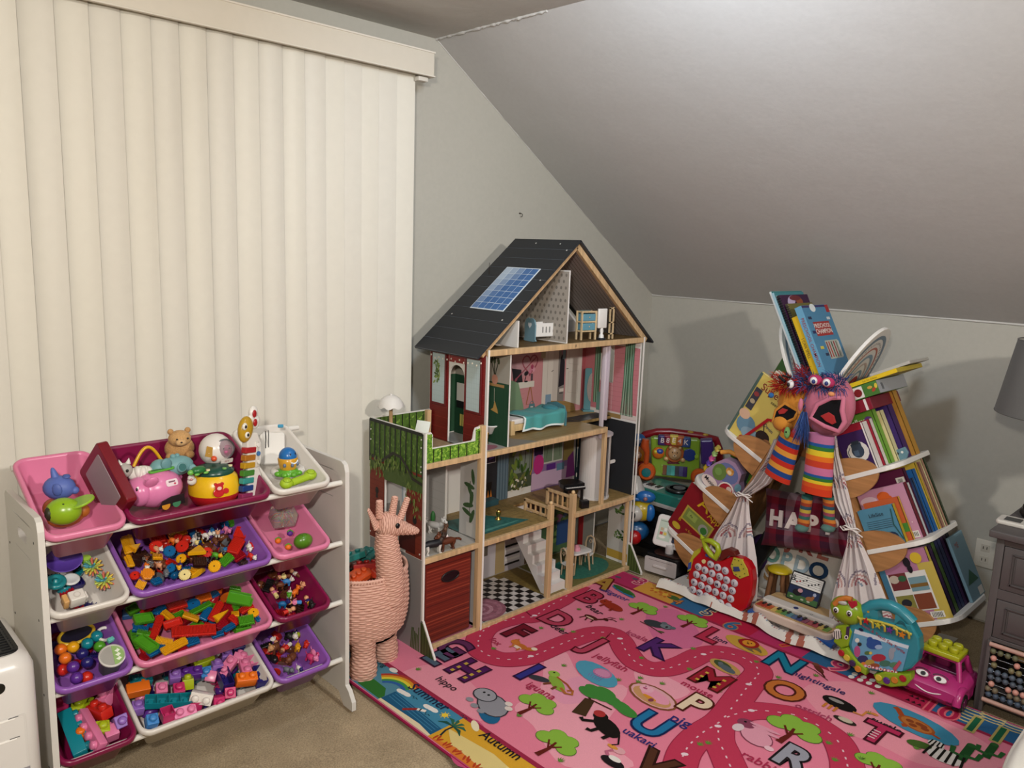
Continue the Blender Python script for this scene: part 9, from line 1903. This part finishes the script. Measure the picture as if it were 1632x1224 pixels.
# yellow and blue robot toy beside the dollhouse
Mb,fb_ = vplane(3.07,2.20,56);cb = lambda x,y: fb_(1000+x/5.1,680+y/5.1)
def plump(name,label,items):
    t = thing(name,label,'toy',M_=Mb)
    for nm,x,y,rx,ry,dz,c in items:
        a,b = cb(x,y);g = G('plastic');g.ell(a,b,dz,rx,ry,min(rx,ry)*.8,c,18);g.build(nm,t)
plump('robot_toy','yellow and blue toy robot with a big round white eye beside the dollhouse',[('yellow_body',110,680,.062,.055,0,'a8921c'),('white_eye',66,690,.040,.042,.028,'b0aea8'),('pupil',48,692,.014,.020,.058,'101216'),('blue_arm',150,560,.048,.030,.02,'1a5a9c'),('blue_ring',185,690,.024,.044,.022,'1a5a9c'),('badge',150,565,.010,.010,.048,'8f5f5a'),('blue_base',70,850,.065,.050,-.01,'164a78'),('red_knob',60,880,.034,.036,.035,'a01418')])
g = G('plastic');g.lathe([(.050,0),(.048,.01),(.030,.05),(.018,.075),(1e-5,.08)],22,'a8a6a2');a,b = cb(62,500);put(g,'white_cone_toy','white cone shaped toy resting on the blue toy base',Mb @ T(a,b-.02,-.02) @ T(rx=-90),None,'toy')
g = G('plastic');a,b = cb(75,540);g.cyl(0,0,0,.056,.016,'1a5a9c',24,ch=.004);put(g,'blue_disc_toy','blue round toy base under the white cone',Mb @ T(a,b-.03,-.02) @ T(rx=-90),None,'toy')
# toy cash register
t = thing('toy_cash_register','toy cash register with a white keypad screen and a white drawer','toy cash register',(3.005,2.02,0),-82)
g = G('plastic');g.prism([(a,.08+b) for a,b in rrect(.175,.15,.02,4)],0,.095,'111214',ch=.008);g.build('body',t)
g = G('plastic');g.prism(rrect(.165,.075,.010,4),0,.008,'b9b2b0',ch=.002,M_=FACE @ T(0,.046));g.prism(rrect(.07,.010,.0048,3),.008,.014,'c9c2c0',ch=.001,M_=FACE @ T(0,.046));g.rect(0,.072,.12,.0015,.0083,'3a3638',FACE);g.build('drawer',t)
g = G('plastic');g.cyl(.015,.05,.095,.020,.05,'c4c0be',18);g.prism([(.015+a,.06+b) for a,b in rrect(.14,.10,.03,4)],.095,.103,'33201c',ch=.002);g.build('stem',t)
Fs = T(.012,.035,.130,rz=27) @ frame((0,0,0),(.98,.0,-.19),(.18,.26,.95),(-.05,-.95,.26)) 
s_ = G('plastic',Fs);s_.prism([(a,.075+b) for a,b in rrect(.155,.15,.020,5)],-.02,0,'cfcac8',ch=.006);s_.build('screen_case',t)
s_ = G('plastic',Fs);s_.rect(-.032,.078,.062,.10,.0004,'aebcae');s_.rect(0,.138,.03,.008,.0004,'8f1c28');s_.prism([(.038+a,.078+b) for a,b in rrect(.058,.098,.006,3)],0,.003,'35141c',ch=.001);[s_.rect(-.046+.018*(i % 2),.062+.02*(i//2),.014,.014,.0008,('a83a3a','c9b04a','b09a7a','d0d0c8')[i]) for i in range(4)];s_.rect(-.04,.12,.04,.003,.0008,'6a766a');s_.oval(-.04,.045,.016,.007,.0008,'d8d4cc');s_.rect(.038,.038,.056,.012,.0034,'1c2a4a');s_.build('screen',t)
for i in range(12): s_ = G('plastic',Fs);s_.prism([(.019+.0185*(i % 3)+a,.112-.0175*(i//3)+b) for a,b in rrect(.014,.012,.004,3)],.003,.007,'6a1f30' if i < 11 else 'cfcac8',ch=.001);s_.build('key',t)
g = G('plastic');g.tube([(.08+.02*math.sin(i*.9),.10+.02*math.cos(i*1.3),.13+.008*i) for i in range(10)],.003,'1c1e20',6);o = g.build('cable',t)

# ---------------------------------------------------------------- grey cabinet with drawers and abacus
CX,CY1,CY0 = 2.915,.655,-.15
GREY = '4f4a49'
t = thing('grey_cabinet','dark grey painted cabinet with two raised panel drawers above an open bay','cabinet',(CX,CY1,0),-90)
# local: x along the front to the right (world -Y), y into depth (world +X)
Wc,Dc = CY1-CY0,.55
g = G('satin')
for x in (.012,Wc-.012): g.box(x,Dc/2,0,.024,Dc,.618,GREY,.002)
g.box(Wc/2,Dc-.006,.02,Wc,.012,.6,GREY);g.box(Wc/2,Dc/2,.032,Wc-.02,Dc-.01,.014,GREY)
g.box(Wc/2,.012,.258,Wc-.04,.024,.014,GREY,.001);g.box(Wc/2,.012,.408,Wc-.04,.02,.034,GREY,.001);g.box(Wc/2,.012,.594,Wc-.04,.02,.024,GREY,.001);g.box(Wc/2,Dc/2,.262,Wc-.03,Dc-.02,.008,GREY)
g.build('carcass',t)
g = G('satin');g.box(Wc/2,Dc/2-.008,.618,Wc+.04,Dc+.03,.024,GREY,.005);g.build('cabinet_top',t)
for z0,z1 in ((.274,.406),(.444,.592)):
    h = z1-z0;w = Wc-.055;g = G('satin',T(.026,-.001,z0));g.box(w/2,.012,0,w,.022,h,GREY,.002)
    for a,b,sx,sz in ((w/2,.0,w-.05,.006),(w/2,h-.045,w-.05,.006)): g.box(a,-.001,b+.020,sx,.006,sz,'454140',.001)
    for a in (.030,w-.030): g.box(a,-.001,.020,.006,.006,h-.040,'454140',.001)
    g.box(w/2,.002,.030,w-.075,.006,h-.060,GREY,.002)
    g.build('drawer',t)
    g2 = G('metal',T(.026,-.001,z0));g2.cyl(0,0,0,.012,.02,'3a3836',16,ch=.003,M_=T(w/2,-.006,h/2,rx=90));g2.build('knob',t)
ab = thing('bead_abacus','large bead abacus with pink, olive and blue grey beads in the cabinet bay','abacus',(CX-.012,CY1-.026,.0),-90)
for z,nm in ((.052,'rail'),(.252,'rail')): g = G('satin');g.tube([(.0,0,z),(.62,0,z)],.0075,'b08a7c',12);g.build(nm,ab)
for x_ in (-.002,.62): g = G('satin');g.box(x_,.01,.0,.012,.02,.262,GREY,.002);g.build('side_post',ab)
rows = [('5a5a40',.228),('c48a7c',.204),('6f6848',.181),('4a5460',.158),('464e58',.136),('c08a7c',.113),('6a5f4a',.093),('3f4c5c',.074)]
rq = random.Random(12)
for k,(c,z) in enumerate(rows):
    g = G('metal');g.tube([(.0,.004,z),(.62,.004,z)],.0016,'8a8a8a',6);g.build('wire',ab)
    x = .012+.004*(k % 3)
    for i in range(12):
        g = G('satin');g.ell(0,0,0,.0105,.0105,.0095,c,12,M_=T(ry=90));g.build('bead',ab,loc=(x,.004,z));x += .0215+(rq.uniform(.02,.05) if rq.random() < .22 else 0)
g = G('satin');g.box(0,0,0,.12,.10,.05,'8a7448',.004);tag(g.build('storage_basket',loc=(CX+.10,CY1-.14,.20)),'tan object behind the top row of abacus beads','box')
# things on the cabinet top
g = G('plastic');g.prism(rrect(.20,.085,.012,4),0,.014,'c4bfb6',ch=.004);g.rect(-.055,.0,.05,.05,.0143,'3a3a38');[g.oval(.0+.03*i,.015*(-1)**i,.010,.010,.0143,'8f8a80',0,12) for i in range(4)]
tag(g.build('white_remote',loc=(3.03,.585,.642),rot=(0,0,math.radians(-88))),'white hand device with a dark window on the corner of the grey cabinet','remote')
g = G('satin');g.tube([(.05*math.cos(a),.035*math.sin(a),.014+.003*math.sin(a*2.3)) for a in [2*PI*i/20 for i in range(20)]],.014,'1c1918',10,closed=True);g.tube([(.045*math.cos(a),.032*math.sin(a)+.004,.036) for a in [2*PI*i/20 for i in range(20)]],.012,'221e1c',10,closed=True);g.tube([(.05,.0,.02),(.08,.02,.03),(.12,.0,.02)],.010,'1c1918',8)
tag(g.build('dark_strap_coil',loc=(3.16,.59,.642),rot=(0,0,-1.4)),'coiled dark strap lying behind the white device on the cabinet','strap')
lp = thing('table_lamp','grey drum shade table lamp on the right end of the grey cabinet','lamp',(3.25,.56,.642))
g = G('satin');g.lathe([(.075,0),(.078,.012),(.05,.022),(.03,.04),(.045,.07),(.062,.105),(.05,.14),(.028,.165),(.04,.19),(.052,.22),(.04,.255),(.018,.285),(.012,.33),(.012,.42)],28,'5a5450');g.build('lamp_base',lp)
g = G('cloth');zb,zt_ = .355,.61;g.lathe([(.232,zb),(.190,zt_)],48,'63625f',cap=False);g.lathe([(.229,zb),(.187,zt_)][::-1],48,'a8a49c',cap=False);g.tube([(.231*math.cos(a),.231*math.sin(a),zb) for a in [2*PI*i/48 for i in range(48)]],.0025,'5a5956',6,closed=True);g.tube([(.189*math.cos(a),.189*math.sin(a),zt_) for a in [2*PI*i/48 for i in range(48)]],.0025,'5a5956',6,closed=True);g.build('lamp_shade',lp)
g = G('metal');[g.tube([(0,0,.42),(.188*math.cos(a),.188*math.sin(a),zt_-.01)],.0018,'8a8a88',6) for a in (0,2.09,4.19)];g.build('shade_carrier',lp)
# white bedding, bottom right corner
t = thing('white_bedding','white folded bedding at the right edge in front of the rug','bedding',(2.12,.125,0))
g = G('cloth')
def bed(u,v):
    a = 2*PI*u;r = .30*(1 if True else 0);k = min(1,v*1.6);x = (.46)*math.copysign(abs(math.cos(a))**.6,math.cos(a));y = .245*math.copysign(abs(math.sin(a))**.6,math.sin(a))
    s_ = 1-.06*(1-math.cos(min(v/.75,1)*PI/2))-(max(0,v-.75)/.25)*.94;z = .42*min(1,v/.75)+.02*math.sin(min(1,max(0,(v-.6)/.4))*PI/2)+.006*math.sin(a*7)*v
    return (x*s_,y*s_,z)
g.sheet(bed,80,30,'d4d0c8');g.build('cover',t)
g = G('cloth');g.tube([(.40*math.copysign(abs(math.cos(a))**.6,math.cos(a)),.233*math.copysign(abs(math.sin(a))**.6,math.sin(a)),.405) for a in [2*PI*i/60 for i in range(60)]],.007,'c9c4ba',8,closed=True);g.build('piping',t)
